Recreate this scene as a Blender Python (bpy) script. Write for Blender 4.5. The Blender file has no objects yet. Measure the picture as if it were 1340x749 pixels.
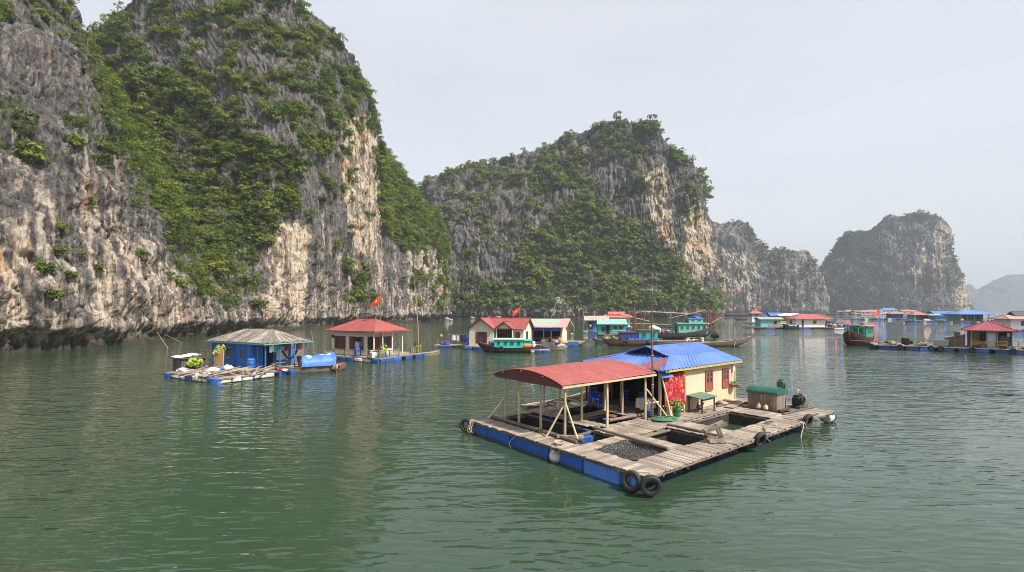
import bpy, math, random
import numpy as np
from mathutils import Vector, Matrix, Euler

random.seed(11)
rng = np.random.default_rng(7)
PI = math.pi
SC = bpy.context.scene
COL = SC.collection
EYE = 5.8            # height of the viewer's deck above the water
FOC = 640.0          # focal length in photo pixels (1340 wide)


def at(px, py, z=0.0):
    """Point on the level z that the photo shows at (px, py): used to measure where things stand."""
    y = (EYE - z) * FOC / (py - 405.0)
    return Vector(((px - 670.0) / FOC * y, y, z))


def far(px, py, y):
    """Point at distance y seen at (px, py)."""
    return Vector(((px - 670.0) / FOC * y, y, EYE + (405.0 - py) / FOC * y))


# ---------------------------------------------------------------- materials
MATS = {}


def _nt(name):
    m = bpy.data.materials.new(name)
    m.use_nodes = True
    nt = m.node_tree
    nt.nodes.clear()
    out = nt.nodes.new('ShaderNodeOutputMaterial')
    b = nt.nodes.new('ShaderNodeBsdfPrincipled')
    nt.links.new(b.outputs[0], out.inputs[0])
    return m, nt, b, out


def N(nt, kind, **kw):
    n = nt.nodes.new(kind)
    for k, v in kw.items():
        if k.startswith('i_'):
            key = k[2:].replace('_', ' ')
            n.inputs[key if key in n.inputs else int(key)].default_value = v
        else:
            setattr(n, k, v)
    return n


def ramp(nt, fac, stops, interp='LINEAR'):
    r = nt.nodes.new('ShaderNodeValToRGB')
    r.color_ramp.interpolation = interp
    el = r.color_ramp.elements
    while len(el) > 1:
        el.remove(el[-1])
    for i, (p, c) in enumerate(stops):
        e = el[0] if i == 0 else el.new(p)
        e.position = p
        c = c if isinstance(c, (tuple, list)) else (c, c, c)
        e.color = (*c[:3], 1)
    nt.links.new(fac, r.inputs[0])
    return r.outputs[0]


def mix(nt, fac, a, b, mode='MIX'):
    m = nt.nodes.new('ShaderNodeMix')
    m.data_type = 'RGBA'
    m.blend_type = mode
    for s, v in ((m.inputs[0], fac), (m.inputs[6], a), (m.inputs[7], b)):
        if isinstance(v, (int, float)):
            s.default_value = v if s.type == 'VALUE' else (v, v, v, 1)
        elif isinstance(v, (tuple, list)):
            s.default_value = (*v[:3], 1)
        else:
            nt.links.new(v, s)
    return m.outputs[2]


def noise(nt, scale, detail=4, rough=.55, vec=None, stretch=None, rot=None, dist=0.0):
    n = N(nt, 'ShaderNodeTexNoise', i_Scale=scale, i_Detail=detail, i_Roughness=rough, i_Distortion=dist)
    if vec is None:
        vec = nt.nodes.new('ShaderNodeTexCoord').outputs['Object']
    if stretch or rot:
        mp = nt.nodes.new('ShaderNodeMapping')
        if stretch:
            mp.inputs['Scale'].default_value = stretch
        if rot:
            mp.inputs['Rotation'].default_value = rot
        nt.links.new(vec, mp.inputs[0])
        vec = mp.outputs[0]
    nt.links.new(vec, n.inputs['Vector'])
    return n.outputs['Fac']


def math_(nt, op, a, b=0.0, clamp=False):
    m = nt.nodes.new('ShaderNodeMath')
    m.operation = op
    m.use_clamp = clamp
    for s, v in ((m.inputs[0], a), (m.inputs[1], b)):
        if isinstance(v, (int, float)):
            s.default_value = v
        else:
            nt.links.new(v, s)
    return m.outputs[0]


def bump(nt, h, strength=.3, distance=.02):
    b = N(nt, 'ShaderNodeBump', i_Strength=strength, i_Distance=distance)
    nt.links.new(h, b.inputs['Height'])
    return b.outputs[0]


def paint(name, col, rough=.55, dirt=.35, dirt_col=(.10, .08, .06), scale=3.0, var=.25, metal=0.0, streak=False, bmp=.15, bdist=.01):
    """Worn painted or plain surface: the colour varies per piece (rnd) and carries dirt patches."""
    if name in MATS:
        return MATS[name]
    m, nt, b, out = _nt(name)
    at_ = N(nt, 'ShaderNodeAttribute', attribute_name='rnd')
    v = math_(nt, 'MULTIPLY_ADD', at_.outputs['Fac'], 2 * var)
    v.node.inputs[2].default_value = 1 - var
    c = mix(nt, 1.0, col, v, 'MULTIPLY')
    n1 = noise(nt, scale, 6, .65, stretch=(1, 1, .18) if streak else None)
    f = ramp(nt, n1, [(.45, 0), (.75, dirt)])
    c = mix(nt, f, c, dirt_col)
    n2 = noise(nt, scale * 7, 3)
    c = mix(nt, .25, c, ramp(nt, n2, [(.3, .55), (.7, 1.0)]), 'MULTIPLY')
    nt.links.new(c, b.inputs['Base Color'])
    b.inputs['Roughness'].default_value = rough
    b.inputs['Metallic'].default_value = metal
    if bmp:
        nt.links.new(bump(nt, n2, bmp, bdist), b.inputs['Normal'])
    MATS[name] = m
    return m


def wood(name, col, dark=(.07, .055, .045), rough=.8, var=.35, grain=(2, 2, 2), lo=.35, hi=.7):
    if name in MATS:
        return MATS[name]
    m, nt, b, out = _nt(name)
    at_ = N(nt, 'ShaderNodeAttribute', attribute_name='rnd')
    v = math_(nt, 'MULTIPLY_ADD', at_.outputs['Fac'], 2 * var)
    v.node.inputs[2].default_value = 1 - var
    c = mix(nt, 1.0, col, v, 'MULTIPLY')
    n1 = noise(nt, 1.3, 6, .65)
    n2 = noise(nt, 14, 5, .6, stretch=grain)
    c = mix(nt, ramp(nt, n1, [(lo, .7), (hi, 0)]), c, dark)
    c = mix(nt, .6, c, ramp(nt, n2, [(.3, .4), (.65, 1.0)]), 'MULTIPLY')
    nt.links.new(c, b.inputs['Base Color'])
    b.inputs['Roughness'].default_value = rough
    nt.links.new(bump(nt, n2, .4, .01), b.inputs['Normal'])
    MATS[name] = m
    return m


# ---------------------------------------------------------------- mesh builder
class MB:
    def __init__(s):
        s.v, s.f, s.r = [], [], []

    def add(s, verts, faces, rnd=None):
        o = len(s.v)
        rnd = random.random() if rnd is None else rnd
        s.v += [tuple(p) for p in verts]
        s.r += [rnd] * len(verts)
        s.f += [tuple(i + o for i in f) for f in faces]
        return s

    def box(s, c, d, rot=0.0, rnd=None):
        x, y, z = d[0] / 2, d[1] / 2, d[2] / 2
        R = (Euler(rot) if isinstance(rot, (tuple, list)) else Euler((0, 0, rot))).to_matrix()
        c = Vector(c)
        vs = [c + R @ Vector((sx * x, sy * y, sz * z)) for sz in (-1, 1) for sy in (-1, 1) for sx in (-1, 1)]
        return s.add(vs, [(0, 2, 3, 1), (4, 5, 7, 6), (0, 1, 5, 4), (2, 6, 7, 3), (0, 4, 6, 2), (1, 3, 7, 5)], rnd)

    def ibox(s, a, b, rnd=None):
        return s.box([(a[i] + b[i]) / 2 for i in range(3)], [abs(b[i] - a[i]) for i in range(3)], 0, rnd)

    def rbox(s, c, d, r=.04, rot=0.0, rnd=None):
        """Box with rounded upright edges and chamfered rims (drums, floats, cushions)."""
        x, y, z = d[0] / 2, d[1] / 2, d[2] / 2
        r = min(r, x * .9, y * .9, z * .9)
        R = (Euler(rot) if isinstance(rot, (tuple, list)) else Euler((0, 0, rot))).to_matrix()
        c = Vector(c)
        vs, fs, rings = [], [], []
        for (zz, ins) in ((-z, r * .7), (-z + r * .7, 0), (z - r * .7, 0), (z, r * .7)):
            ring = []
            for (cx, cy, a0) in ((1, 1, 0), (-1, 1, 90), (-1, -1, 180), (1, -1, 270)):
                for k in range(3):
                    a = math.radians(a0 + 45 * k)
                    ring.append(len(vs))
                    vs.append(c + R @ Vector((cx * (x - r) + (r - ins) * math.cos(a), cy * (y - r) + (r - ins) * math.sin(a), zz)))
            rings.append(ring)
        n = 12
        for a, b in zip(rings, rings[1:]):
            fs += [(a[i], a[(i + 1) % n], b[(i + 1) % n], b[i]) for i in range(n)]
        fs += [tuple(reversed(rings[0])), tuple(rings[-1])]
        return s.add(vs, fs, rnd)

    def bar(s, p, q, w, h=None, rnd=None):
        p, q = Vector(p), Vector(q)
        d = q - p
        L = d.length
        if L < 1e-6:
            return s
        d /= L
        up = Vector((0, 0, 1)) if abs(d.z) < .95 else Vector((1, 0, 0))
        a = d.cross(up).normalized()
        b = a.cross(d)
        h = w if h is None else h
        vs = [e + a * (sx * w / 2) + b * (sy * h / 2) for e in (p, q) for sx, sy in ((-1, -1), (1, -1), (1, 1), (-1, 1))]
        return s.add(vs, [(3, 2, 1, 0), (4, 5, 6, 7), (0, 1, 5, 4), (1, 2, 6, 5), (2, 3, 7, 6), (3, 0, 4, 7)], rnd)

    def tube(s, pts, r, n=8, rnd=None, closed=False):
        pts = [Vector(p) for p in pts]
        m = len(pts)
        rs = r if isinstance(r, (list, tuple)) else [r] * m
        vs, fs = [], []
        ref = None
        for i, p in enumerate(pts):
            if closed:
                t = pts[(i + 1) % m] - pts[i - 1]
            else:
                t = pts[min(i + 1, m - 1)] - pts[max(i - 1, 0)]
            t.normalize()
            if ref is None:
                ref = Vector((0, 0, 1)) if abs(t.z) < .9 else Vector((1, 0, 0))
            a = t.cross(ref).normalized()
            b = a.cross(t)
            ref = b
            for k in range(n):
                an = 2 * PI * k / n
                vs.append(p + (a * math.cos(an) + b * math.sin(an)) * rs[i])
        for i in range(m if closed else m - 1):
            j = (i + 1) % m
            fs += [(i * n + k, i * n + (k + 1) % n, j * n + (k + 1) % n, j * n + k) for k in range(n)]
        if not closed:
            fs += [tuple(range(n - 1, -1, -1)), tuple((m - 1) * n + k for k in range(n))]
        return s.add(vs, fs, rnd)

    def cyl(s, c, r, h, n=16, axis='z', rnd=None, r2=None):
        c = Vector(c)
        d = {'x': Vector((1, 0, 0)), 'y': Vector((0, 1, 0)), 'z': Vector((0, 0, 1))}[axis] * h / 2
        return s.tube([c - d, c + d], [r, r if r2 is None else r2], n, rnd)

    def drum(s, c, r, h, axis='z', n=16, rnd=None):
        """Barrel with two rolling ribs and rounded ends."""
        c = Vector(c)
        d = {'x': Vector((1, 0, 0)), 'y': Vector((0, 1, 0)), 'z': Vector((0, 0, 1))}[axis]
        prof = [(-.5, .86), (-.47, .97), (-.2, 1), (-.17, 1.05), (-.14, 1), (.14, 1), (.17, 1.05), (.2, 1), (.47, .97), (.5, .86)]
        return s.tube([c + d * (a * h) for a, _ in prof], [r * b for _, b in prof], n, rnd)

    def torus(s, c, R, r, axis=(0, 0, 1), n=28, m=10, rnd=None, flat=1.0):
        ax = Vector(axis).normalized()
        q = Vector((0, 0, 1)).rotation_difference(ax)
        c = Vector(c)
        vs, fs = [], []
        for i in range(n):
            a = 2 * PI * i / n
            for k in range(m):
                b = 2 * PI * k / m
                rr = R + r * math.cos(b)
                vs.append(c + q @ Vector((rr * math.cos(a), rr * math.sin(a), r * flat * math.sin(b))))
        for i in range(n):
            for k in range(m):
                fs.append((i * m + k, ((i + 1) % n) * m + k, ((i + 1) % n) * m + (k + 1) % m, i * m + (k + 1) % m))
        return s.add(vs, fs, rnd)

    def grid(s, fn, nu, nv, rnd=None):
        vs = [fn(i / nu, j / nv) for j in range(nv + 1) for i in range(nu + 1)]
        w = nu + 1
        fs = [(j * w + i, j * w + i + 1, (j + 1) * w + i + 1, (j + 1) * w + i) for j in range(nv) for i in range(nu)]
        return s.add(vs, fs, rnd)

    def prism(s, poly, off, rnd=None):
        """Closed polygon (3-D points) pushed along off."""
        off = Vector(off)
        a = [Vector(p) for p in poly]
        n = len(a)
        vs = a + [p + off for p in a]
        fs = [tuple(range(n - 1, -1, -1)), tuple(range(n, 2 * n))]
        fs += [(i, (i + 1) % n, n + (i + 1) % n, n + i) for i in range(n)]
        return s.add(vs, fs, rnd)

    def blob(s, c, d, seed=0, amp=.2, nu=10, nv=7, rnd=None):
        rr = random.Random(seed)
        ph = [(rr.uniform(1, 3), rr.uniform(0, 6), rr.uniform(1, 3), rr.uniform(0, 6)) for _ in range(3)]
        vs, fs = [], []
        for j in range(nv + 1):
            th = PI * j / nv
            for i in range(nu):
                a = 2 * PI * i / nu
                k = 1 + amp * sum(math.sin(round(f) * a + p) * math.sin(g * th + q) for f, p, g, q in ph) / 2
                vs.append((c[0] + d[0] * k * math.sin(th) * math.cos(a), c[1] + d[1] * k * math.sin(th) * math.sin(a), c[2] + d[2] * k * math.cos(th)))
        for j in range(nv):
            for i in range(nu):
                fs.append((j * nu + i, (j + 1) * nu + i, (j + 1) * nu + (i + 1) % nu, j * nu + (i + 1) % nu))
        return s.add(vs, fs, rnd)

    def corr(s, a, b, c, d, pitch=.2, amp=.022, thick=0, rnd=None, sag=0.0):
        """Corrugated sheet over the patch a-b (eave) d-c (top); ribs run up the slope."""
        a, b, c, d = map(Vector, (a, b, c, d))
        e = (b - a).normalized()
        nrm = (b - a).cross(d - a)
        if nrm.length < 1e-9:
            nrm = (b - a).cross(c - a)
        nrm.normalize()
        L = max((b - a).length, (c - d).length)
        nu = max(4, int(L / pitch * 6))
        nv = 6

        def fn(u, v):
            p = a.lerp(b, u).lerp(d.lerp(c, u), v)
            x = p.dot(e)
            t = (x / pitch) % 1.0
            h = amp * (1 - abs(2 * t - 1)) ** 1.5 * 1.6 if amp else 0
            return p + nrm * (h - sag * math.sin(PI * v) * (.6 + .4 * math.sin(3 * u + 1)))
        return s.grid(fn, nu, nv, rnd)

    def leaves(s, c, rad, n, size, seed=0, up=.4, flat=1.0):
        rr = random.Random(seed)
        c = Vector(c)
        for _ in range(n):
            d = Vector((rr.gauss(0, 1), rr.gauss(0, 1), rr.gauss(0, 1) * flat)).normalized()
            p = c + Vector((d.x * rad[0], d.y * rad[1], d.z * rad[2])) * (rr.uniform(.35, 1) ** .6)
            nn = (d + Vector((rr.uniform(-.8, .8), rr.uniform(-.8, .8), rr.uniform(-.5, .8) + up))).normalized()
            t = nn.cross(Vector((rr.uniform(-1, 1), rr.uniform(-1, 1), rr.uniform(-1, 1)))).normalized()
            b = nn.cross(t)
            k = size * rr.uniform(.6, 1.3)
            s.add([p - t * k, p - b * k * .45 + nn * k * .12, p + t * k, p + b * k * .45 + nn * k * .12], [(0, 1, 2, 3)])
        return s

    def build(s, name, mat, parent=None, smooth=None, loc=None):
        me = bpy.data.meshes.new(name)
        me.from_pydata(s.v, [], s.f)
        me.validate()
        at_ = me.attributes.new('rnd', 'FLOAT', 'POINT')
        if len(at_.data) == len(s.r):
            at_.data.foreach_set('value', s.r)
        if smooth is not None:
            me.polygons.foreach_set('use_smooth', [True] * len(me.polygons))
            me.set_sharp_from_angle(angle=math.radians(smooth))
        me.materials.append(mat)
        me.update()
        o = bpy.data.objects.new(name, me)
        COL.objects.link(o)
        if parent is not None:
            o.parent = parent
        if loc is not None:
            o.location = loc
        return o


def tag(o, label, cat, group=None):
    o['label'] = label
    o['category'] = cat
    if group:
        o['group'] = group
    return o


def thing(name, label, cat, loc=(0, 0, 0), rot=0.0, group=None):
    o = bpy.data.objects.new(name, None)
    o.empty_display_size = .3
    COL.objects.link(o)
    o.location = loc
    o.rotation_euler = rot if isinstance(rot, (tuple, list)) else (0, 0, rot)
    return tag(o, label, cat, group)


def dup(root, loc, rot, label=None, scale=None):
    r = root.copy()
    COL.objects.link(r)
    r.location = loc
    r.rotation_euler = rot if isinstance(rot, (tuple, list)) else (0, 0, rot)
    if label:
        r['label'] = label
    if scale:
        r.scale = scale if isinstance(scale, (tuple, list)) else (scale,) * 3
    for ch in list(root.children):
        c = ch.copy()
        COL.objects.link(c)
        c.parent = r
        for g in list(ch.children):
            d = g.copy()
            COL.objects.link(d)
            d.parent = c
    return r


class Frame:
    """Local frame of a raft: u along one edge, v along the other, z above the water."""

    def __init__(s, o, deg):
        s.o = Vector((o[0], o[1], 0))
        s.a = math.radians(deg)
        s.u = Vector((math.cos(s.a), math.sin(s.a), 0))
        s.v = Vector((-math.sin(s.a), math.cos(s.a), 0))

    def p(s, u, v, z=0.0):
        return s.o + s.u * u + s.v * v + Vector((0, 0, z))

    def rel(s, w):
        d = Vector(w) - s.o
        return d.dot(s.u), d.dot(s.v)


def waterline(m):
    """Algae and scum where a float sits in the water."""
    nt = m.node_tree
    b = next(n for n in nt.nodes if n.type == 'BSDF_PRINCIPLED')
    src = b.inputs['Base Color'].links[0].from_socket
    pos = nt.nodes.new('ShaderNodeNewGeometry').outputs['Position']
    sep = nt.nodes.new('ShaderNodeSeparateXYZ')
    nt.links.new(pos, sep.inputs[0])
    n1 = noise(nt, 4.0, 5, .65, pos)
    z = math_(nt, 'ADD', sep.outputs[2], math_(nt, 'MULTIPLY', math_(nt, 'SUBTRACT', n1, .5), .25))
    c = mix(nt, ramp(nt, z, [(.02, .9), (.15, 0)]), src, (.035, .04, .022))
    n2 = noise(nt, 7.0, 5, .7, pos, stretch=(1, 1, .3))
    c = mix(nt, ramp(nt, n2, [(.55, 0), (.72, .45)]), c, (.16, .20, .26))
    nt.links.new(c, b.inputs['Base Color'])
    return m


# shared colours
BLUE_FLOAT = paint('blue_float', (.008, .085, .42), .5, .5, (.04, .06, .09), 2.5, .4)
BLUE_TARP = paint('blue_tarp', (.06, .20, .62), .5, .2, (.25, .3, .4), 2.5, .2, bmp=.5, bdist=.03)
WHITE_FLOAT = paint('white_float', (.62, .60, .55), .7, .5, (.22, .18, .13), 3, .25)
DECK = wood('weathered_deck', (.40, .335, .27), (.15, .115, .09))
BEAM = wood('beam_wood', (.22, .175, .135), (.05, .04, .032))
POST = wood('cream_post', (.62, .50, .31), (.28, .20, .12), .7, .15, (1, 1, .2), .25, .5)
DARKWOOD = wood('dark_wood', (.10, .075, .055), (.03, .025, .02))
BAMBOO = wood('bamboo', (.36, .27, .16), (.14, .10, .06))
RUBBER = paint('tyre_rubber', (.016, .016, .017), .75, .4, (.045, .04, .035), 6, .2)
ROPE = paint('rope', (.42, .36, .27), .9, .5, (.15, .12, .09), 9, .25)
BLACK = paint('black_and_shade', (.012, .012, .013), .9, .2, (.03, .025, .02))  # black of dark things; also paints the shade inside doorways and house fronts
IRON = paint('dark_iron', (.03, .03, .032), .5, .5, (.12, .06, .03), 5, .3, metal=.6)
GREY_METAL = paint('grey_metal', (.38, .39, .40), .45, .3, (.2, .15, .1), 4, .2, metal=.5)
GLASS = paint('window_pane', (.05, .06, .065), .12, .2, (.12, .12, .11), 2, .2, bmp=0)
RED_FLAG = paint('flag_red', (.75, .035, .02), .7, .1, (.5, .05, .02), 3, .1)
YELLOW = paint('flag_yellow', (.85, .6, .03), .7, .1, (.5, .3, .05), 3, .1)
TEAL = paint('teal_paint', (.025, .34, .28), .5, .3, (.08, .14, .12), 3, .15, streak=True)
CREAM = paint('cream_wall', (.57, .475, .32), .75, .3, (.36, .28, .17), 1.4, .08, streak=True)
PALE_CREAM = paint('pale_cream_wall', (.64, .57, .44), .75, .35, (.34, .28, .19), 1.2, .08, streak=True)
WHITE_WALL = paint('white_wall', (.72, .71, .68), .75, .3, (.4, .36, .3), 1.2, .06, streak=True)
MAROON = paint('maroon_wood', (.13, .02, .018), .55, .3, (.05, .03, .03), 5, .2)
BRICKRED = paint('red_shutter', (.30, .08, .055), .6, .3, (.18, .07, .05), 5, .15)
CLOTH_WHITE = paint('white_cloth', (.68, .67, .66), .85, .25, (.4, .38, .35), 4, .1, bmp=.5, bdist=.03)
LEAF = paint('potted_leaf', (.10, .20, .035), .5, .2, (.03, .06, .01), 6, .5, bmp=0)
YLEAF = paint('yellow_leaf', (.33, .36, .03), .5, .2, (.12, .16, .02), 6, .4, bmp=0)
ORANGE = paint('orange_plastic', (.75, .22, .03), .5, .2, (.4, .12, .05), 4, .2)
PURPLE = paint('purple_cloth', (.13, .07, .26), .85, .2, (.05, .03, .1), 4, .3)
BROWN_HULL = paint('brown_hull', (.15, .075, .04), .6, .5, (.04, .03, .025), 2.0, .2, streak=True)
BLACK_HULL = paint('black_hull', (.022, .02, .02), .5, .4, (.10, .07, .05), 2.0, .2)
RED_TRIM = paint('red_trim', (.26, .025, .02), .5, .3, (.1, .03, .03), 4, .2)

waterline(BLUE_FLOAT)
waterline(WHITE_FLOAT)


def roofpaint(name, col, dirt=.45, dirt_col=(.2, .15, .12), rough=.5):
    m = paint(name, col, rough, dirt, dirt_col, .9, .12, streak=False, bmp=.1)
    nt = m.node_tree
    b = next(n for n in nt.nodes if n.type == 'BSDF_PRINCIPLED')
    src = b.inputs['Base Color'].links[0].from_socket if b.inputs['Base Color'].links else None
    if src and 'worn' not in m:
        w = noise(nt, 2.2, 6, .7, dist=1.5)
        c = mix(nt, ramp(nt, w, [(.50, 0), (.72, .55)]), src, tuple(min(1, x * 1.25 + .06) for x in col))
        r = noise(nt, 6.0, 6, .75)
        c = mix(nt, ramp(nt, r, [(.60, 0), (.70, .6)]), c, (.13, .06, .035))
        nt.links.new(c, b.inputs['Base Color'])
        m['worn'] = 1
    return m


ROOF_RED = roofpaint('red_sheet_roof', (.285, .058, .052), .5, (.25, .10, .085))
ROOF_BLUE = roofpaint('blue_sheet_roof', (.08, .165, .46), .45, (.20, .28, .48), .4)
ROOF_TEAL = roofpaint('green_sheet_roof', (.20, .42, .34), .4, (.3, .36, .3))
ROOF_GREY = wood('grey_board_roof', (.25, .205, .18), (.09, .07, .06), .85, .4, (1, 1, 1))
# ================================================================ land: noise, cliffs, foliage
_perm = np.random.default_rng(3).permutation(256)
_perm = np.concatenate([_perm, _perm, _perm])
_grad = np.random.default_rng(5).normal(size=(256, 3))
_grad /= np.linalg.norm(_grad, axis=1)[:, None]


def pn(p):
    """Gradient noise, p (n,3) -> about -1..1."""
    i = np.floor(p).astype(np.int64)
    f = p - i
    u = f * f * f * (f * (f * 6 - 15) + 10)
    i &= 255
    r = np.zeros(len(p))
    for dx in (0, 1):
        wx = u[:, 0] if dx else 1 - u[:, 0]
        for dy in (0, 1):
            wy = u[:, 1] if dy else 1 - u[:, 1]
            for dz in (0, 1):
                wz = u[:, 2] if dz else 1 - u[:, 2]
                h = _perm[_perm[_perm[(i[:, 0] + dx) & 255] + ((i[:, 1] + dy) & 255)] + ((i[:, 2] + dz) & 255)]
                g = _grad[h]
                d = g[:, 0] * (f[:, 0] - dx) + g[:, 1] * (f[:, 1] - dy) + g[:, 2] * (f[:, 2] - dz)
                r += wx * wy * wz * d
    return r * 1.6


def fbm(p, o=4, gain=.5):
    r, a = np.zeros(len(p)), 1.0
    for k in range(o):
        r += a * pn(p * 2.03 ** k + 17.3 * k)
        a *= gain
    return r


def smooth(a, b, x):
    t = np.clip((x - a) / (b - a), 0, 1)
    return t * t * (3 - 2 * t)


def catmull(P, n):
    """P (k, ...) control rows -> n samples along axis 0."""
    k = len(P)
    t = np.linspace(0, k - 1, n)
    i = np.clip(np.floor(t).astype(int), 0, k - 2)
    f = (t - i).reshape(-1, *([1] * (P.ndim - 1)))
    a, b, c, d = P[np.clip(i - 1, 0, k - 1)], P[i], P[i + 1], P[np.clip(i + 2, 0, k - 1)]
    m1, m2 = (c - a) * .42, (d - b) * .42
    return (2 * f ** 3 - 3 * f ** 2 + 1) * b + (f ** 3 - 2 * f ** 2 + f) * m1 + (-2 * f ** 3 + 3 * f ** 2) * c + (f ** 3 - f ** 2) * m2


def rock_material(name, s=1.0, tint=(1, 1, 1)):
    m, nt, b, out = _nt(name)
    geo = nt.nodes.new('ShaderNodeNewGeometry')
    pos = geo.outputs['Position']
    st = noise(nt, 1.25 * s, 8, .62, pos, stretch=(1, 1, .05), dist=.25)
    st2 = noise(nt, .55 * s, 8, .6, pos, stretch=(1, 1, .035), dist=.2)
    fine = noise(nt, 1.1 * s, 10, .7, pos)
    big = noise(nt, .05 * s, 4, .5, pos)
    grey = ramp(nt, math_(nt, 'MULTIPLY_ADD', fine, .55, ).node.outputs[0], [(.1, 0), (.4, 1)])
    mixv = math_(nt, 'ADD', math_(nt, 'MULTIPLY', st, .6), math_(nt, 'MULTIPLY', fine, .4))
    base = ramp(nt, mixv, [(.38, (.014, .013, .013)), (.45, (.058, .053, .051)), (.52, (.102, .093, .089)), (.60, (.162, .149, .140)), (.70, (.32, .295, .27))])
    pale_n = ramp(nt, math_(nt, 'ADD', math_(nt, 'MULTIPLY', st2, .65), math_(nt, 'MULTIPLY', fine, .35)),
                  [(.37, (.04, .034, .030)), (.43, (.16, .125, .092)), (.48, (.34, .265, .185)), (.54, (.49, .405, .31)), (.60, (.36, .32, .27)), (.68, (.18, .17, .16))])
    orange = ramp(nt, noise(nt, .12 * s, 5, .6, pos), [(.55, 0), (.68, .75)])
    pale_n = mix(nt, orange, pale_n, (.50, .25, .10))
    pa = N(nt, 'ShaderNodeAttribute', attribute_name='pale').outputs['Fac']
    pf = math_(nt, 'ADD', pa, math_(nt, 'MULTIPLY', math_(nt, 'SUBTRACT', st2, .5), 2.6))
    pf = ramp(nt, pf, [(.32, 0), (.72, .95)])
    # thin dark run-off streaks down the face
    run = noise(nt, 1.9 * s, 5, .55, pos, stretch=(1, 1, .035), dist=.2)
    runf = ramp(nt, run, [(.52, 0), (.64, .75)])
    c = mix(nt, pf, base, pale_n)
    c = mix(nt, runf, c, (.06, .056, .054))
    # thin soil and moss where plants grow
    ve = N(nt, 'ShaderNodeAttribute', attribute_name='veg').outputs['Fac']
    moss = ramp(nt, noise(nt, .9 * s, 6, .7, pos), [(.35, (.022, .035, .012)), (.7, (.075, .10, .032))])
    vf = math_(nt, 'ADD', ve, math_(nt, 'MULTIPLY', math_(nt, 'SUBTRACT', fine, .5), 1.2))
    c = mix(nt, ramp(nt, vf, [(.55, 0), (1.0, .75)]), c, moss)
    # tide line: wet dark foot with a pale oyster band
    sep = nt.nodes.new('ShaderNodeSeparateXYZ')
    nt.links.new(pos, sep.inputs[0])
    zz = math_(nt, 'ADD', sep.outputs[2], math_(nt, 'MULTIPLY', math_(nt, 'SUBTRACT', fine, .5), 2.2))
    tide = ramp(nt, math_(nt, 'DIVIDE', zz, 4.6), [(.0, 1), (.18, .95), (.34, .35), (.6, 0)])
    c = mix(nt, tide, c, (.045, .038, .028))
    c = mix(nt, 1.0, c, tint, 'MULTIPLY')
    nt.links.new(c, b.inputs['Base Color'])
    b.inputs['Roughness'].default_value = .92
    b.inputs['Specular IOR Level'].default_value = .2
    vor = N(nt, 'ShaderNodeTexVoronoi', i_Scale=.45 * s)
    vor.feature = 'DISTANCE_TO_EDGE'
    mp = nt.nodes.new('ShaderNodeMapping')
    mp.inputs['Scale'].default_value = (1, 1, .16)
    wob = nt.nodes.new('ShaderNodeVectorMath')
    wob.operation = 'MULTIPLY_ADD'
    nn = N(nt, 'ShaderNodeTexNoise', i_Scale=.6 * s, i_Detail=4)
    nt.links.new(pos, nn.inputs['Vector'])
    nt.links.new(nn.outputs['Color'], wob.inputs[0])
    wob.inputs[1].default_value = (2.5 / s,) * 3
    nt.links.new(pos, wob.inputs[2])
    nt.links.new(wob.outputs[0], mp.inputs[0])
    nt.links.new(mp.outputs[0], vor.inputs['Vector'])
    h = math_(nt, 'ADD', math_(nt, 'MULTIPLY', mixv, 1.6), math_(nt, 'MULTIPLY', ramp(nt, vor.outputs[0], [(0, 0), (.10, 1)]), .22))
    nt.links.new(bump(nt, h, .9, .65 / s), b.inputs['Normal'])
    return m


def foliage_material(name, cols, tint=1.0):
    m, nt, b, out = _nt(name)
    a = N(nt, 'ShaderNodeAttribute', attribute_name='rnd').outputs['Fac']
    c = ramp(nt, a, [(i / (len(cols) - 1), tuple(x * tint for x in c)) for i, c in enumerate(cols)])
    geo = nt.nodes.new('ShaderNodeNewGeometry')
    c = mix(nt, .5, c, ramp(nt, noise(nt, 2.5, 3, .6, geo.outputs['Position']), [(.3, .45), (.7, 1.0)]), 'MULTIPLY')
    nt.links.new(c, b.inputs['Base Color'])
    b.inputs['Roughness'].default_value = .6
    b.inputs['Specular IOR Level'].default_value = .25
    tr = nt.nodes.new('ShaderNodeBsdfTranslucent')
    nt.links.new(mix(nt, 1.0, c, (1.0, 1.15, .5), 'MULTIPLY'), tr.inputs[0])
    ms = nt.nodes.new('ShaderNodeMixShader')
    ms.inputs[0].default_value = .40
    nt.links.new(b.outputs[0], ms.inputs[1])
    nt.links.new(tr.outputs[0], ms.inputs[2])
    nt.links.new(ms.outputs[0], out.inputs[0])
    return m


GREENS = [(.038, .070, .015), (.084, .134, .018), (.140, .196, .025), (.205, .245, .034), (.28, .27, .06)]
FOL = foliage_material('cliff_foliage', GREENS)
FOL_FAR = foliage_material('far_foliage', [(.036, .056, .022), (.058, .086, .028), (.09, .120, .034), (.12, .145, .042)])
BARK = wood('bark', (.16, .12, .09), (.05, .04, .03))


def inpoly(poly, x, y):
    r = np.zeros(len(x), bool)
    n = len(poly)
    for i in range(n):
        x0, y0 = poly[i]
        x1, y1 = poly[(i + 1) % n]
        c = ((y0 > y) != (y1 > y))
        with np.errstate(divide='ignore', invalid='ignore'):
            r ^= c & (x < (x1 - x0) * (y - y0) / (y1 - y0 + 1e-12) + x0)
    return r


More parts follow.
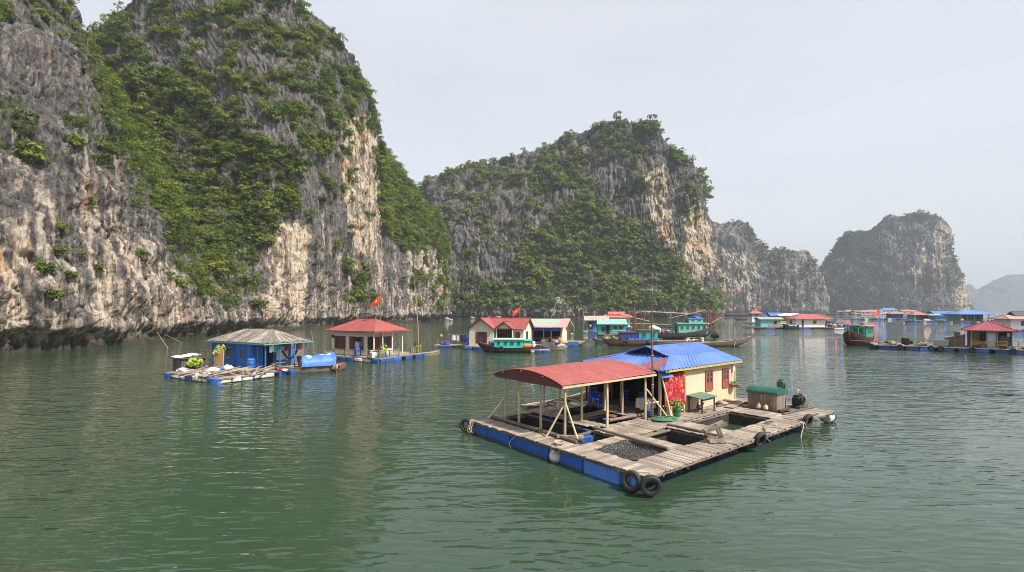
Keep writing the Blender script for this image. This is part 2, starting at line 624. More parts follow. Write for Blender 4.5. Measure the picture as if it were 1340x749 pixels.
def leaf_mesh(name, pts, nrm, rad, per, hue, mat, size=.42, seed=0, clump=5):
    """Bushes at pts: each is a few clumps of leaf sprays whose faces look outwards."""
    g = np.random.default_rng(seed)
    nb = len(pts)
    # clump centres inside each bush
    cc = g.normal(size=(nb, clump, 3))
    cc /= np.linalg.norm(cc, axis=2)[..., None]
    cc *= g.uniform(.25, .75, (nb, clump, 1))
    cc[..., 2] *= .75
    per_c = max(1, per // clump)
    d = g.normal(size=(nb, clump, per_c, 3))
    d /= np.linalg.norm(d, axis=3)[..., None]
    d[..., 2] = np.abs(d[..., 2]) * .9 + d[..., 2] * .1
    cr = g.uniform(.38, .62, (nb, clump, 1, 1))
    loc = cc[:, :, None, :] + d * cr * g.uniform(.6, 1.0, (nb, clump, per_c, 1))
    P = pts[:, None, None, :] + loc * rad[:, None, None, None] + nrm[:, None, None, :] * (rad * .35)[:, None, None, None]
    nn = d + g.normal(size=d.shape) * .45 + np.array([0, 0, .35])
    nn /= np.linalg.norm(nn, axis=3)[..., None]
    P = P.reshape(-1, 3)
    nn = nn.reshape(-1, 3)
    R = np.broadcast_to(rad[:, None, None], (nb, clump, per_c)).reshape(-1)
    H = np.clip(np.broadcast_to(hue[:, None, None], (nb, clump, per_c)) + g.normal(size=(nb, clump, 1)) * .10 + g.normal(size=(nb, clump, per_c)) * .07, 0, 1).reshape(-1)
    t = np.cross(nn, g.normal(size=nn.shape))
    t /= np.linalg.norm(t, axis=1)[:, None] + 1e-9
    b = np.cross(nn, t)
    k = (size * R * g.uniform(.5, 1.25, len(R)))[:, None]
    V = np.stack([P - t * k * .6, P - b * k * .42 + nn * k * .15, P + t * k * .6, P + b * k * .42 + nn * k * .15], 1).reshape(-1, 3)
    me = bpy.data.meshes.new(name)
    nf = len(P)
    me.vertices.add(nf * 4)
    me.loops.add(nf * 4)
    me.polygons.add(nf)
    me.vertices.foreach_set('co', V.astype(np.float32).ravel())
    me.loops.foreach_set('vertex_index', np.arange(nf * 4, dtype=np.int32))
    me.polygons.foreach_set('loop_start', np.arange(0, nf * 4, 4, dtype=np.int32))
    me.update()
    a = me.attributes.new('rnd', 'FLOAT', 'POINT')
    a.data.foreach_set('value', np.repeat(H, 4).astype(np.float32))
    me.materials.append(mat)
    o = bpy.data.objects.new(name, me)
    COL.objects.link(o)
    return o


class Cliff:
    """Limestone tower from a control grid of measured points; a real closed shell with a back side."""

    def __init__(s, name, cols, nu, nv, rough, mat, seed=0, flute=1.0, back=.9, foot=2.0):
        G = []
        for base, mids, crest in cols:
            b = Vector(((base[0] - 670) / FOC * base[1], base[1], 0))
            m = [far(*q) for q in mids]
            c = far(*crest)
            aw = Vector((c.x - b.x, c.y - b.y, 0))
            rad = Vector((c.x, c.y, 0)).normalized()
            aw = (aw.normalized() if aw.length > 4 else rad) * .6 + rad * .6
            aw.normalize()
            h = c.z
            row = [b - aw * .3 + Vector((0, 0, -6)), b] + m + [c, c + aw * (.12 * h) + Vector((0, 0, -.03 * h)), c + aw * (.45 * h) + Vector((0, 0, -.35 * h)), c + aw * (back * h) + Vector((0, 0, -h - 8))]
            G.append([list(p) for p in row])
        G = np.array(G)                       # (columns, rows, 3)
        G = catmull(G, nu)                    # columns
        nb = max(12, nv // 6)
        k = G.shape[1]
        front = catmull(np.swapaxes(G[:, :k - 3], 0, 1), nv)
        backr = catmull(np.swapaxes(G[:, k - 4:], 0, 1), nb)[1:]
        S = np.concatenate([front, backr], 0)  # (rows, columns, 3)
        rows = len(S)
        du = np.gradient(S, axis=1)
        dv = np.gradient(S, axis=0)
        n = np.cross(du, dv)
        n /= np.linalg.norm(n, axis=2)[..., None] + 1e-9
        P = S.reshape(-1, 3)
        n = n.reshape(-1, 3)
        q = P / rough
        o = seed * 31.7
        d = fbm(q * .12 + o, 3) * 1.7
        st = q * np.array([.34, .34, .05])
        fl = 1 - np.abs(fbm(st + o + 9, 3, .55)) * 1.7
        d += fl * .6 * flute
        st2 = q * np.array([1.1, 1.1, .16])
        d += (1 - np.abs(fbm(st2 + o + 3, 3, .55)) * 1.7) * .38 * flute
        # broken ledges and blocks
        blk = pn(q * np.array([.25, .25, .6]) + o + 5)
        d += smooth(.05, .3, blk) * .18
        st3 = q * np.array([2.6, 2.6, .30])
        d += (1 - np.abs(fbm(st3 + o + 21, 2)) * 2.2) * .17 * flute
        d += fbm(q * 1.3 + o + 2, 3) * .12
        wob = fbm(q * .4 + o, 2)[:, None] * np.array([.5, .5, 0])
        for sc, wd, dp in ((np.array([.30, .30, .035]), .045, 1.3), (np.array([.75, .75, .10]), .06, .55), (np.array([.10, .10, .42]), .03, .40)):
            c = np.abs(pn((q + wob) * sc + o + 7 * dp))
            d -= dp * np.exp(-(c / wd) ** 2) * smooth(-.25, .25, pn(q * .15 + o + dp))
        d *= rough
        z = P[:, 2]
        # wave-cut notch at the waterline
        d -= foot * (1 - smooth(1.2, 3.6, z + fbm(P * .15 + o, 2) * 1.2)) * smooth(-3.0, .3, z) * 1.1
        fade = 1 - .6 * smooth(nv - 3, nv + 6, np.repeat(np.arange(rows), nu).astype(float))
        P = P + n * (d * fade)[:, None]
        s.P = P
        s.shape = (rows, nu)
        S = P.reshape(rows, nu, 3)
        n = np.cross(np.gradient(S, axis=1), np.gradient(S, axis=0))
        n /= np.linalg.norm(n, axis=2)[..., None] + 1e-9
        s.n = n.reshape(-1, 3)
        s.px = 670 + FOC * P[:, 0] / np.maximum(P[:, 1], 1)
        s.py = 405 - FOC * (P[:, 2] - EYE) / np.maximum(P[:, 1], 1)
        s.row = np.repeat(np.arange(rows), nu)
        s.nv = nv
        s.name = name
        s.mat = mat
        s.veg = np.zeros(len(P))
        s.pale = np.zeros(len(P))
        s.rough = rough
        s.seed = seed

    def region(s, poly, soft=6):
        """Share of the surface points inside a patch, with a ragged border."""
        j = s.rough * 0 + soft
        dx = fbm(s.P / s.rough * .18 + 4, 3) * j
        dy = fbm(s.P / s.rough * .18 + 40, 3) * j
        return inpoly(poly, s.px + dx, s.py + dy).astype(float)

    def finish(s):
        rows, nu = s.shape
        me = bpy.data.meshes.new(s.name)
        idx = np.arange(rows * nu).reshape(rows, nu)
        F = np.stack([idx[:-1, :-1], idx[:-1, 1:], idx[1:, 1:], idx[1:, :-1]], -1).reshape(-1, 4)
        me.vertices.add(len(s.P))
        me.loops.add(F.size)
        me.polygons.add(len(F))
        me.vertices.foreach_set('co', s.P.astype(np.float32).ravel())
        me.loops.foreach_set('vertex_index', F.astype(np.int32).ravel())
        me.polygons.foreach_set('loop_start', np.arange(0, F.size, 4, dtype=np.int32))
        me.update()
        me.polygons.foreach_set('use_smooth', np.ones(len(F), bool))
        for k, v in (('veg', s.veg), ('pale', s.pale)):
            a = me.attributes.new(k, 'FLOAT', 'POINT')
            a.data.foreach_set('value', np.clip(v, 0, 1).astype(np.float32))
        me.materials.append(s.mat)
        o = bpy.data.objects.new(s.name, me)
        o['kind'] = 'structure'
        COL.objects.link(o)
        return o

    def plant(s, name, label, count, rmin, rmax, per, mat, hue=.45, size=.42):
        g = np.random.default_rng(s.seed + 100)
        S = s.P.reshape(*s.shape, 3)
        area = np.linalg.norm(np.cross(np.gradient(S, axis=1), np.gradient(S, axis=0)), axis=2).reshape(-1)
        ok = (s.row < s.nv + 5) & (s.P[:, 2] > 2.0)
        w = area * s.veg * ok
        w /= w.sum()
        i = g.choice(len(w), count, p=w)
        pts = s.P[i] + g.normal(size=(count, 3)) * .3 * s.rough
        rad = rmin + (rmax - rmin) * g.uniform(0, 1, count) ** 2.4
        rad *= .6 + .5 * np.clip(s.veg[i], 0, 1)
        if s.rough == 1.0:
            rad *= .55 + .45 * smooth(95, 150, pts[:, 1])
        h = np.clip(hue + fbm(pts / s.rough * .25, 3) * .35 + g.normal(size=count) * .22, 0, 1)
        o = leaf_mesh(name, pts, s.n[i], rad, per, h, mat, size, s.seed)
        o['kind'] = 'stuff'
        o['label'] = label
        o['category'] = 'shrubs'
        return o

    def pick(s, px, py):
        d = (s.px - px) ** 2 + (s.py - py) ** 2 + np.where(s.row > s.nv + 1, 1e6, 0)
        c = np.argsort(d)[:12]
        c = c[np.argmin(s.P[c, 1])]
        return Vector(s.P[c]), Vector(s.n[c])


ROCK_NEAR = rock_material('limestone', 1.0)
ROCK_MID = rock_material('limestone_mid', .55)
ROCK_FAR = rock_material('limestone_far', .3)


def water():
    m, nt, b, out = _nt('sea_water')
    geo = nt.nodes.new('ShaderNodeNewGeometry')
    pos = geo.outputs['Position']
    patch = noise(nt, .035, 3, .5, pos, stretch=(1, .6, 1))
    w1 = noise(nt, .50, 2, .45, pos, stretch=(.5, 1.5, 1), rot=(0, 0, math.radians(-24)), dist=.6)
    w2 = noise(nt, 1.7, 1.5, .45, pos, stretch=(.5, 1.55, 1), rot=(0, 0, math.radians(-16)), dist=.6)
    w3 = noise(nt, 6.0, 3, .5, pos, stretch=(.7, 1.3, 1), rot=(0, 0, math.radians(14)))
    w4 = noise(nt, .9, 2, .5, pos, stretch=(.45, 1.6, 1), rot=(0, 0, math.radians(8)), dist=.8)
    w0 = noise(nt, .17, 2, .5, pos, stretch=(.6, 1.5, 1), rot=(0, 0, math.radians(-18)), dist=.5)
    amp = ramp(nt, patch, [(.36, .40), (.62, 1.1)])
    h = math_(nt, 'ADD', math_(nt, 'MULTIPLY', w1, .40), math_(nt, 'MULTIPLY', w2, .46))
    h = math_(nt, 'ADD', h, math_(nt, 'MULTIPLY', w0, .75))
    h = math_(nt, 'ADD', h, math_(nt, 'MULTIPLY', w3, .025))
    h = math_(nt, 'ADD', h, math_(nt, 'MULTIPLY', ramp(nt, w4, [(.35, 0), (.75, 1)]), .22))
    h = math_(nt, 'MULTIPLY', h, amp)
    nt.links.new(bump(nt, h, 1.0, .18), b.inputs['Normal'])
    c = ramp(nt, noise(nt, .02, 3, .5, pos), [(.3, (.025, .048, .026)), (.7, (.034, .060, .035))])
    nt.links.new(c, b.inputs['Base Color'])
    b.inputs['Roughness'].default_value = .015
    b.inputs['IOR'].default_value = 1.45
    return m


def build_land():
    # ---- near wall on the left: spur, wooded gully, great tower, wooded shoulder
    near = [
        ((-300, 44), [(-310, 300, 46), (-330, 100, 50), (-350, -100, 56)], (-380, -420, 64)),
        ((-120, 55), [(-125, 330, 56), (-130, 170, 59), (-145, 10, 64)], (-170, -220, 74)),
        ((0, 64), [(0, 350, 65), (-2, 220, 69), (-5, 90, 75)], (-25, -80, 84)),
        ((110, 73), [(108, 360, 74), (100, 240, 77), (75, 100, 84)], (40, -40, 90)),
        ((190, 85), [(185, 370, 86), (160, 260, 88), (118, 120, 92)], (73, -8, 98)),
        ((240, 97.5), [(235, 385, 98), (205, 290, 99), (150, 170, 101)], (86, 14, 106)),
        ((275, 106), [(282, 400, 112), (245, 290, 128), (180, 180, 146)], (108, 64, 165)),
        ((318, 119), [(325, 390, 123), (308, 290, 138), (240, 150, 152)], (148, 18, 168)),
        ((365, 132), [(365, 385, 134), (360, 290, 139), (330, 150, 148)], (225, -20, 168)),
        ((410, 148), [(408, 380, 149), (408, 280, 150), (385, 130, 155)], (300, -26, 168)),
        ((450, 168), [(450, 370, 168), (450, 270, 168), (430, 130, 168)], (375, -3, 170)),
        ((482, 185), [(480, 370, 185), (479, 270, 184), (464, 160, 181)], (428, 38, 180)),
        ((505, 200), [(500, 370, 200), (495, 280, 199), (490, 180, 195)], (468, 92, 190)),
        ((518, 208), [(515, 372, 211), (508, 300, 222), (502, 240, 232)], (494, 185, 240)),
        ((550, 225), [(550, 372, 228), (548, 325, 235), (545, 285, 245)], (530, 237, 255)),
        ((578, 265), [(578, 382, 266), (577, 345, 270), (576, 312, 275)], (570, 284, 282)),
        ((588, 305), [(588, 395, 308), (587, 370, 312), (586, 350, 316)], (584, 330, 322)),
    ]
    A = Cliff('limestone_wall', near, 900, 330, 1.0, ROCK_NEAR, seed=1)
    n01 = fbm(A.P * .12, 4) * .5 + .5
    up = A.n[:, 2]
    v = np.zeros(len(A.P))
    gully = [(128, 96), (165, 92), (205, 100), (255, 128), (300, 150), (335, 178), (388, 205), (388, 272), (352, 300), (338, 335), (318, 372), (305, 405), (272, 400), (246, 372), (226, 335), (212, 300), (170, 255), (150, 190), (132, 130)]
    top = [(95, 70), (150, -40), (380, -40), (440, 40), (475, 90), (500, 180), (482, 170), (468, 130), (440, 105), (405, 80), (340, 70), (270, 58), (205, 62), (160, 80), (128, 96)]
    v = np.maximum(v, A.region(gully, 14) * (.55 + .45 * smooth(.3, .5, n01)))
    v = np.maximum(v, A.region(top, 10) * (.12 + .65 * smooth(.44, .58, n01)))
    v = np.maximum(v, A.region([(494, 185), (590, 300), (584, 330), (560, 322), (540, 330), (512, 310), (496, 290)], 8) * 1.0)
    v = np.maximum(v, A.region([(300, 60), (470, 100), (470, 200), (430, 215), (380, 200), (300, 150)], 12) * smooth(.48, .62, n01) * .8)
    v = np.maximum(v, A.region([(150, 60), (330, 60), (330, 160), (200, 110)], 12) * smooth(.5, .62, n01) * .8)
    v = np.maximum(v, A.region([(0, 90), (60, 95), (110, 110), (150, 190), (170, 250), (120, 210), (60, 160), (0, 185)], 12) * smooth(.45, .58, n01) * .8)
    v = np.maximum(v, A.region([(20, -60), (80, -20), (112, 66), (135, 130), (90, 80), (40, 30)], 8) * smooth(.45, .58, n01) * .75)
    v = np.maximum(v, A.region([(-60, -80), (45, -60), (70, 30), (30, 90), (-60, 60)], 10) * smooth(.54, .66, n01) * .6)
    v = np.maximum(v, A.region([(-60, 110), (45, 110), (55, 200), (30, 215), (-60, 215)], 10) * smooth(.47, .58, n01) * .85)
    v = np.maximum(v, A.region([(350, 200), (470, 220), (440, 330), (400, 330), (350, 300)], 12) * smooth(.62, .74, n01) * .6)
    v = np.maximum(v, A.region([(448, 345), (490, 345), (490, 400), (450, 400)], 5) * smooth(.45, .55, n01) * .9)
    v = np.maximum(v, A.region([(540, 320), (590, 330), (590, 415), (520, 400)], 8) * smooth(.58, .7, n01) * .8)
    v = np.maximum(v, smooth(.66, .78, n01) * .30 * (A.py < 380))
    v = np.maximum(v, ((A.px < -60) * smooth(.5, .65, n01) * .7))
    A.veg = v * smooth(3.5, 7, A.P[:, 2])
    p = .05 + 0 * v
    band = (1 - smooth(14, 44, A.P[:, 2] + fbm(A.P * np.array([.09, .09, .02]), 3) * 16))
    p = np.maximum(p, band * .40)
    p = np.maximum(p, A.region([(440, 150), (492, 150), (498, 260), (492, 340), (470, 330), (452, 290)], 8) * .70)
    p = np.maximum(p, A.region([(352, 280), (400, 300), (400, 425), (352, 425)], 10) * .70)
    p = np.maximum(p, A.region([(120, 320), (215, 340), (290, 430), (120, 430)], 12) * .50)
    p = np.maximum(p, A.region([(0, 290), (60, 330), (110, 430), (0, 440)], 12) * .50)
    p = np.maximum(p, A.region([(525, 290), (585, 300), (590, 400), (545, 400)], 10) * .5)
    A.pale = p
    A.finish()
    A.plant('near_shrubs', 'dense green trees and shrubs over the gully and top of the near left cliff', 9800, .7, 3.3, 200, FOL, .45, .18)

    # ---- separate bushes one can pick out on the bare rock
    spots = [
        (83, 300, 1.0, 'small bright bush high on the bare left rock, topmost of a column of four'),
        (78, 330, 1.2, 'round bush just below the topmost small bush on the bare left rock'),
        (61, 353, 1.5, 'broad flat bush left of the others on the pale left rock'),
        (89, 360, 1.0, 'small round bush right of the broad flat bush on the pale left rock'),
        (76, 388, 1.4, 'lowest bush of the column on the pale left rock, above the dark notch'),
        (127, 350, 1.0, 'small bush on the pale rock of the left spur, beside cream streaks'),
        (184, 333, 1.3, 'bush hanging at the right edge of the left spur, below the gully trees'),
        (335, 399, 2.0, 'dark bush on tan rock right of the wooded gully, near the cliff foot'),
        (281, 355, 2.6, 'pale yellow green tree crown standing out at the foot of the gully'),
        (235, 372, 1.7, 'yellow green bush on the rock left of the pale gully tree'),
        (462, 368, 2.6, 'large dark bush low on the great cliff above the red hip roof'),
        (477, 352, 2.4, 'bright bush above and right of the large dark bush over the red hip roof'),
        (488, 386, 2.2, 'bright bush right of the flag over the red hip roof'),
        (33, 207, 2.2, 'large yellow green bush on the dark face at the far left'),
        (102, 190, 1.6, 'bright bush right of the large yellow green bush on the dark left face'),
        (424, 262, 1.8, 'lone bush on the grey streaked middle of the great cliff'),
    ]
    for k, (px, py, r, lab) in enumerate(spots):
        q, nn = A.pick(px, py)
        t = thing('cliff_bush', lab, 'bush', q, 0, 'single bushes on the near cliff')
        g = np.random.default_rng(500 + k)
        hu = .95 if 'pale yellow' in lab else (.72 if 'bright' in lab or 'yellow' in lab else .35)
        o = leaf_mesh('crown', np.array([nn * (r * .25), nn * (r * .3) + Vector((r * .4, -.2, -r * .2)), nn * (r * .2) + Vector((-r * .4, 0, r * .15))]), np.array([list(nn)] * 3), np.array([r, r * .75, r * .7]), 150, np.array([hu, hu - .1, hu + .1]), FOL, .30, 700 + k, 6)
        o.parent = t
        MB().tube([Vector(nn) * -.5, Vector(nn) * (r * .3) + Vector((0, 0, .1)), Vector(nn) * (r * .5) + Vector((.1, 0, r * .5))], [.09, .07, .03], 5).build('stem', BARK, t, 60)
    for k, (px, py, h, lab) in enumerate([
            (113, 60, 5.0, 'small tree on the skyline in the notch between the left spur and the tower'),
            (153, 18, 6.5, 'spindly tree on the skyline at the upper left shoulder of the great tower'),
            (436, 44, 4.0, 'bare twiggy tree on the right skyline of the great tower'),
            (480, 120, 3.6, 'small tree leaning out from the right edge of the great tower'),
            (509, 200, 5.0, 'dark rounded tree on top of the wooded shoulder beside the great tower')]):
        q, nn = A.pick(px, py + 6)
        t = thing('skyline_tree', lab, 'tree', q, 0, 'trees on the skyline of the near cliff')
        MB().tube([(0, 0, -1), (.2, 0, h * .4), (.5, .1, h * .8)], [.16, .11, .05], 6).tube([(.2, 0, h * .4), (-.5, .3, h * .75)], [.08, .03], 5).tube([(.3, 0, h * .55), (1.1, -.2, h * .85)], [.07, .03], 5).build('trunk', BARK, t, 60)
        o = leaf_mesh('crown', np.array([[.5, .1, h * .85], [-.5, .3, h * .75], [1.1, -.2, h * .85], [.2, 0, h * .6]]), np.zeros((4, 3)), np.array([1, .8, .8, .7]) * h * .2, 44 if 'bare' not in lab else 14, np.array([.3, .35, .25, .4]), FOL, .3, 800 + k)
        o.parent = t

    # ---- middle karst
    mid = [
        ((520, 430), [(520, 370, 432), (518, 330, 436), (515, 300, 440)], (512, 270, 450)),
        ((575, 352), [(575, 380, 353), (574, 330, 358), (572, 285, 366)], (566, 236, 392)),
        ((610, 349), [(610, 380, 351), (610, 325, 357), (611, 270, 367)], (610, 220, 392)),
        ((645, 347), [(645, 380, 352), (645, 325, 360), (645, 270, 370)], (640, 216, 396)),
        ((690, 345), [(692, 378, 356), (692, 320, 368), (690, 260, 380)], (688, 203, 402)),
        ((738, 343), [(742, 374, 358), (742, 312, 374), (740, 246, 388)], (736, 183, 406)),
        ((785, 343), [(788, 372, 358), (788, 308, 374), (787, 236, 388)], (784, 169, 404)),
        ((825, 345), [(828, 372, 358), (828, 305, 373), (827, 228, 385)], (826, 159, 398)),
        ((858, 348), [(860, 372, 360), (862, 305, 372), (860, 230, 381)], (857, 166, 392)),
        ((882, 352), [(884, 374, 362), (884, 310, 372), (880, 255, 382)], (874, 205, 392)),
        ((906, 358), [(906, 374, 366), (905, 315, 375), (902, 262, 384)], (897, 208, 397)),
        ((926, 368), [(925, 378, 374), (922, 330, 381), (919, 282, 390)], (914, 232, 402)),
        ((939, 385), [(937, 384, 390), (932, 350, 396), (928, 312, 402)], (921, 268, 412)),
        ((946, 425), [(942, 390, 430), (934, 365, 436), (928, 340, 442)], (918, 300, 455)),
    ]
    C = Cliff('karst_island', mid, 620, 260, 2.6, ROCK_MID, seed=4)
    n01 = fbm(C.P * .045, 4) * .5 + .5
    v = np.zeros(len(C.P))
    low = [(585, 416), (600, 398), (640, 378), (672, 345), (690, 318), (715, 285), (740, 262), (775, 262), (800, 285), (830, 282), (842, 300), (860, 320), (890, 352), (935, 385), (950, 416)]
    v = np.maximum(v, C.region(low, 8) * (.55 + .45 * smooth(.36, .5, n01)))
    v = np.maximum(v, C.region([(560, 230), (640, 205), (740, 175), (830, 145), (880, 185), (865, 205), (800, 205), (740, 215), (690, 235), (640, 240), (575, 262)], 8) * (.08 + .55 * smooth(.44, .58, n01)))
    v = np.maximum(v, C.region([(700, 215), (800, 205), (790, 280), (730, 290), (690, 270)], 8) * (.1 + .8 * smooth(.44, .58, n01)))
    v = np.maximum(v, C.region([(880, 200), (915, 205), (928, 270), (905, 300), (884, 250)], 6) * (.2 + .7 * smooth(.4, .55, n01)))
    v = np.maximum(v, C.region([(820, 170), (872, 180), (870, 250), (830, 260)], 8) * smooth(.48, .6, n01) * .7)
    v = np.maximum(v, smooth(.56, .7, n01) * .45)
    bare = C.region([(842, 215), (872, 190), (885, 290), (905, 262), (926, 262), (940, 350), (925, 392), (900, 372), (880, 335), (852, 290)], 5)
    v = np.where(bare > 0, v * .22 * smooth(.45, .6, n01), v)
    C.veg = v * smooth(3, 9, C.P[:, 2])
    p = np.full(len(C.P), .12)
    p = np.maximum(p, C.region([(842, 225), (872, 215), (880, 300), (893, 345), (872, 335), (850, 280)], 6) * .85)
    p = np.maximum(p, C.region([(895, 270), (922, 265), (934, 345), (915, 385), (898, 340)], 6) * .8)
    p = np.maximum(p, C.region([(880, 330), (915, 340), (915, 390), (890, 390)], 5) * .7)
    p = np.maximum(p, C.region([(800, 300), (835, 310), (838, 345), (800, 340)], 5) * .6)
    p = np.maximum(p, (1 - smooth(8, 20, C.P[:, 2])) * .42)
    C.pale = p
    C.finish()
    C.plant('slope_trees', 'green trees and shrubs covering the slopes of the middle karst island', 5000, 1.4, 5.6, 100, FOL, .45, .29)

    # ---- receding cliffs
    d_cols = [
        ((880, 820), [(882, 380, 822), (884, 340, 828), (886, 310, 835)], (890, 285, 850)),
        ((928, 790), [(930, 375, 795), (932, 340, 802), (932, 310, 812)], (930, 289, 830)),
        ((960, 780), [(962, 375, 785), (963, 345, 792), (964, 315, 802)], (964, 295, 825)),
        ((985, 785), [(986, 378, 790), (986, 352, 797), (985, 330, 806)], (984, 310, 825)),
        ((1003, 792), [(1004, 385, 797), (1004, 365, 803), (1004, 348, 810)], (1006, 334, 828)),
        ((1028, 795), [(1029, 385, 800), (1030, 362, 806), (1030, 345, 815)], (1028, 331, 832)),
        ((1050, 800), [(1050, 388, 805), (1050, 365, 812), (1050, 350, 820)], (1050, 335, 838)),
        ((1066, 810), [(1065, 392, 815), (1065, 375, 822), (1065, 362, 828)], (1066, 352, 842)),
        ((1085, 850), [(1083, 398, 855), (1082, 388, 860), (1080, 378, 866)], (1078, 368, 880)),
    ]
    D = Cliff('limestone_ridge', d_cols, 330, 130, 5.0, ROCK_FAR, seed=8, foot=1.0)
    n01 = fbm(D.P * .022, 4) * .5 + .5
    D.veg = np.maximum(smooth(.56, .72, n01) * .5, (D.region([(880, 280), (970, 285), (1010, 325), (1060, 330), (1075, 350), (1005, 350), (975, 318), (925, 305)], 4) * .55 * smooth(.35, .5, n01))) * smooth(3, 10, D.P[:, 2])
    D.veg = np.maximum(D.veg, D.region([(1000, 335), (1030, 335), (1022, 400), (1000, 400)], 4) * .5)
    D.pale = .3 + .35 * D.region([(930, 320), (990, 330), (995, 405), (930, 405)], 6)
    D.finish()
    D.plant('ridge_scrub', 'scrub growing along the receding ridge between the two karst islands', 1900, 1.8, 4.2, 26, FOL_FAR, .45, .6)

    e_cols = [
        ((1040, 1020), [(1045, 402, 1022), (1050, 396, 1026), (1053, 380, 1032)], (1057, 368, 1050)),
        ((1062, 960), [(1064, 398, 965), (1067, 388, 975), (1069, 370, 985)], (1073, 352, 1010)),
        ((1085, 930), [(1087, 393, 938), (1089, 375, 952), (1090, 354, 968)], (1092, 330, 1000)),
        ((1112, 918), [(1113, 390, 928), (1113, 366, 944), (1113, 338, 962)], (1112, 308, 990)),
        ((1138, 912), [(1140, 388, 924), (1140, 360, 940), (1140, 334, 960)], (1140, 303, 990)),
        ((1150, 910), [(1151, 387, 922), (1151, 358, 938), (1151, 328, 957)], (1150, 300, 987)),
        ((1160, 908), [(1161, 386, 920), (1161, 356, 936), (1161, 322, 953)], (1159, 289, 980)),
        ((1182, 908), [(1183, 386, 918), (1184, 354, 931), (1184, 318, 947)], (1182, 283, 972)),
        ((1206, 908), [(1207, 386, 915), (1208, 352, 924), (1209, 316, 935)], (1209, 281, 956)),
        ((1226, 910), [(1227, 384, 914), (1229, 350, 920), (1230, 318, 928)], (1231, 289, 946)),
        ((1240, 916), [(1241, 384, 919), (1241, 356, 923), (1240, 332, 930)], (1238, 318, 945)),
        ((1252, 932), [(1253, 386, 935), (1253, 367, 939), (1252, 354, 944)], (1250, 345, 955)),
        ((1260, 962), [(1260, 392, 966), (1259, 380, 971), (1258, 372, 978)], (1256, 366, 990)),
        ((1268, 1020), [(1267, 402, 1022), (1265, 397, 1026), (1263, 393, 1030)], (1260, 388, 1040)),
    ]
    E_ = Cliff('headland', e_cols, 400, 170, 5.5, ROCK_FAR, seed=12, foot=1.0)
    n01 = fbm(E_.P * .02, 4) * .5 + .5
    low = [(1040, 412), (1060, 362), (1085, 335), (1095, 305), (1140, 300), (1150, 320), (1160, 345), (1178, 360), (1200, 382), (1225, 388), (1250, 402), (1275, 412)]
    E_.veg = np.maximum(E_.region(low, 4) * (.45 + .55 * smooth(.34, .48, n01)), smooth(.55, .7, n01) * .35) * smooth(3, 10, E_.P[:, 2])
    E_.veg = np.maximum(E_.veg, E_.region([(1150, 270), (1245, 268), (1250, 292), (1215, 288), (1165, 300)], 4) * .55)
    E_.veg = np.maximum(E_.veg, E_.region([(1236, 320), (1262, 335), (1262, 362), (1246, 370), (1238, 385)], 3) * .6)
    E_.pale = .16 + .55 * np.maximum(E_.region([(1222, 292), (1244, 300), (1244, 360), (1236, 385), (1222, 360)], 4), np.maximum(E_.region([(1195, 330), (1212, 310), (1212, 350), (1196, 380)], 4), E_.region([(1250, 362), (1272, 366), (1272, 410), (1250, 405)], 3)))
    E_.finish()
    E_.plant('headland_trees', 'dark green trees covering the slopes of the far right headland', 4300, 2.0, 4.8, 26, FOL_FAR, .42, .6)

    far_mat = paint('far_hill', (.03, .045, .03), .9, .5, (.09, .085, .08), .02, .2, bmp=0)
    f_cols = [
        ((1200, 2500), [(1205, 400, 2510), (1208, 397, 2530), (1210, 394, 2550)], (1212, 392, 2600)),
        ((1262, 2500), [(1262, 396, 2520), (1263, 390, 2540), (1264, 382, 2570)], (1266, 374, 2620)),
        ((1278, 2480), [(1278, 396, 2500), (1278, 390, 2530), (1278, 384, 2570)], (1278, 378, 2620)),
        ((1292, 2460), [(1292, 394, 2500), (1292, 386, 2530), (1292, 378, 2570)], (1292, 371, 2620)),
        ((1312, 2450), [(1312, 392, 2490), (1312, 382, 2530), (1312, 371, 2570)], (1312, 362, 2620)),
        ((1332, 2450), [(1332, 392, 2490), (1332, 382, 2530), (1332, 370, 2570)], (1332, 360, 2620)),
        ((1365, 2450), [(1365, 392, 2490), (1365, 382, 2530), (1365, 372, 2570)], (1365, 364, 2620)),
        ((1420, 2500), [(1420, 396, 2520), (1420, 388, 2540), (1420, 380, 2570)], (1420, 375, 2620)),
        ((1500, 2550), [(1500, 400, 2560), (1500, 397, 2580), (1500, 394, 2600)], (1500, 392, 2640)),
    ]
    Fh = Cliff('far_hills', f_cols, 160, 40, 7.0, far_mat, seed=15, flute=.3, foot=0)
    Fh.finish()

    # ---- shore boulders at the foot of the cliffs
    pal = paint('shore_boulder', (.30, .26, .21), .9, .5, (.12, .10, .08), 1.2, .35)
    bl = [(585, 418.6, 1.1, 'pale boulder at the tip of the near cliff, beside the water'), (590, 419.5, .7, 'low tan boulder in the water in front of the pale cliff tip boulder'),
          (640, 416.6, 1.0, 'white shore boulder behind the cream gable house, the leftmost'), (652, 416.5, 1.1, 'white shore boulder behind the middle of the cream house roof'),
          (618, 416.8, 1.0, 'tan shore boulder left of the cream house gable'), (934, 413.6, 2.6, 'pale rock slab at the right tip of the middle island')]
    for k, (px, py, r, lab) in enumerate(bl):
        q = at(px, py)
        mb = MB().blob((0, 0, r * .3), (r * 1.5, r, r * .8), 40 + k, .3, 14, 9)
        tag(mb.build('boulder', pal, None, 50, q), lab, 'boulder', 'boulders along the shore')

    # ---- sea
    mb = MB()
    ys = [-60, 0, 60, 200, 600, 1600, 4000, 12000]
    xs = [-12000, -3000, -800, -200, 0, 200, 800, 3000, 12000]
    mb.v = [(x, y, 0) for y in ys for x in xs]
    w = len(xs)
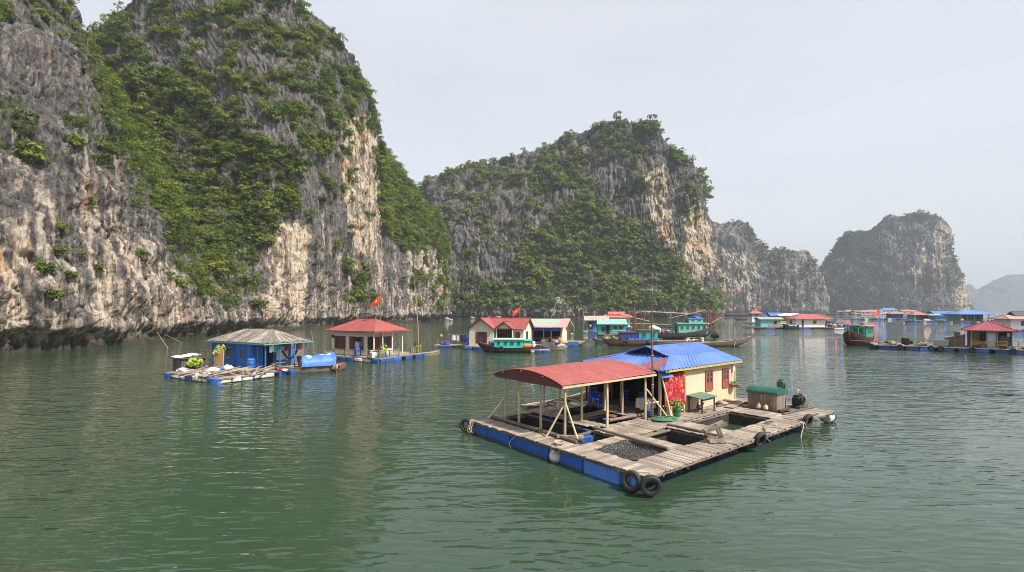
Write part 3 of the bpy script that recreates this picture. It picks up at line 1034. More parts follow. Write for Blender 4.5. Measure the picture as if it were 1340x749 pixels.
    mb.f = [(j * w + i, j * w + i + 1, (j + 1) * w + i + 1, (j + 1) * w + i) for j in range(len(ys) - 1) for i in range(w - 1)]
    mb.r = [.5] * len(mb.v)
    o = mb.build('sea', water())
    o['kind'] = 'structure'


def haze(density):
    mb = MB()
    mb.ibox((-2600, -200, -1.2), (2600, 3400, 240))
    m = bpy.data.materials.new('haze_air')
    m.use_nodes = True
    nt = m.node_tree
    nt.nodes.clear()
    out = nt.nodes.new('ShaderNodeOutputMaterial')
    v = nt.nodes.new('ShaderNodeVolumePrincipled')
    v.inputs['Color'].default_value = (.54, .60, .70, 1)
    v.inputs['Density'].default_value = density
    v.inputs['Anisotropy'].default_value = 0.0
    nt.links.new(v.outputs[0], out.inputs['Volume'])
    o = mb.build('haze', m)
    o['kind'] = 'stuff'
    return o
# ================================================================ the raft in the foreground
def plank_strip(mb, u0, u1, v0, v1, along, z=0.0, w=.19, g=random.Random(4), t=.035):
    """Boards side by side; along = 'u' or 'v' is the direction of each board."""
    a0, a1 = (v0, v1) if along == 'u' else (u0, u1)
    x = a0
    while x < a1 - .03:
        ww = min(w * g.uniform(.75, 1.25), a1 - x)
        e0, e1 = g.uniform(-.05, .03), g.uniform(-.03, .05)
        c = x + ww / 2
        dz = g.uniform(-.008, .008)
        if along == 'u':
            mb.box(((u0 + u1 + e0 + e1) / 2, c, z - t / 2 + dz), (u1 - u0 + e1 - e0, ww - .014, t), (g.uniform(-.02, .02), g.uniform(-.003, .003), g.uniform(-.006, .006)), g.random())
        else:
            mb.box((c, (v0 + v1 + e0 + e1) / 2, z - t / 2 + dz), (ww - .014, v1 - v0 + e1 - e0, t), (g.uniform(-.003, .003), g.uniform(-.02, .02), g.uniform(-.006, .006)), g.random())
        x += ww


def log(mb, a, b, r, seed=0):
    g = random.Random(seed)
    a, b = Vector(a), Vector(b)
    pts = [a.lerp(b, i / 5) + Vector((g.uniform(-1, 1), g.uniform(-1, 1), g.uniform(-1, 1))) * r * .25 for i in range(6)]
    mb.tube(pts, [r * g.uniform(.85, 1.1) for _ in pts], 9)


def tyre_mesh(mb, R=.235, r=.105):
    """Car tyre: rounded shoulders, flat tread with grooves, open centre; axis x."""
    prof = [(.60, -.62), (.66, -.86), (.82, -1.0), (1.0, -.92), (1.12, -.62), (1.15, -.25), (1.15, .25), (1.12, .62), (1.0, .92), (.82, 1.0), (.66, .86), (.60, .62), (.68, .3), (.92, .25), (.92, -.25), (.68, -.3)]
    n, m = 40, len(prof)
    vs, fs = [], []
    for i in range(n):
        a = 2 * PI * i / n
        for (rr, x) in prof:
            k = rr * (R + r) / 1.15
            if rr > 1.1 and i % 2:
                k *= .965
            vs.append((x * r, k * math.cos(a), k * math.sin(a)))
    for i in range(n):
        for k in range(m):
            fs.append((i * m + k, i * m + (k + 1) % m, ((i + 1) % n) * m + (k + 1) % m, ((i + 1) % n) * m + k))
    mb.add(vs, fs)
    return mb


def make_tyre(label, loc, rot, group, rope=None, R=.235, r=.1):
    t = thing('tyre', label, 'tyre', loc, rot, group)
    tyre_mesh(MB(), R, r).build('casing', RUBBER, t, 35)
    if rope:
        MB().tube(rope, .016, 6).build('lashing', ROPE, t, 60)
    return t


def star_pts(c, r, nx, up):
    c, nx, up = Vector(c), Vector(nx), Vector(up)
    return [c + (nx * math.sin(k * PI / 5) + up * math.cos(k * PI / 5)) * (r if k % 2 == 0 else r * .4) for k in range(10)]


def flag(parent, base, w, h, droop=.3, seed=0, ang=0.0):
    """Red flag with a yellow star, hanging in soft folds from its pole."""
    g = random.Random(seed)
    ph = g.uniform(0, 6)
    ca, sa = math.cos(ang), math.sin(ang)

    def fn(u, v, off=0.0):
        x = u * w
        y = .10 * w * math.sin(5.2 * u + ph + .8 * v) * u + off
        z = (v - .5) * h - droop * w * u ** 1.4
        return Vector(base) + Vector((x * ca - y * sa, x * sa + y * ca, z))
    mb = MB().grid(lambda u, v: fn(u, v, .006), 14, 8).grid(lambda u, v: fn(u, v, -.006), 14, 8)
    f = mb.build('flag', RED_FLAG, parent, 80)
    for off in (.016, -.016):
        ring = []
        for k in range(10):
            r = .30 if k % 2 == 0 else .12
            ring.append((.5 + r * math.sin(k * PI / 5) * h / w, .5 + r * math.cos(k * PI / 5)))
        s = MB()
        s.add([fn(.5, .5, off)] + [fn(a, b, off) for a, b in ring], [(0, 1 + k, 1 + (k + 1) % 10) for k in range(10)])
        s.build('star', YELLOW, f)
    return f


def shutter_window(parent, c, w, h, axis, paneled=True, mat=None, frame_mat=None, cols=2, depth=.05):
    """Window on a wall: dark pane, frame with bars, and shutter leaves with rails. axis = outward direction 'u-' 'v-' 'u+'."""
    mat = mat or BRICKRED
    f = MB()
    d = depth
    t = .05

    def B(x0, x1, z0, z1, y0, y1, mb):
        if axis[0] == 'v':
            s = -1 if axis[1] == '-' else 1
            mb.ibox((c[0] + x0, c[1] + s * y0, c[2] + z0), (c[0] + x1, c[1] + s * y1, c[2] + z1))
        else:
            s = -1 if axis[1] == '-' else 1
            mb.ibox((c[0] + s * y0, c[1] + x0, c[2] + z0), (c[0] + s * y1, c[1] + x1, c[2] + z1))
    hw, hh = w / 2, h / 2
    B(-hw - t, -hw, -hh - t, hh + t, -.005, d, f)
    B(hw, hw + t, -hh - t, hh + t, -.005, d, f)
    B(-hw, hw, hh, hh + t, -.005, d, f)
    B(-hw, hw, -hh - t, -hh, -.005, d + .015, f)
    win = f.build('window', frame_mat or mat, parent)
    g = MB()
    B(-hw, hw, -hh, hh, .003, .012, g)
    g.build('pane', GLASS, win)
    if paneled:
        for k in range(cols):
            x0 = -hw + k * w / cols
            x1 = x0 + w / cols
            s = MB()
            e = .045
            B(x0 + .004, x0 + e, -hh, hh, .014, d - .01, s)
            B(x1 - e, x1 - .004, -hh, hh, .014, d - .01, s)
            for z in (-hh, -.12 * h, .18 * h, hh - e):
                B(x0 + e, x1 - e, z, z + e, .014, d - .012, s)
            B(x0 + e, x1 - e, -hh + e, -.12 * h, .014, d - .025, s)
            s.build('shutter', mat, win)
    return win


def flower_material():
    m, nt, b, out = _nt('flowered_cloth')
    tc = nt.nodes.new('ShaderNodeTexCoord').outputs['Object']
    c = (.30, .006, .010)
    for sc, off, col, r in ((2.6, 0, (.55, .012, .05), .40), (3.4, 3.1, (.62, .20, .01), .32), (4.6, 7.7, (.03, .25, .10), .26), (5.2, 11.3, (.45, .02, .16), .24), (6.0, 5.5, (.10, .05, .22), .2), (5.5, 15.0, (.55, .35, .20), .15)):
        mp = nt.nodes.new('ShaderNodeMapping')
        mp.inputs['Location'].default_value = (off, off * .7, off * 1.3)
        ns = N(nt, 'ShaderNodeTexNoise', i_Scale=9.0, i_Detail=2)
        nt.links.new(tc, ns.inputs['Vector'])
        w = nt.nodes.new('ShaderNodeVectorMath')
        w.operation = 'MULTIPLY_ADD'
        nt.links.new(ns.outputs['Color'], w.inputs[0])
        w.inputs[1].default_value = (.12, .12, .12)
        nt.links.new(tc, w.inputs[2])
        nt.links.new(w.outputs[0], mp.inputs[0])
        vo = N(nt, 'ShaderNodeTexVoronoi', i_Scale=sc)
        nt.links.new(mp.outputs[0], vo.inputs['Vector'])
        f = ramp(nt, vo.outputs['Distance'], [(r - .03, 1), (r, 0)])
        c = mix(nt, f, c, col)
    nt.links.new(c, b.inputs['Base Color'])
    b.inputs['Roughness'].default_value = .85
    return m


def net_material(name, fleck):
    """Dark knotted net crusted with pale shells."""
    m, nt, b, out = _nt(name)
    tc = nt.nodes.new('ShaderNodeTexCoord').outputs['Object']
    vo = N(nt, 'ShaderNodeTexVoronoi', i_Scale=16.0)
    nt.links.new(tc, vo.inputs['Vector'])
    n1 = noise(nt, 5, 6, .7)
    n2 = noise(nt, 1.1, 4, .6)
    c = ramp(nt, n1, [(.3, (.006, .0055, .005)), (.7, (.034, .030, .026))])
    sp = math_(nt, 'MULTIPLY', ramp(nt, vo.outputs['Distance'], [(.16, 1), (.30, 0)]), ramp(nt, n2, [(.48 - fleck * .3, .1), (.5, 1)]))
    c = mix(nt, math_(nt, 'MULTIPLY', sp, fleck), c, (.34, .325, .30))
    nt.links.new(c, b.inputs['Base Color'])
    b.inputs['Roughness'].default_value = .8
    nt.links.new(bump(nt, math_(nt, 'ADD', n1, math_(nt, 'MULTIPLY', vo.outputs['Distance'], -.6)), .9, .06), b.inputs['Normal'])
    return m


NET_DARK = net_material('dark_net', .12)
NET_SHELL = net_material('shell_net', .9)
GREENNET = paint('green_net', (.05, .13, .085), .9, .4, (.08, .08, .05), 9, .3, bmp=.8, bdist=.03)
DK = .60     # deck level above the water


def build_main():
    F = Frame((4.226, 15.196), 38.6)
    rot = F.a

    def W(u, v, z=DK):
        return F.p(u, v, z)

    raft = thing('fish_farm_raft', 'large plank raft on blue floats with open fish pens, carrying the blue roofed house', 'raft', F.p(0, 0), rot)
    d = MB()
    S = lambda u0, u1, v0, v1, al, **k: plank_strip(d, u0, u1, v0, v1, al, DK + k.get('dz', 0), k.get('w', .19))
    S(0, .92, 0, 10.0, 'u')                    # left edge walk
    S(.92, 15.7, 0.0, 1.22, 'v')               # front edge walk
    S(3.05, 3.92, 1.22, 4.95, 'u', dz=.02)     # between the first two pens
    S(6.0, 7.62, 1.22, 3.42, 'u', dz=.015)
    S(11.5, 12.9, 1.22, 3.35, 'u', dz=.01)
    S(3.92, 16.0, 3.38, 4.70, 'v', w=.22)      # walk in front of the house
    S(14.9, 15.9, 1.22, 3.38, 'v', w=.2)
    S(.92, 3.05, 3.15, 3.75, 'v', dz=.01)
    S(7.55, 15.6, 4.72, 9.9, 'v', w=.24)       # floor below the house
    S(3.95, 6.5, 4.72, 5.25, 'v')
    S(3.55, 4.25, 5.25, 10.0, 'u', dz=.012)
    S(4.25, 7.55, 7.0, 7.6, 'v')
    S(.92, 7.55, 9.45, 10.0, 'v')
    S(6.55, 7.55, 5.25, 7.0, 'u')
    S(4.25, 7.55, 9.0, 9.45, 'v')
    d.build('deck', DECK, raft)
    bm = MB()
    g = random.Random(2)
    zb = DK - .105
    for k, (a, b) in enumerate([((0, .07), (15.7, .07)), ((0, 1.15), (15.7, 1.15)), ((.07, 0), (.07, 10)), ((.85, 0), (.85, 10)), ((3.12, 1.2), (3.12, 10)), ((3.85, 1.2), (3.85, 5)),
                                ((.9, 3.2), (7.6, 3.2)), ((3.9, 3.45), (16, 3.45)), ((3.9, 4.62), (16, 4.62)), ((6.08, 1.2), (6.08, 3.4)), ((7.55, 1.2), (7.55, 10)), ((11.55, 1.2), (11.55, 3.4)),
                                ((12.85, 1.2), (12.85, 3.4)), ((.9, 5.2), (7.6, 5.2)), ((.9, 9.5), (15.6, 9.5)), ((0, 9.95), (15.6, 9.95)), ((15.6, 0), (15.6, 10)), ((4.2, 7.05), (7.6, 7.05)), ((4.2, 7.55), (7.6, 7.55)), ((11.5, 4.7), (11.5, 10))]):
        log(bm, (*a, zb - .02 * (k % 2)), (*b, zb - .02 * (k % 2)), .062, k)
    # heavier round timbers lying on the walks beside the pens
    for k, (a, b, r) in enumerate([((3.0, 1.3), (3.25, 5.2), .06), ((1.0, 4.0), (1.0, 9.6), .085), ((1.25, 3.9), (1.2, 5.9), .06), ((6.2, 1.0), (6.3, 3.5), .06), ((4.7, 5.6), (7.1, 5.35), .09), 
                                   ((7.6, 3.46), (11.6, 3.48), .04), ((11.9, .25), (14.1, .22), .05), ((12.0, 4.3), (15.9, 4.1), .06), ((12.6, 1.25), (15.8, 1.0), .055)]):
        log(bm, (*a, DK + r * .9), (*b, DK + r * .9), r, 50 + k)
    # joists under the boards at pen edges
    for u in (1.6, 2.4, 4.6, 5.3, 8.4, 9.4, 10.4, 13.6, 14.4):
        log(bm, (u, .1, zb - .11), (u, 1.2, zb - .11), .05, int(u * 10))
    bm.build('beam', BEAM, raft, 60)
    # floats along the left edge, front edge and inside
    for k, (v0, v1, m, r) in enumerate([(8.72, 9.95, BLUE_FLOAT, .3), (7.02, 8.68, BLUE_FLOAT, .6), (4.66, 6.95, BLUE_FLOAT, .45), (2.84, 3.98, BLUE_FLOAT, .5), (1.2, 2.8, BLUE_TARP, .5)]):
        mb = MB().rbox((.42, (v0 + v1) / 2, .20), (.72, v1 - v0, .62), .06, (0, g.uniform(-.02, .02), g.uniform(-.012, .012)), r)
        fl = mb.build('float', m, raft, 40)
    MB().blob((.36, 4.32, .16), (.42, .34, .34), 3, .22, 16, 10).build('float', WHITE_FLOAT, raft, 60)['label'] = 'off white sack float between blue ones'
    for k, (u0, u1) in enumerate([(1.3, 3.2), (3.5, 5.3), (5.6, 7.1), (8.0, 9.9), (10.2, 11.9), (12.2, 13.7)]):
        MB().rbox(((u0 + u1) / 2, 1.0, .20), (u1 - u0, .44, .54), .07, (g.uniform(-.02, .02), 0, 0), .4 + .04 * k).build('float', BLUE_FLOAT, raft, 40)
    for (u, v, du, dv) in ((3.5, 6.5, .6, 1.6), (3.5, 8.6, .6, 1.4), (5.6, 7.3, 1.6, .5), (1.6, 9.72, 1.2, .5), (8.6, 9.7, 1.9, .5), (11.2, 9.7, 1.9, .5), (8.6, 3.9, 1.8, .8), (10.6, 3.72, 1.5, .55), (13.9, 4.0, 1.6, .8), (7.2, 6.1, .6, 1.4), (12.2, 2.3, .7, 1.5), (2.2, 5.0, 1.4, .3), (9.6, 6.5, 2.6, 2.4), (13.0, 7.2, 2.6, 2.4)):
        MB().rbox((u, v, .21), (du, dv, .5), .07).build('float', BLUE_FLOAT, raft, 40)
    MB().drum((15.5, .28, .25), .27, .62, 'x', 16).build('float', WHITE_FLOAT, raft, 40)['label'] = 'white drum at the outer right corner'
    MB().drum((15.92, .28, .25), .27, .2, 'x', 16, .5).build('float', BLUE_FLOAT, raft, 40)['label'] = 'blue end drum at the outer right corner'
    # nets hung inside the pens
    pens = [(3.95, 5.98, 1.24, 3.36), (7.66, 11.48, 1.24, 3.36), (12.95, 14.85, 1.24, 3.3), (.96, 3.02, 5.25, 9.4), (4.3, 6.5, 5.3, 6.95), (4.3, 7.5, 7.65, 8.95), (.96, 3.02, 3.8, 4.9)]
    for k, (u0, u1, v0, v1) in enumerate(pens):
        nm = MB()
        gg = random.Random(k)

        def wall(p, q, nm=nm, gg=gg):
            ph = gg.uniform(0, 6)
            e = (Vector(q) - Vector(p)).normalized()
            nrm = Vector((-e.y, e.x, 0))
            nm.grid(lambda a, b: Vector(p).lerp(Vector(q), a) + nrm * ((.05 + .10 * (1 - b)) * (1 + .6 * math.sin(9 * a + ph)) * (1 - .3 * b)) + Vector((0, 0, -.35 + .84 * b - .06 * abs(math.sin(5 * a * (q[0] - p[0] + q[1] - p[1]) / 2 + ph)) * b)), 14, 5)
        c = [(u0, v0, 0), (u1, v0, 0), (u1, v1, 0), (u0, v1, 0)]
        for a, b in zip(c, c[1:] + c[:1]):
            wall(a, b)
        nm.build('net', NET_DARK, raft, 80)
    gg = random.Random(8)
    hp = [(gg.uniform(1, 5), gg.uniform(1, 5), gg.uniform(0, 6), gg.uniform(.02, .05)) for _ in range(9)]

    def heap(a, b):
        u, v = .98 + 2.06 * a, 1.26 + 1.86 * b
        e = min(a, 1 - a, b, 1 - b)
        z = DK - .20 + .18 * (1 - min(1, e * 5)) ** 2 + sum(w * math.sin(f * u + p) * math.cos(q * v + p) for f, q, p, w in hp)
        return (u, v, z)
    n_ = MB().grid(heap, 34, 30).build('net', NET_SHELL, raft, 80)
    n_['label'] = 'dark net crusted with pale shells filling the corner pen'
    rp = MB()
    for pts in ([(0.05, 6.55, DK + .02), (.02, 6.6, DK - .1), (-.03, 6.9, .2), (-.05, 6.75, -.1)],
                [(.05, 4.35, DK + .03), (-.04, 4.3, DK - .1), (-.02, 4.1, DK - .22), (-.03, 3.9, DK - .1), (.05, 3.85, DK + .02)],
                
                [(1.05, 6.3, DK + .12), (.9, 6.0, DK + .03), (.98, 5.6, DK + .03), (1.3, 5.4, DK + .05)],
                [(11.75, .9, DK + .05), (11.7, .4, DK + .05), (11.75, -.05, DK - .02), (11.9, -.12, .2), (12.1, -.1, -.05)], [(11.85, .7, DK + .05), (11.65, -.03, DK - .02), (11.3, -.1, .15), (11.15, -.12, -.05)],
                [(.3, .15, DK + .03), (.0, .5, DK + .03), (-.06, .7, DK - .1), (-.08, .75, .1), (-.06, .9, -.1)], [(-.05, .62, DK), (-.07, .65, .3), (-.1, .7, -.05)]):
        cr = catmull(np.array(pts, float), 16)
        MB().tube([Vector(p) for p in cr], .02, 6).build('rope', ROPE, raft, 60)
    rp = MB()
    for k in range(7):
        a0 = random.Random(k).uniform(0, 6)
        rp.tube([(.35 + .22 * math.cos(a0 + t * .6) * (.6 + .06 * k), 4.3 + .2 * math.sin(a0 + t * .6) * (.6 + .06 * k), DK + .03 + .015 * k) for t in range(9)], .018, 6)
    rp.build('rope', ROPE, raft, 60)['label'] = 'loose rope coil on the left walk'

    # ------------------------------------------------ open shelter with the red barrel roof
    sh = thing('open_shelter', 'open shelter with a curved red sheet roof on pale posts over the pens', 'shelter', W(0, 0), rot)
    zr = 2.12
    R0 = lambda u, v, dz=0.0: (u, v, zr + .43 * math.sin(PI * min(max((v - 4.72) / 4.63, 0), 1)) ** .85 + dz)
    rf = MB()
    nu, nv = 90, 186

    def roof(a, b):
        u = .92 + 6.30 * a
        v = 4.72 + 4.63 * b
        t = (v / .17) % 1.0
        return Vector(R0(u, v, .034 * (1 - abs(2 * t - 1)) ** 1.2 + .018 * math.sin(1.3 * u + 2 * b) + (.012 if int(u / 1.3) % 2 else 0)))
    rf.grid(roof, nu, nv)
    r_ = rf.build('roof', ROOF_RED, sh, 70)
    for u in (.98, 7.1):
        gb = MB()
        top = [R0(u, 4.74 + 4.59 * i / 20, -.012) for i in range(21)]
        gb.prism([(u, 4.74, zr - .10), *top, (u, 9.33, zr - .10)], (.018, 0, 0))
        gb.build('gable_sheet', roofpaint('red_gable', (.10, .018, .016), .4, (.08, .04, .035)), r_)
    fr = MB()
    fr.bar((.95, 4.74, zr - .055), (7.2, 4.74, zr - .055), .05, .09)
    fr.bar((.95, 9.31, zr - .055), (7.2, 9.31, zr - .055), .05, .09)
    for u in (1.1, 2.6, 4.0, 5.4, 6.9):
        pts = [Vector(R0(u, 4.75 + 4.55 * i / 12, -.05)) for i in range(13)]
        fr.tube(pts, .03, 6)
        fr.bar((u, 4.8, zr - .06), (u, 9.3, zr - .06), .05, .06)
    for v in (5.9, 7.3, 8.6):
        fr.bar((.9, v, R0(0, v)[2] - .05), (7.1, v, R0(0, v)[2] - .05), .04, .05)
    fr.build('roof_frame', POST, sh)
    for (u, v) in ((1.3, 4.95), (1.55, 6.7), (1.55, 8.2), (1.52, 9.2), (3.95, 5.0), (6.7, 5.0), (3.98, 6.55), (3.98, 8.0), (4.0, 9.2), (6.8, 6.45), (6.7, 7.5), (6.8, 9.2)):
        top = R0(u, v)[2] - .06
        MB().tube([(u, v, -.02), (u + .01, v, top * .5), (u, v, top)], [.062, .055, .05], 10).build('post', POST, sh, 50)
    for a, b in (((.72, 5.45, 0), (1.28, 5.0, 1.3)), ((1.48, 4.42, .0), (1.32, 4.92, 1.35)), ((.75, 9.5, .05), (1.5, 9.2, 1.0)), ((1.6, 9.85, .02), (1.5, 9.25, 1.1)), ((7.55, 4.3, .0), (6.75, 4.95, 1.4))):
        MB().tube([a, b], [.045, .035], 8).build('brace', POST, sh, 50)
    MB().bar((.9, 5.0, .09), (1.7, 4.3, .09), .12, .1).build('base_block', DECK, sh)

    # ------------------------------------------------ house
    h = thing('floating_house', 'cream plank house with a bright blue sheet roof at the back of the large raft', 'house', W(0, 0), rot)
    u0, u1, v0, v1 = 9.6, 14.62, 4.74, 9.5
    zw = 2.22
    wl = MB()
    th = .06

    def boards(mb, a, b, z0, z1, nrm):
        """vertical boarding between the plan points a and b"""
        a, b = Vector((*a, 0)), Vector((*b, 0))
        e = (b - a).normalized()
        L = (b - a).length
        n = max(1, int(L / .17))
        for i in range(n):
            c = a + e * (L * (i + .5) / n)
            mb.box((c.x, c.y, (z0 + z1) / 2), (L / n - .006, th + random.uniform(-.004, .004), z1 - z0), math.atan2(e.y, e.x), .4 + .25 * random.random())
    boards(wl, (u0, v0), (u1, v0), 0.01, zw, 0)
    boards(wl, (u1, v0), (u1, v1), 0.01, zw, 0)
    boards(wl, (u0, v1), (u1, v1), 0.01, zw, 0)
    boards(wl, (u0, v0), (u0, 5.3), 0.01, zw, 0)
    boards(wl, (u0, 5.3), (u0, v1), 1.95, zw, 0)
    wl.build('wall', CREAM, h)
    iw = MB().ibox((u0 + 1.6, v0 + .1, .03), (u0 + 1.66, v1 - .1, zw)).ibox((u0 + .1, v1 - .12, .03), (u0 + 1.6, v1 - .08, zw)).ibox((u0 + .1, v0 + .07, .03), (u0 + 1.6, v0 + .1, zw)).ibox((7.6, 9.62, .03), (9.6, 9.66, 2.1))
    iw.build('inner_wall', DARKWOOD, h)  # dark colour paints the shade of the house interior
    MB().ibox((7.5, v0 + .2, zw - .06), (u1 - .1, v1 - .1, zw - .03)).build('ceiling', DARKWOOD, h)  # dark as well, to deepen the painted interior shade
    wl = MB()
    wl.prism([(u1 + .02, v0, zw), (u1 + .02, v1, zw), (u1 + .02, 7.1, 3.02)], (.03, 0, 0))
    wl.build('gable', CREAM, h)
    MB().ibox((u0 + .1, v0 + .1, .015), (u1 - .1, v1 - .1, .04)).build('floor', DARKWOOD, h)  # floor coloured dark as part of the painted interior shade
    OCH = paint('ochre_trim', (.50, .32, .07), .6, .4, (.25, .15, .06), 4, .15)
    for (a, b) in ((u0 - .02, v0 - .03), (u1 + .02, v0 - .03), (u1 + .02, v1 + .03)):
        MB().bar((a, b, 0), (a, b, zw), .09).build('corner_post', OCH if a < u1 else CREAM, h)
    tr = MB()
    tr.ibox((7.5, v0 - .36, zw - .05), (u1 + .35, v0 - .31, zw + .06))
    tr.build('fascia', OCH, h)
    # roof: front and back slopes, hipped porch end with a small gablet
    ve0, ve1, vr = 4.36, 9.85, 7.1
    ze, zr2 = 2.27, 3.14
    ue, ur, ul = 15.0, 15.0, 7.45
    ug = 10.1
    rf = MB()
    gv = 1.35
    gz = ze + (zr2 - ze) * (vr - gv - ve0) / (vr - ve0)
    for sg, v_e in ((1, ve0), (-1, ve1)):
        vm = vr - sg * gv
        low = [(ul, v_e, ze), (ue, v_e, ze), (ue, vm, gz), (ug, vm, gz)]
        up_ = [(ug - .45, vm, gz + .004), (ue, vm, gz + .004), (ur, vr, zr2 + .004), (ug - .45, vr, zr2 + .004)]
        for q_ in (low, up_):
            if sg < 0:
                q_ = [q_[1], q_[0], q_[3], q_[2]]
            rf.corr(*q_, .30, .045)
    rf.corr((ul, ve1, ze - .05), (ul, ve0, ze - .05), (ug - .05, vr - gv, gz), (ug - .05, vr + gv, gz), .30, .045)
    ro = rf.build('roof', ROOF_BLUE, h, 70)
    MB().bar((ug - .5, vr, zr2 + .03), (ur + .03, vr, zr2 + .03), .22, .03).build('ridge_cap', ROOF_BLUE, ro)
    hp_ = MB()
    hp_.bar((ul + .1, ve0 + .02, ze + .02), (ug - .05, vr - gv, gz + .05), .30, .02)
    hp_.bar((ul + .1, ve1 - .02, ze + .02), (ug - .05, vr + gv, gz + .05), .26, .02)
    hp_.bar((ug - .46, vr, zr2 + .05), (ug - .46, vr - gv, gz + .05), .12, .05)
    hp_.bar((ug - .46, vr, zr2 + .05), (ug - .46, vr + gv, gz + .05), .12, .05)
    hp_.build('hip_cap', ROOF_BLUE, ro)
    MB().prism([(ug - .12, vr - gv, gz + .04), (ug - .12, vr + gv, gz + .04), (ug - .12, vr, zr2 - .02)], (.03, 0, 0)).build('gablet_vent', paint('gablet_dark', (.012, .02, .09), .7, .3, (.02, .02, .03), 4, .2), ro)
    # faded red sheets patched into the porch slope
    sl = lambda u, v, dz=.045: (u, v, ze - .05 + (gz - ze + .05) * (u - ul) / (ug - .05 - ul) + dz)
    red = MB()
    red.add([sl(7.52, 4.75), sl(9.75, 5.62), sl(8.35, 6.35), sl(7.56, 6.05)], [(0, 1, 2, 3)])
    red.add([sl(7.52, 9.6), sl(7.56, 7.9), sl(8.7, 8.6), sl(8.2, 9.2)], [(0, 1, 2, 3)])
    red.build('red_sheet', ROOF_RED, ro)['label'] = 'faded red sheets patched into the blue slope'
    MB().corr((ul - .1, 4.5, ze - .36), (ul + .75, 4.42, ze - .36), (ul + .75, 4.72, ze - .1), (ul + .05, 4.9, ze - .1), .2, .02).build('eave_sheet', ROOF_BLUE, ro, 70)
    # rafters and fascia
    ra = MB()
    for u in (10.6, 11.8, 13.0, 14.3):
        ra.bar((u, ve0 + .03, ze - .07), (max(u, ug), vr, zr2 - .07), .05, .06)
        ra.bar((u, ve1 - .03, ze - .07), (max(u, ug), vr, zr2 - .07), .05, .06)
    ra.build('rafter', POST, h)
    shutter_window(h, (11.88, v0 - .03, 1.36), .62, .98, 'v-')
    shutter_window(h, (13.62, v0 - .03, 1.36), .62, .98, 'v-')
    MB().ibox((14.28, v0 - .16, 1.72), (14.5, v0 - .03, 2.1)).build('meter_box', WHITE_WALL, h)
    for (u, v) in ((7.65, 4.85), (9.5, 4.72), (7.7, 7.2), (7.7, 9.5), (9.55, 9.5)):
        MB().bar((u, v, 0), (u, v, 2.2), .10).build('porch_post', POST, h)
    MB().tube([(7.72, 4.25, 0), (7.68, 4.8, 2.1)], [.05, .04], 8).build('brace', POST, h, 50)
    rl = MB()
    for z in (.12, .5):
        rl.bar((7.75, 4.74, z), (9.5, 4.74, z), .045, .05)
    for i in range(10):
        u = 7.85 + i * .18
        rl.bar((u, 4.74, .1), (u, 4.74, .5), .03)
    rl.bar((7.65, 4.85, .72), (6.75, 5.0, .72), .05, .05)
    rl.build('railing', paint('pale_rail', (.6, .56, .47), .7, .4, (.3, .25, .18), 5, .15), h)
    vl = MB()
    for i in range(30):
        u = 7.72 + i * .062
        vl.ibox((u, 4.70, 2.02 + .02 * math.sin(i)), (u + .045, 4.71, 2.18))
    vl.build('valance', paint('dark_fringe', (.02, .03, .06), .9, .3, (.1, .1, .12), 5, .5), h)

    # ------------------------------------------------ things on and around the house
    cl = MB()
    for off in (0, .012):
        cl.grid(lambda a, b: (7.8 + 1.72 * a, 4.66 + .03 * math.sin(17 * a) * (1 - .3 * b) + off + .015 * math.sin(31 * a + 3 * b), .38 + 1.62 * b + .03 * math.sin(8 * a) * (1 - b)), 40, 16)
    tag(cl.build('hanging_cloth', flower_material(), None, 70, W(0, 0)), 'red cloth printed with large flowers, hung across the porch of the blue roofed house', 'cloth').rotation_euler = (0, 0, rot)

    pp = thing('potted_plant', 'leafy plant with orange blooms in a green pot before the flowered cloth', 'plant', W(8.22, 4.28), rot)
    MB().tube([(0, 0, 0), (0, 0, .05), (0, 0, .26), (0, 0, .28)], [.13, .15, .19, .17], 16).build('pot', paint('green_pot', (.01, .20, .09), .5, .2, (.05, .06, .04), 4, .1), pp, 40)
    MB().leaves((0, 0, .55), (.32, .32, .34), 190, .085, 3, .5).build('foliage', LEAF, pp)
    MB().leaves((0, 0, .6), (.33, .33, .3), 26, .05, 5, .5).build('blossom', ORANGE, pp)
    tb = MB().ibox((7.85, 4.35, 0), (8.0, 4.6, .5), .3)
    tag(tb.ibox((7.83, 4.33, .48), (8.02, 4.62, .52)).build('crate', POST, None, None, W(0, 0)), 'narrow pale wooden crate between the slanted prop and the potted plant', 'crate').rotation_euler = (0, 0, rot)

    t = thing('work_table', 'small rough table with a green sheet top against the cream house wall', 'table', W(10.35, 4.22), rot)
    MB().box((0, 0, .79), (1.35, .9, .035), (.10, -.02, 0)).build('top', paint('green_sheet', (.075, .15, .11), .7, .5, (.2, .2, .17), 3, .1), t)
    fr = MB()
    for y in (-.36, .36):
        fr.bar((-.6, y, .70 + y * .1), (.6, y, .70 + y * .1), .05, .07)
    fr.build('frame', DARKWOOD, t)
    for x in (-.57, .57):
        for y in (-.36, .36):
            MB().bar((x, y, 0), (x, y, .68 + y * .1), .06).build('leg', DARKWOOD, t)
    rb = MB().bar((-.5, 0, .02), (.6, .1, .02), .4, .04).bar((.2, -.3, .03), (.9, -.2, .03), .14, .04)
    tag(rb.build('scrap_boards', DECK, None, None, W(10.7, 4.1)), 'loose scrap boards lying under and beside the green topped table', 'boards').rotation_euler = (0, 0, rot)

    make_hen(W(10.05, 4.15, DK + .02), rot + PI)

    bk = thing('hanging_basket', 'shallow basket of ferns hung low at the right end of the cream wall', 'basket', W(14.3, 4.5, DK + .82), rot)
    MB().tube([(0, 0, 0), (0, 0, .05), (0, 0, .16)], [.18, .26, .32], 14).build('bowl', BAMBOO, bk, 40)
    MB().leaves((0, 0, .2), (.32, .28, .14), 90, .07, 9, .5).build('foliage', LEAF, bk)
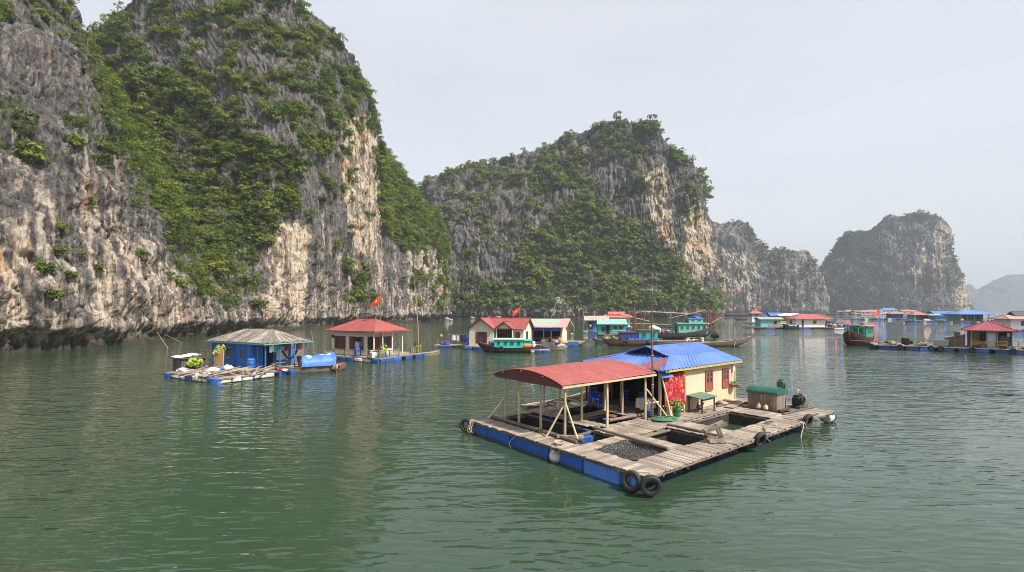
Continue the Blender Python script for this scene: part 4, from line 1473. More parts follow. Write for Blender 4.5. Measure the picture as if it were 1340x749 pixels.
    MB().tube([(-.3, 0, .15), (0, .2, .75)], .01, 5).tube([(.3, 0, .15), (0, .2, .75)], .01, 5).build('cord', ROPE, bk)
    for k, (u, v, a, b, lab) in enumerate([(12.8, 4.45, .34, .22, 'grey driftwood lump at the foot of the wall below the left shutter window'), (13.7, 4.4, .5, .2, 'low heap of old sacking at the foot of the wall below the right shutter window')]):
        tag(MB().blob((0, 0, .1), (a, b, .13), 30 + k, .4, 14, 8).build('wall_heap', DECK if k == 0 else POST, None, 60, W(u, v)), lab, 'heap')
    bd = MB().box((0, 0, .05), (2.6, .45, .04), .05).box((.5, .5, .05), (2.2, .4, .04), -.12).box((1.5, -.2, .09), (1.7, .35, .04), .2)
    tag(bd.build('loose_planks', DECK, None, None, W(13.4, 3.95)), 'loose planks laid across the walk between the house corner and the plank chest', 'planks').rotation_euler = (0, 0, rot + .12)

    # plank chest with a green tarpaulin lid
    c = thing('plank_chest', 'upright plank chest with a rolled green tarpaulin lid near the right end of the raft', 'chest', W(13.75, 2.55), rot)
    mb = MB()
    L, D_, Hh = 1.45, .95, .80
    for i in range(9):
        y = -L / 2 + L * (i + .5) / 9
        for x in (-D_ / 2, D_ / 2):
            mb.box((x, y, Hh / 2 + .05), (.035, L / 9 - .012, Hh + random.uniform(-.03, .02)), 0)
    for i in range(6):
        x = -D_ / 2 + D_ * (i + .5) / 6
        for y in (-L / 2, L / 2):
            mb.box((x, y, Hh / 2 + .05), (D_ / 6 - .012, .035, Hh), 0)
    mb.build('side', wood('chest_wood', (.33, .26, .19), (.09, .07, .055)), c)
    nu = 20
    mb = MB()

    def lid(a, b):
        th_ = PI * (1.08 * b - .04)
        return Vector((-math.cos(th_) * (D_ / 2 + .07), -L / 2 - .06 + (L + .12) * a, Hh + .06 + .28 * max(-.25, math.sin(th_)) + .012 * math.sin(23 * b) + .01 * math.sin(9 * a)))
    mb.grid(lid, 20, 20)
    for s_ in (-1, 1):
        y = s_ * (L / 2 + .055)
        mb.prism([(-D_ / 2 - .06, y, Hh), *[(-math.cos(PI * i / 10) * (D_ / 2 + .06), y, Hh + .06 + .27 * math.sin(PI * i / 10)) for i in range(11)], (D_ / 2 + .06, y, Hh)], (0, .012 * s_, 0))
    mb.build('lid', paint('green_tarpaulin', (.012, .09, .06), .55, .3, (.06, .09, .07), 4, .1, bmp=.5, bdist=.03), c, 50)
    mb = MB().bar((-D_ / 2 - .28, -L / 2 - .15, .04), (-D_ / 2 - .28, L / 2 + .15, .04), .1, .08).bar((-D_ / 2 - .1, -L / 2 - .2, .05), (D_ / 2 + .1, -L / 2 - .2, .05), .1, .1)
    mb.build('sill', DARKWOOD, c)
    for k, y in enumerate((.05, -.28)):
        j = thing('jug', 'white plastic jug before the plank chest, the %s one' % ('one nearer the house' if k == 0 else 'one nearer the engine'), 'jug', c.location + F.u * (-.66) + F.v * y, rot, 'jugs by the plank chest')
        j['label'] = ('taller white plastic jug standing before the plank chest, nearer the house' if k == 0 else 'yellowed plastic jug standing before the plank chest, nearer the engine')
        MB().tube([(0, 0, 0), (0, 0, .04), (0, 0, .2), (0, 0, .27), (0, 0, .31 + .03 * (1 - k))], [.1, .115, .115, .07, .04], 14).build('body', paint('jug_plastic_%s' % 'ab'[k], (.62, .58, .48) if k == 0 else (.60, .52, .28), .5, .2, (.4, .3, .15), 6, .05), j, 40)
        MB().cyl((0, 0, .335 + .03 * (1 - k)), .045, .05, 12).build('cap', BRICKRED, j, 40)

    # green engine on the post behind the chest
    e = thing('winch_engine', 'old green engine bolted on top of a post behind the plank chest', 'engine', W(14.25, 2.0), rot)
    mb = MB()
    for x, y in ((-.12, -.12), (.12, -.12), (.12, .12), (-.12, .12)):
        mb.bar((x * 1.4, y * 1.4, 0), (x, y, 1.05), .06)
    mb.bar((-.2, 0, 1.05), (.2, 0, 1.05), .36, .05)
    mb.build('stand', wood('chest_wood', (.33, .26, .19), (.09, .07, .055)), e)
    MB().rbox((-.02, 0, 1.27), (.30, .34, .38), .05).cyl((.0, -.20, 1.25), .12, .08, 14, 'y').box((.02, 0, 1.49), (.2, .18, .08)).build('block', paint('green_engine', (.025, .10, .06), .5, .5, (.06, .045, .03), 8, .3), e, 40)
    MB().tube([(.14, .05, 1.3), (.26, .05, 1.36), (.28, .05, 1.52)], .035, 8).cyl((.24, -.12, 1.2), .055, .22, 10).build('exhaust', GREY_METAL, e, 50)
    MB().tube([(.2, -.1, 1.1), (.34, -.16, 1.0), (.3, -.18, .75)], .02, 6).tube([(.1, -.2, 1.1), (.24, -.22, 1.12), (.36, -.1, 1.08)], .015, 6).build('hose', BLUE_FLOAT, e)

    e = thing('diesel_engine', 'black diesel engine with a flywheel on the deck right of the plank chest', 'engine', W(15.25, 1.55), rot)
    MB().bar((-.55, -.22, .06), (.55, -.22, .06), .1, .12).bar((-.55, .22, .06), (.55, .22, .06), .1, .12).build('skid', DARKWOOD, e)
    MB().rbox((-.1, 0, .36), (.5, .4, .44), .06).rbox((.3, 0, .32), (.34, .32, .32), .05).box((-.1, 0, .62), (.34, .28, .1)).build('block', IRON, e, 40)
    fw = MB().torus((-.18, -.30, .42), .20, .05, (0, 1, .05), 24, 8).cyl((-.18, -.30, .42), .06, .1, 10, 'y')
    for k in range(4):
        a = k * PI / 2
        fw.bar((-.18, -.30, .42), (-.18 + .2 * math.cos(a), -.30, .42 + .2 * math.sin(a)), .04)
    fw.build('flywheel', IRON, e, 40)
    MB().rbox((.32, .02, .62), (.3, .3, .22), .05).build('fuel_tank', paint('rust_tank', (.13, .07, .045), .6, .6, (.05, .03, .02), 8, .3), e, 40)
    MB().cyl((.28, -.2, .55), .11, .12, 12, 'y').tube([(.1, .1, .6), (.15, .1, .85), (.32, .1, .88)], .04, 8).build('air_filter', GREY_METAL, e, 40)
    MB().tube([(-.6, -.1, .12), (.2, -.5, .06), (.8, -.35, .05)], .02, 6).build('hose', IRON, e)

    # upended wooden stool
    st = thing('wooden_stool', 'rough wooden stool tipped on its side on the front walk beside the pen', 'stool', W(5.55, .8, DK), rot + .35)
    st.scale = (1.35, 1.35, 1.35)
    Rm = Euler((math.radians(-112), math.radians(8), .35)).to_matrix()
    off = Vector((0, 0, .245))
    q = lambda p: Rm @ (Vector(p) - Vector((0, 0, .28))) + off
    mb = MB()
    for i in range(3):
        mb.bar(q((-.3, -.15 + .15 * i, .52)), q((.3, -.15 + .15 * i, .52)), .15, .05)
    mb.build('seat', DECK, st)
    for x in (-.24, .24):
        for y in (-.17, .17):
            MB().bar(q((x * 1.1, y * 1.15, -.06)), q((x, y, .5)), .085).build('leg', DECK, st)
    mb = MB()
    for y in (-.17, .17):
        mb.bar(q((-.25, y, .15)), q((.25, y, .15)), .05, .07)
    for x in (-.25, .25):
        mb.bar(q((x, -.17, .2)), q((x, .17, .2)), .05, .07)
    mb.build('stretcher', DECK, st)
    bb = MB().box((0, 0, .04), (1.1, .2, .04), .3).box((.3, .05, .07), (.8, .1, .05), -.1)
    tag(bb.build('plank_offcut', DECK, None, None, W(8.9, .35)), 'thin plank offcut lying on the front walk right of the tipped stool', 'plank').rotation_euler = (0, 0, rot + .2)
    bb = MB().box((0, 0, .03), (1.3, .16, .04), .02)
    tag(bb.build('edge_board', DECK, None, None, W(6.2, .08)), 'narrow loose board along the water edge of the front walk', 'board').rotation_euler = (0, 0, rot)

    # tyres
    G = 'tyres hung on the fish farm raft'
    make_tyre('tyre with a blue can wedged inside, one of two at the near raft corner', W(-.17, .50, .37), (0, .20, rot + .25), G, [(0, 0, .2), (.1, .1, .34), (.25, .1, .38)], .23, .105)
    tag(MB().rbox((0, 0, 0), (.2, .3, .42), .08, (0, .15, rot + .2)).build('float_can', BLUE_TARP, None, 40, W(-.0, .48, .34)), 'small blue plastic can wedged inside the corner tyre', 'can')
    make_tyre('tyre at the very near corner of the raft, right of the pair', W(-.10, -.16, .40), (0, .16, rot - 2.25), G, [(0, 0, .2), (-.1, .0, .34), (-.25, .1, .38)], .235, .105)
    make_tyre('tyre leaning on the front edge of the raft, right of the tipped stool', W(7.35, -.05, .56), (.0, .38, rot - 1.75), G, [(0, 0, .24), (.1, .2, .1), (.3, .25, .04)])
    make_tyre('tyre roped to the front edge before the plank chest', W(12.2, -.02, .62), (0, .3, rot - 1.75), G, [(-.05, .1, .22), (.2, .4, .12), (.4, .6, .02)])
    ty = make_tyre('tyre hung with rope and net at the far left corner of the raft', W(-.15, 10.02, .36), (.1, .1, rot + .5), G, [(0, -.1, .24), (.05, -.25, .32), (.2, -.4, .28)], .23, .105)
    mb = MB()
    for k in range(16):
        g2 = random.Random(k)
        p0 = Vector((g2.uniform(-.15, .12), -.3 + g2.uniform(-.1, .12), .28))
        pts = [p0 + Vector((g2.uniform(-.06, .06) * j, g2.uniform(-.04, .04) * j, -.13 * j)) for j in range(5)]
        mb.tube(pts, .014, 5)
    mb.build('net_tangle', ROPE, ty, 60)

    # mast with television aerial
    a = thing('antenna_mast', 'tall bamboo mast with a wide television aerial standing between shelter and house', 'antenna', W(6.95, 4.78), rot)
    MB().tube([(0, 0, 0), (.02, 0, 2.2), (-.02, .02, 4.4), (-.05, 0, 6.0)], [.05, .045, .035, .025], 8).build('pole', wood('mast_wood', (.22, .14, .10), (.08, .05, .04)), a, 50)
    z = 6.0
    mb = MB().bar((-.5, -.1, z + .12), (.55, .1, z + .12), .03)
    for i, x in enumerate((-.42, -.2, .02, .25, .48)):
        mb.bar((x - .07, -.42 + .03 * i, z + .14), (x + .07, .42 - .03 * i, z + .14), .018)
    mb.tube([(-.55, -.2, z + .1), (-.55, .2, z + .1), (-.35, .25, z + .12), (-.35, -.25, z + .12)], .016, 5, closed=True)
    for s_ in (-1, 1):
        mb.bar((0, -.5, z + .12 + .16 * s_), (0, .5, z + .12 + .16 * s_), .016)
    mb.bar((0, 0, z - .1), (0, 0, z + .32), .03)
    mb.build('aerial', GREY_METAL, a)
    mb = MB()
    for z in (.55, .9, 1.5, 1.62, 2.2, 3.0):
        mb.torus((.01, 0, z), .055, .014, (0, 0, 1), 12, 6)
    mb.build('lashing', ROPE, a)

    # green net and baskets, cloth-covered box, chairs
    tag(MB().blob((0, 0, .04), (.55, .36, .10), 8, .7, 26, 12).blob((.15, .08, .12), (.3, .22, .09), 9, .8, 22, 10).blob((-.3, -.05, .08), (.24, .2, .09), 5, .8, 20, 10).build('net_heap', GREENNET, None, 60, W(7.1, 4.15)), 'heap of dark green net at the foot of the antenna mast', 'net')
    for k, (u, v, m, lab) in enumerate([(5.1, 5.95, BLUE_FLOAT, 'blue plastic basket in the pen behind the round timber'), (5.9, 6.35, BRICKRED, 'red plastic basket in the pen behind the blue one')]):
        b_ = MB()
        b_.tube([(0, 0, 0), (0, 0, .2)], [.16, .22], 14).torus((0, 0, .2), .22, .02, (0, 0, 1), 16, 6)
        tag(b_.build('basket', m, None, 40, W(u, v, .42)), lab, 'basket')
    lx = thing('covered_box', 'box under a white cloth below the shelter roof, near the house', 'box', W(7.75, 5.75), rot)
    MB().ibox((-.3, -.3, 0), (.3, .3, .72)).build('box', DARKWOOD, lx)
    mb = MB()
    for s_ in range(4):
        an = s_ * PI / 2
        ca, sa = math.cos(an), math.sin(an)

        def side(p, q_, ca=ca, sa=sa):
            x, y = -.33 + .66 * p, -.335 - .03 * (1 - q_) * (1 + math.sin(14 * p))
            return (x * ca - y * sa, x * sa + y * ca, .25 + .49 * q_ + .03 * math.sin(9 * p) * (1 - q_))
        mb.grid(side, 16, 6)
    mb.ibox((-.335, -.335, .725), (.335, .335, .745))
    mb.build('cloth', CLOTH_WHITE, lx, 60)
    ch = thing('plastic_chair', 'blue plastic chair under the shelter, the nearer to the open side', 'chair', W(6.85, 8.3, DK), rot + 2.2, 'plastic chairs under the shelter')
    MB().rbox((0, 0, .43), (.42, .42, .04), .05).build('seat', BLUE_FLOAT, ch, 40)
    mb = MB()
    for i in range(5):
        mb.bar((-.16 + .08 * i, .2, .45), (-.17 + .085 * i, .27, .85), .035, .02)
    mb.bar((-.21, .275, .86), (.21, .275, .86), .03, .06)
    mb.build('backrest', BLUE_FLOAT, ch)
    for x in (-.19, .19):
        for y in (-.19, .19):
            MB().bar((x * 1.1, y * 1.1, 0), (x, y, .42), .04).build('leg', BLUE_FLOAT, ch)
        mb = MB().bar((x * 1.15, .2, .66), (x * 1.15, -.16, .64), .04).bar((x * 1.15, -.16, .42), (x * 1.15, -.16, .64), .035)
        mb.build('armrest', BLUE_FLOAT, ch)
    dup(ch, W(7.35, 8.9, DK), rot - 1.0, 'blue plastic chair under the shelter, turned away and closer to the house')

    # small things under the shelter and along the walks
    def bucket(label, u, v, m, r=.16, hh=.28):
        t = thing('bucket', label, 'bucket', W(u, v), rot)
        MB().tube([(0, 0, 0), (0, 0, .02), (0, 0, hh)], [r * .7, r * .78, r], 16).torus((0, 0, hh), r, .012, (0, 0, 1), 18, 6).build('body', m, t, 40)
        MB().tube([(r * math.cos(a), 0, hh + .12 * math.sin(a)) for a in [PI * k / 8 for k in range(9)]], .008, 5).build('handle', GREY_METAL, t, 60)
    bucket('red bucket on the boards between the shelter posts near the house', 7.2, 6.7, RED_TRIM)
    bucket('pale blue bucket beside the white clothed box under the shelter', 7.35, 5.2, BLUE_TARP)
    bucket('white bucket at the far edge walk of the raft under the shelter', 5.2, 9.2, WHITE_WALL, .2, .34)
    for k, (u, v, lab) in enumerate([(8.6, 6.4, 'blue plastic chair in the dark porch in front of the house interior'), (8.4, 7.6, 'blue plastic chair deepest inside the dark house porch')]):
        dup(ch, W(u, v, DK), rot + 1.4 + k, lab)
    cr = thing('fish_crate', 'stack of shallow red and blue fish crates against the porch post', 'crates', W(8.1, 8.7), rot)
    for k in range(4):
        mb = MB()
        z0 = .16 * k
        for x0, x1, y0, y1 in ((-.3, .3, -.2, -.18), (-.3, .3, .18, .2), (-.3, -.28, -.18, .18), (.28, .3, -.18, .18)):
            mb.ibox((x0, y0, z0), (x1, y1, z0 + .15))
        mb.ibox((-.28, -.18, z0), (.28, .18, z0 + .02))
        mb.build('crate', RED_TRIM if k % 2 else BLUE_FLOAT, cr)
    mb = MB()
    for k in range(5):
        mb.torus((0, 0, .02 + .022 * k), .24 - .012 * k, .014, (.02 * k, 0, 1), 24, 5)
    tag(mb.build('rope_coil', ROPE, None, 60, W(10.2, .75)), 'coil of rope on the front walk between the stool and the far tyre', 'rope')
    mb = MB()
    for k in range(3):
        mb.box((0, .22 * k, .03 + .012 * k), (1.7 - .3 * k, .17, .035), .04 * k)
    tag(mb.build('board_pile', DECK, None, None, W(3.6, 6.0, DK + .02)), 'few short boards lying on the walk in the middle of the shelter', 'boards').rotation_euler = (0, 0, rot + PI / 2)

    # rowing boat on the far side
    b_ = hull_boat('rowing_boat', 'slim wooden rowing boat with long oars moored behind the large raft', 'boat', F.p(7.6, 11.5), rot + PI + .05, 6.2, 1.25, .36, .72, .5, DECK, inner=DECK, thwarts=4)
    MB().tube([(-2.2, .15, .50), (2.4, .3, .50)], .03, 6).tube([(-2.0, -.2, .49), (2.2, -.05, .52)], .03, 6).build('oar', BAMBOO, b_)
    MB().tube([(-3.1, 0, .5), (-3.14, 0, .62)], .07, 8).build('bow_cap', BLUE_FLOAT, b_)


def make_hen(loc, rot):
    h = thing('hen', 'dark hen standing in the shade under the green topped table', 'hen', loc, rot)
    mb = MB()
    prof = [(-.30, .30, .015), (-.22, .27, .06), (-.12, .235, .11), (0, .215, .135), (.10, .225, .125), (.17, .27, .09), (.20, .34, .05), (.215, .40, .042), (.245, .435, .042), (.275, .43, .025), (.30, .42, .008)]
    mb.tube([(x, 0, z) for x, z, r in prof], [r for *_, r in prof], 12)
    mb.build('body', paint('dark_feathers', (.022, .018, .017), .6, .4, (.07, .035, .02), 14, .3), h, 70)
    mb = MB()
    for k in range(6):
        a = .25 + .16 * k
        mb.bar((-.22, .03 * (k - 2.5) / 2.5, .29), (-.22 - .22 * math.cos(a), .05 * (k - 2.5) / 2.5, .29 + .22 * math.sin(a)), .035, .012)
    mb.build('tail', paint('dark_feathers', (.02, .02, .02)), h)
    MB().prism([(.23, -.006, .47), (.25, -.006, .50), (.265, -.006, .475), (.28, -.006, .49), (.285, -.006, .455), (.25, -.006, .455)], (0, .012, 0)).build('comb', RED_FLAG, h)
    for y in (-.05, .05):
        mb = MB().tube([(.0, y, .14), (.02, y, .07), (0, y, .0)], [.022, .011, .009], 6)
        for a in (-.5, 0, .5):
            mb.bar((0, y, .006), (.06 * math.cos(a), y + .06 * math.sin(a), .006), .01)
        mb.build('leg', YELLOW, h)


def hull_boat(name, label, cat, loc, rot, L, B, free, bow, stern, hull_mat, inner=None, rail_mat=None, thwarts=0, draft=.25, group=None, deck_z=None, deck_mat=None, full=.55):
    """Wooden hull, bow towards local -x: lofted strakes, rail, inside and thwarts."""
    t = thing(name, label, cat, loc, rot, group)
    n = 18

    def sec(s):
        w = B / 2 * (1 - abs(2 * s - 1) ** (1.4 + full * 2)) ** .62 * (1 if s < .55 else 1 - .0 * s)
        w = max(w, .02 * B) if s < .5 else max(w, B * .5 * .42 * smooth(.5, 1, np.array(s)).item())
        g = free + (bow - free) * max(0, 1 - s / .5) ** 2.2 + (stern - free) * max(0, (s - .55) / .45) ** 2
        k = -draft + (bow * .75 + draft) * max(0, 1 - s / .22) ** 2 + (stern * .4 + draft) * max(0, (s - .85) / .15) ** 2
        x = -L / 2 + L * s - .06 * L * max(0, 1 - s / .12) * 0
        return x, w, g, k

    def ring(s, ins=0.0, lift=0.0):
        x, w, g, k = sec(s)
        w = max(w - ins, .004)
        k = min(k + lift, g - .02)
        pr = [(1, 1), (.96, .62), (.84, .32), (.55, .08), (0, 0)]
        pts = [(x, w * a, k + (g - k) * b) for a, b in pr]
        return pts + [(p[0], -p[1], p[2]) for p in reversed(pts[:-1])]
    mb = MB()
    ss = [(i / n) for i in range(n + 1)]
    R_ = [ring(s) for s in ss]
    m = len(R_[0])
    mb.add([p for r in R_ for p in r], [(i * m + j, i * m + j + 1, (i + 1) * m + j + 1, (i + 1) * m + j) for i in range(n) for j in range(m - 1)] + [tuple(n * m + j for j in range(m)), tuple(reversed(range(m)))])
    mb.build('hull', hull_mat, t, 50)
    mb = MB()
    R_ = [ring(s, .05, .06) for s in ss]
    mb.add([p for r in R_ for p in r], [(i * m + j, (i + 1) * m + j, (i + 1) * m + j + 1, i * m + j + 1) for i in range(n) for j in range(m - 1)])
    if deck_z is None:
        mb.build('lining', inner or hull_mat, t, 50)
    rl = MB()
    for sd in (1, -1):
        rl.tube([(sec(s)[0], sd * (sec(s)[1] - .01), sec(s)[2] + .01) for s in ss], .045 if B > 1 else .03, 6)
    x, w, g, k = sec(1)
    rl.bar((x, -w, g), (x, w, g), .07, .08)
    rl.build('rail', rail_mat or hull_mat, t, 60)
    if deck_z is not None:
        dk = MB()
        top = []
        for s in ss:
            x, w, g, k = sec(s)
            z = max(deck_z, min(g - .08, deck_z + (g - free) * .8))
            top.append([(x, -max(w - .03, .003), z), (x, max(w - .03, .003), z)])
        dk.add([p for r in top for p in r], [(2 * i, 2 * i + 2, 2 * i + 3, 2 * i + 1) for i in range(n)])
        dk.build('deck', deck_mat or DECK, t)
    for i in range(thwarts):
        s = .25 + .55 * (i + .5) / thwarts
        x, w, g, k = sec(s)
        MB().ibox((x - .12, -w + .05, g - .16), (x + .12, w - .05, g - .12)).build('thwart', inner or DECK, t)
    return t
# ================================================================ the rest of the floating village
FL_B, FL_W = BLUE_FLOAT, WHITE_FLOAT


def floats(parent, p, q, sizes, depth=.55, h=.5, z=.14, seed=0, drum=False):
    """Row of floats from p to q; sizes = list of (length share, material or None for a gap)."""
    g = random.Random(seed)
    p, q = Vector((*p, 0)), Vector((*q, 0))
    d = q - p
    L = d.length
    ang = math.atan2(d.y, d.x)
    tot = sum(s for s, _ in sizes)
    x = 0
    for s, m in sizes:
        l = L * s / tot
        if m is not None:
            c = p + d * ((x + l / 2) / L)
            mb = MB()
            jz = g.uniform(-.03, .03)
            if m is FL_W:
                mb.rbox((c.x, c.y, z + jz), (l - .05, depth * g.uniform(.8, 1), h * g.uniform(.75, 1)), .14, (g.uniform(-.1, .1), g.uniform(-.06, .06), ang + g.uniform(-.06, .06)))
            else:
                mb.rbox((c.x, c.y, z + jz), (l - .06, depth, h), .09, (g.uniform(-.05, .05), 0, ang + g.uniform(-.03, .03)))
            mb.build('float', m, parent, 40)
        x += l


def raft(label, loc, rot, rects, dz=.5, w=.28, mat=None, beams=True, name='raft', group=None):
    t = thing(name, label, 'raft', (loc[0], loc[1], 0), rot, group)
    mb = MB()
    for r in rects:
        plank_strip(mb, *r[:4], r[4] if len(r) > 4 else 'v', dz, w)
    mb.build('deck', mat or DECK, t)
    if beams:
        bm = MB()
        for k, r in enumerate(rects):
            for (a, b) in (((r[0], r[2]), (r[1], r[2])), ((r[0], r[3]), (r[1], r[3])), ((r[0], r[2]), (r[0], r[3])), ((r[1], r[2]), (r[1], r[3]))):
                log(bm, (*a, dz - .1 - .012 * k), (*b, dz - .1 - .012 * k), .06, k)
        bm.build('beam', BEAM, t, 60)
    return t


def hip_roof(t, u0, u1, v0, v1, ze, zr, mat, axis='v', inset=None, pitch=.3, amp=.03, edge=None):
    """Hipped roof: four corrugated slopes, ridge along axis, cap strips on ridge and hips."""
    du, dv = u1 - u0, v1 - v0
    if axis == 'v':
        i = du / 2 if inset is None else inset
        a, b = ((u0 + u1) / 2, v0 + i, zr), ((u0 + u1) / 2, v1 - i, zr)
        S = [((u0, v1, ze), (u0, v0, ze), a, b), ((u1, v0, ze), (u1, v1, ze), b, a), ((u0, v0, ze), (u1, v0, ze), a, a), ((u1, v1, ze), (u0, v1, ze), b, b)]
        hips = [((u0, v0, ze), a), ((u1, v0, ze), a), ((u0, v1, ze), b), ((u1, v1, ze), b)]
    else:
        i = dv / 2 if inset is None else inset
        a, b = (u0 + i, (v0 + v1) / 2, zr), (u1 - i, (v0 + v1) / 2, zr)
        S = [((u0, v0, ze), (u1, v0, ze), b, a), ((u1, v1, ze), (u0, v1, ze), a, b), ((u1, v0, ze), (u1, v1, ze), b, b), ((u0, v1, ze), (u0, v0, ze), a, a)]
        hips = [((u0, v0, ze), a), ((u0, v1, ze), a), ((u1, v0, ze), b), ((u1, v1, ze), b)]
    mb = MB()
    for s in S:
        mb.corr(*s, pitch, amp)
    r = mb.build('roof', mat, t, 70)
    cp = MB()
    up = Vector((0, 0, .045))
    for p, q in hips + [(a, b)]:
        cp.bar(Vector(p) + up, Vector(q) + up, .20, .025)
    cp.build('ridge_cap', mat, r)
    ed = MB()
    c = [(u0, v0), (u1, v0), (u1, v1), (u0, v1)]
    for p, q in zip(c, c[1:] + c[:1]):
        ed.bar((*p, ze - .06), (*q, ze - .06), .05, .10)
    ed.build('fascia', edge or mat, r)
    return r


def gable_roof(t, u0, u1, v0, v1, ze, zr, mat, axis='u', pitch=.3, amp=.03, edge=None, over=0.0):
    mb = MB()
    if axis == 'u':
        m = (v0 + v1) / 2
        mb.corr((u0, v0, ze), (u1, v0, ze), (u1, m, zr), (u0, m, zr), pitch, amp)
        mb.corr((u1, v1, ze), (u0, v1, ze), (u0, m, zr), (u1, m, zr), pitch, amp)
        R_ = ((u0, m, zr), (u1, m, zr))
        ends = [[(u, v0, ze), (u, m, zr), (u, v1, ze)] for u in (u0, u1)]
    else:
        m = (u0 + u1) / 2
        mb.corr((u0, v1, ze), (u0, v0, ze), (m, v0, zr), (m, v1, zr), pitch, amp)
        mb.corr((u1, v0, ze), (u1, v1, ze), (m, v1, zr), (m, v0, zr), pitch, amp)
        R_ = ((m, v0, zr), (m, v1, zr))
        ends = [[(u0, v, ze), (m, v, zr), (u1, v, ze)] for v in (v0, v1)]
    r = mb.build('roof', mat, t, 70)
    cp = MB().bar(Vector(R_[0]) + Vector((0, 0, .05)), Vector(R_[1]) + Vector((0, 0, .05)), .25, .03)
    cp.build('ridge_cap', mat, r)
    ed = MB()
    for a, b, c in ends:
        ed.bar(Vector(a) - Vector((0, 0, .06)), Vector(b) - Vector((0, 0, .06)), .05, .14)
        ed.bar(Vector(b) - Vector((0, 0, .06)), Vector(c) - Vector((0, 0, .06)), .05, .14)
    ed.build('verge', edge or mat, r)
    return r


def walls(t, u0, u1, v0, v1, z0, z1, mat, sides='uvUV', gaps={}, name='wall'):
    """Wall slabs on the named sides (u: u0 face, U: u1 face, v, V), each cut by full-height gaps [(a, b, ztop)]."""
    th = .08
    for s in sides:
        mb = MB()
        a0, a1 = (v0, v1) if s in 'uU' else (u0 + th, u1 - th)
        cuts = sorted(gaps.get(s, []))

        def slab(a, b, za, zb, s=s, mb=mb):
            if b - a < .01 or zb - za < .01:
                return
            if s == 'u':
                mb.ibox((u0, a, za), (u0 + th, b, zb), .5)
            elif s == 'U':
                mb.ibox((u1 - th, a, za), (u1, b, zb), .5)
            elif s == 'v':
                mb.ibox((a, v0, za), (b, v0 + th, zb), .5)
            else:
                mb.ibox((a, v1 - th, za), (b, v1, zb), .5)
        x = a0
        for (a, b, lo, hi) in cuts:
            slab(x, a, z0, z1)
            slab(a, b, z0, lo)
            slab(a, b, hi, z1)
            x = b
        slab(x, a1, z0, z1)
        mb.build(name, mat, t)


def window(t, c, w, h, axis, fmat, bars=1, shutters=None):
    """Framed pane set in a wall."""
    hw, hh, e = w / 2, h / 2, .06
    f = MB()
    s = -1 if axis[1] == '-' else 1

    def B(mb, x0, x1, z0, z1, y0, y1):
        y0, y1 = s * y0, s * y1
        if axis[0] == 'v':
            mb.ibox((c[0] + x0, c[1] + min(y0, y1), c[2] + z0), (c[0] + x1, c[1] + max(y0, y1), c[2] + z1))
        else:
            mb.ibox((c[0] + min(y0, y1), c[1] + x0, c[2] + z0), (c[0] + max(y0, y1), c[1] + x1, c[2] + z1))
    B(f, -hw - e, -hw, -hh - e, hh + e, -.02, .04)
    B(f, hw, hw + e, -hh - e, hh + e, -.02, .04)
    B(f, -hw, hw, hh, hh + e, -.02, .04)
    B(f, -hw, hw, -hh - e, -hh, -.02, .06)
    for k in range(bars):
        x = -hw + w * (k + 1) / (bars + 1)
        B(f, x - .02, x + .02, -hh, hh, -.015, .03)
    win = f.build('window', fmat, t)
    p = MB()
    B(p, -hw, hw, -hh, hh, .003, .012)
    p.build('pane', GLASS, win)
    if shutters:
        for k in (-1, 1):
            m = MB()
            x0 = k * (hw + e + .02)
            x1 = x0 + k * w * .5
            B(m, min(x0, x1), max(x0, x1), -hh - e, hh + e, .01, .05)
            B(m, min(x0, x1) + .05, max(x0, x1) - .05, -hh + .05, -.05, .05, .065)
            B(m, min(x0, x1) + .05, max(x0, x1) - .05, .05, hh - .05, .05, .065)
            m.build('shutter', shutters, win)
    return win


def door(t, c, w, h, axis, mat, leaf=None):
    """Framed doorway, its inner shade painted as a black sheet, and, where given, a leaf standing open."""
    s = -1 if axis[1] == '-' else 1
    f = MB()

    def B(mb, x0, x1, z0, z1, y0, y1):
        y0, y1 = s * y0, s * y1
        if axis[0] == 'v':
            mb.ibox((c[0] + x0, c[1] + min(y0, y1), c[2] + z0), (c[0] + x1, c[1] + max(y0, y1), c[2] + z1))
        else:
            mb.ibox((c[0] + min(y0, y1), c[1] + x0, c[2] + z0), (c[0] + max(y0, y1), c[1] + x1, c[2] + z1))
    B(f, -w / 2 - .07, -w / 2, 0, h + .07, -.02, .05)
    B(f, w / 2, w / 2 + .07, 0, h + .07, -.02, .05)
    B(f, -w / 2, w / 2, h, h + .07, -.02, .05)
    d = f.build('door', mat, t)
    m = MB()
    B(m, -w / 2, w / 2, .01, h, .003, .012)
    m.build('opening_shade', BLACK, d)  # black sheet paints the shade inside the doorway
    if leaf:
        m = MB()
        B(m, w / 2 + .08, w / 2 + .08 + w * .9, .02, h, .01, .055)
        B(m, w / 2 + .16, w / 2 + w * .9, .15, h * .45, .055, .07)
        B(m, w / 2 + .16, w / 2 + w * .9, h * .52, h - .12, .055, .07)
        m.build('leaf', leaf, d)


def posts(t, pts, z0, z1, r, mat):
    for (u, v) in pts:
        MB().tube([(u, v, z0), (u, v, z1)], r, 8).build('post', mat, t, 50)


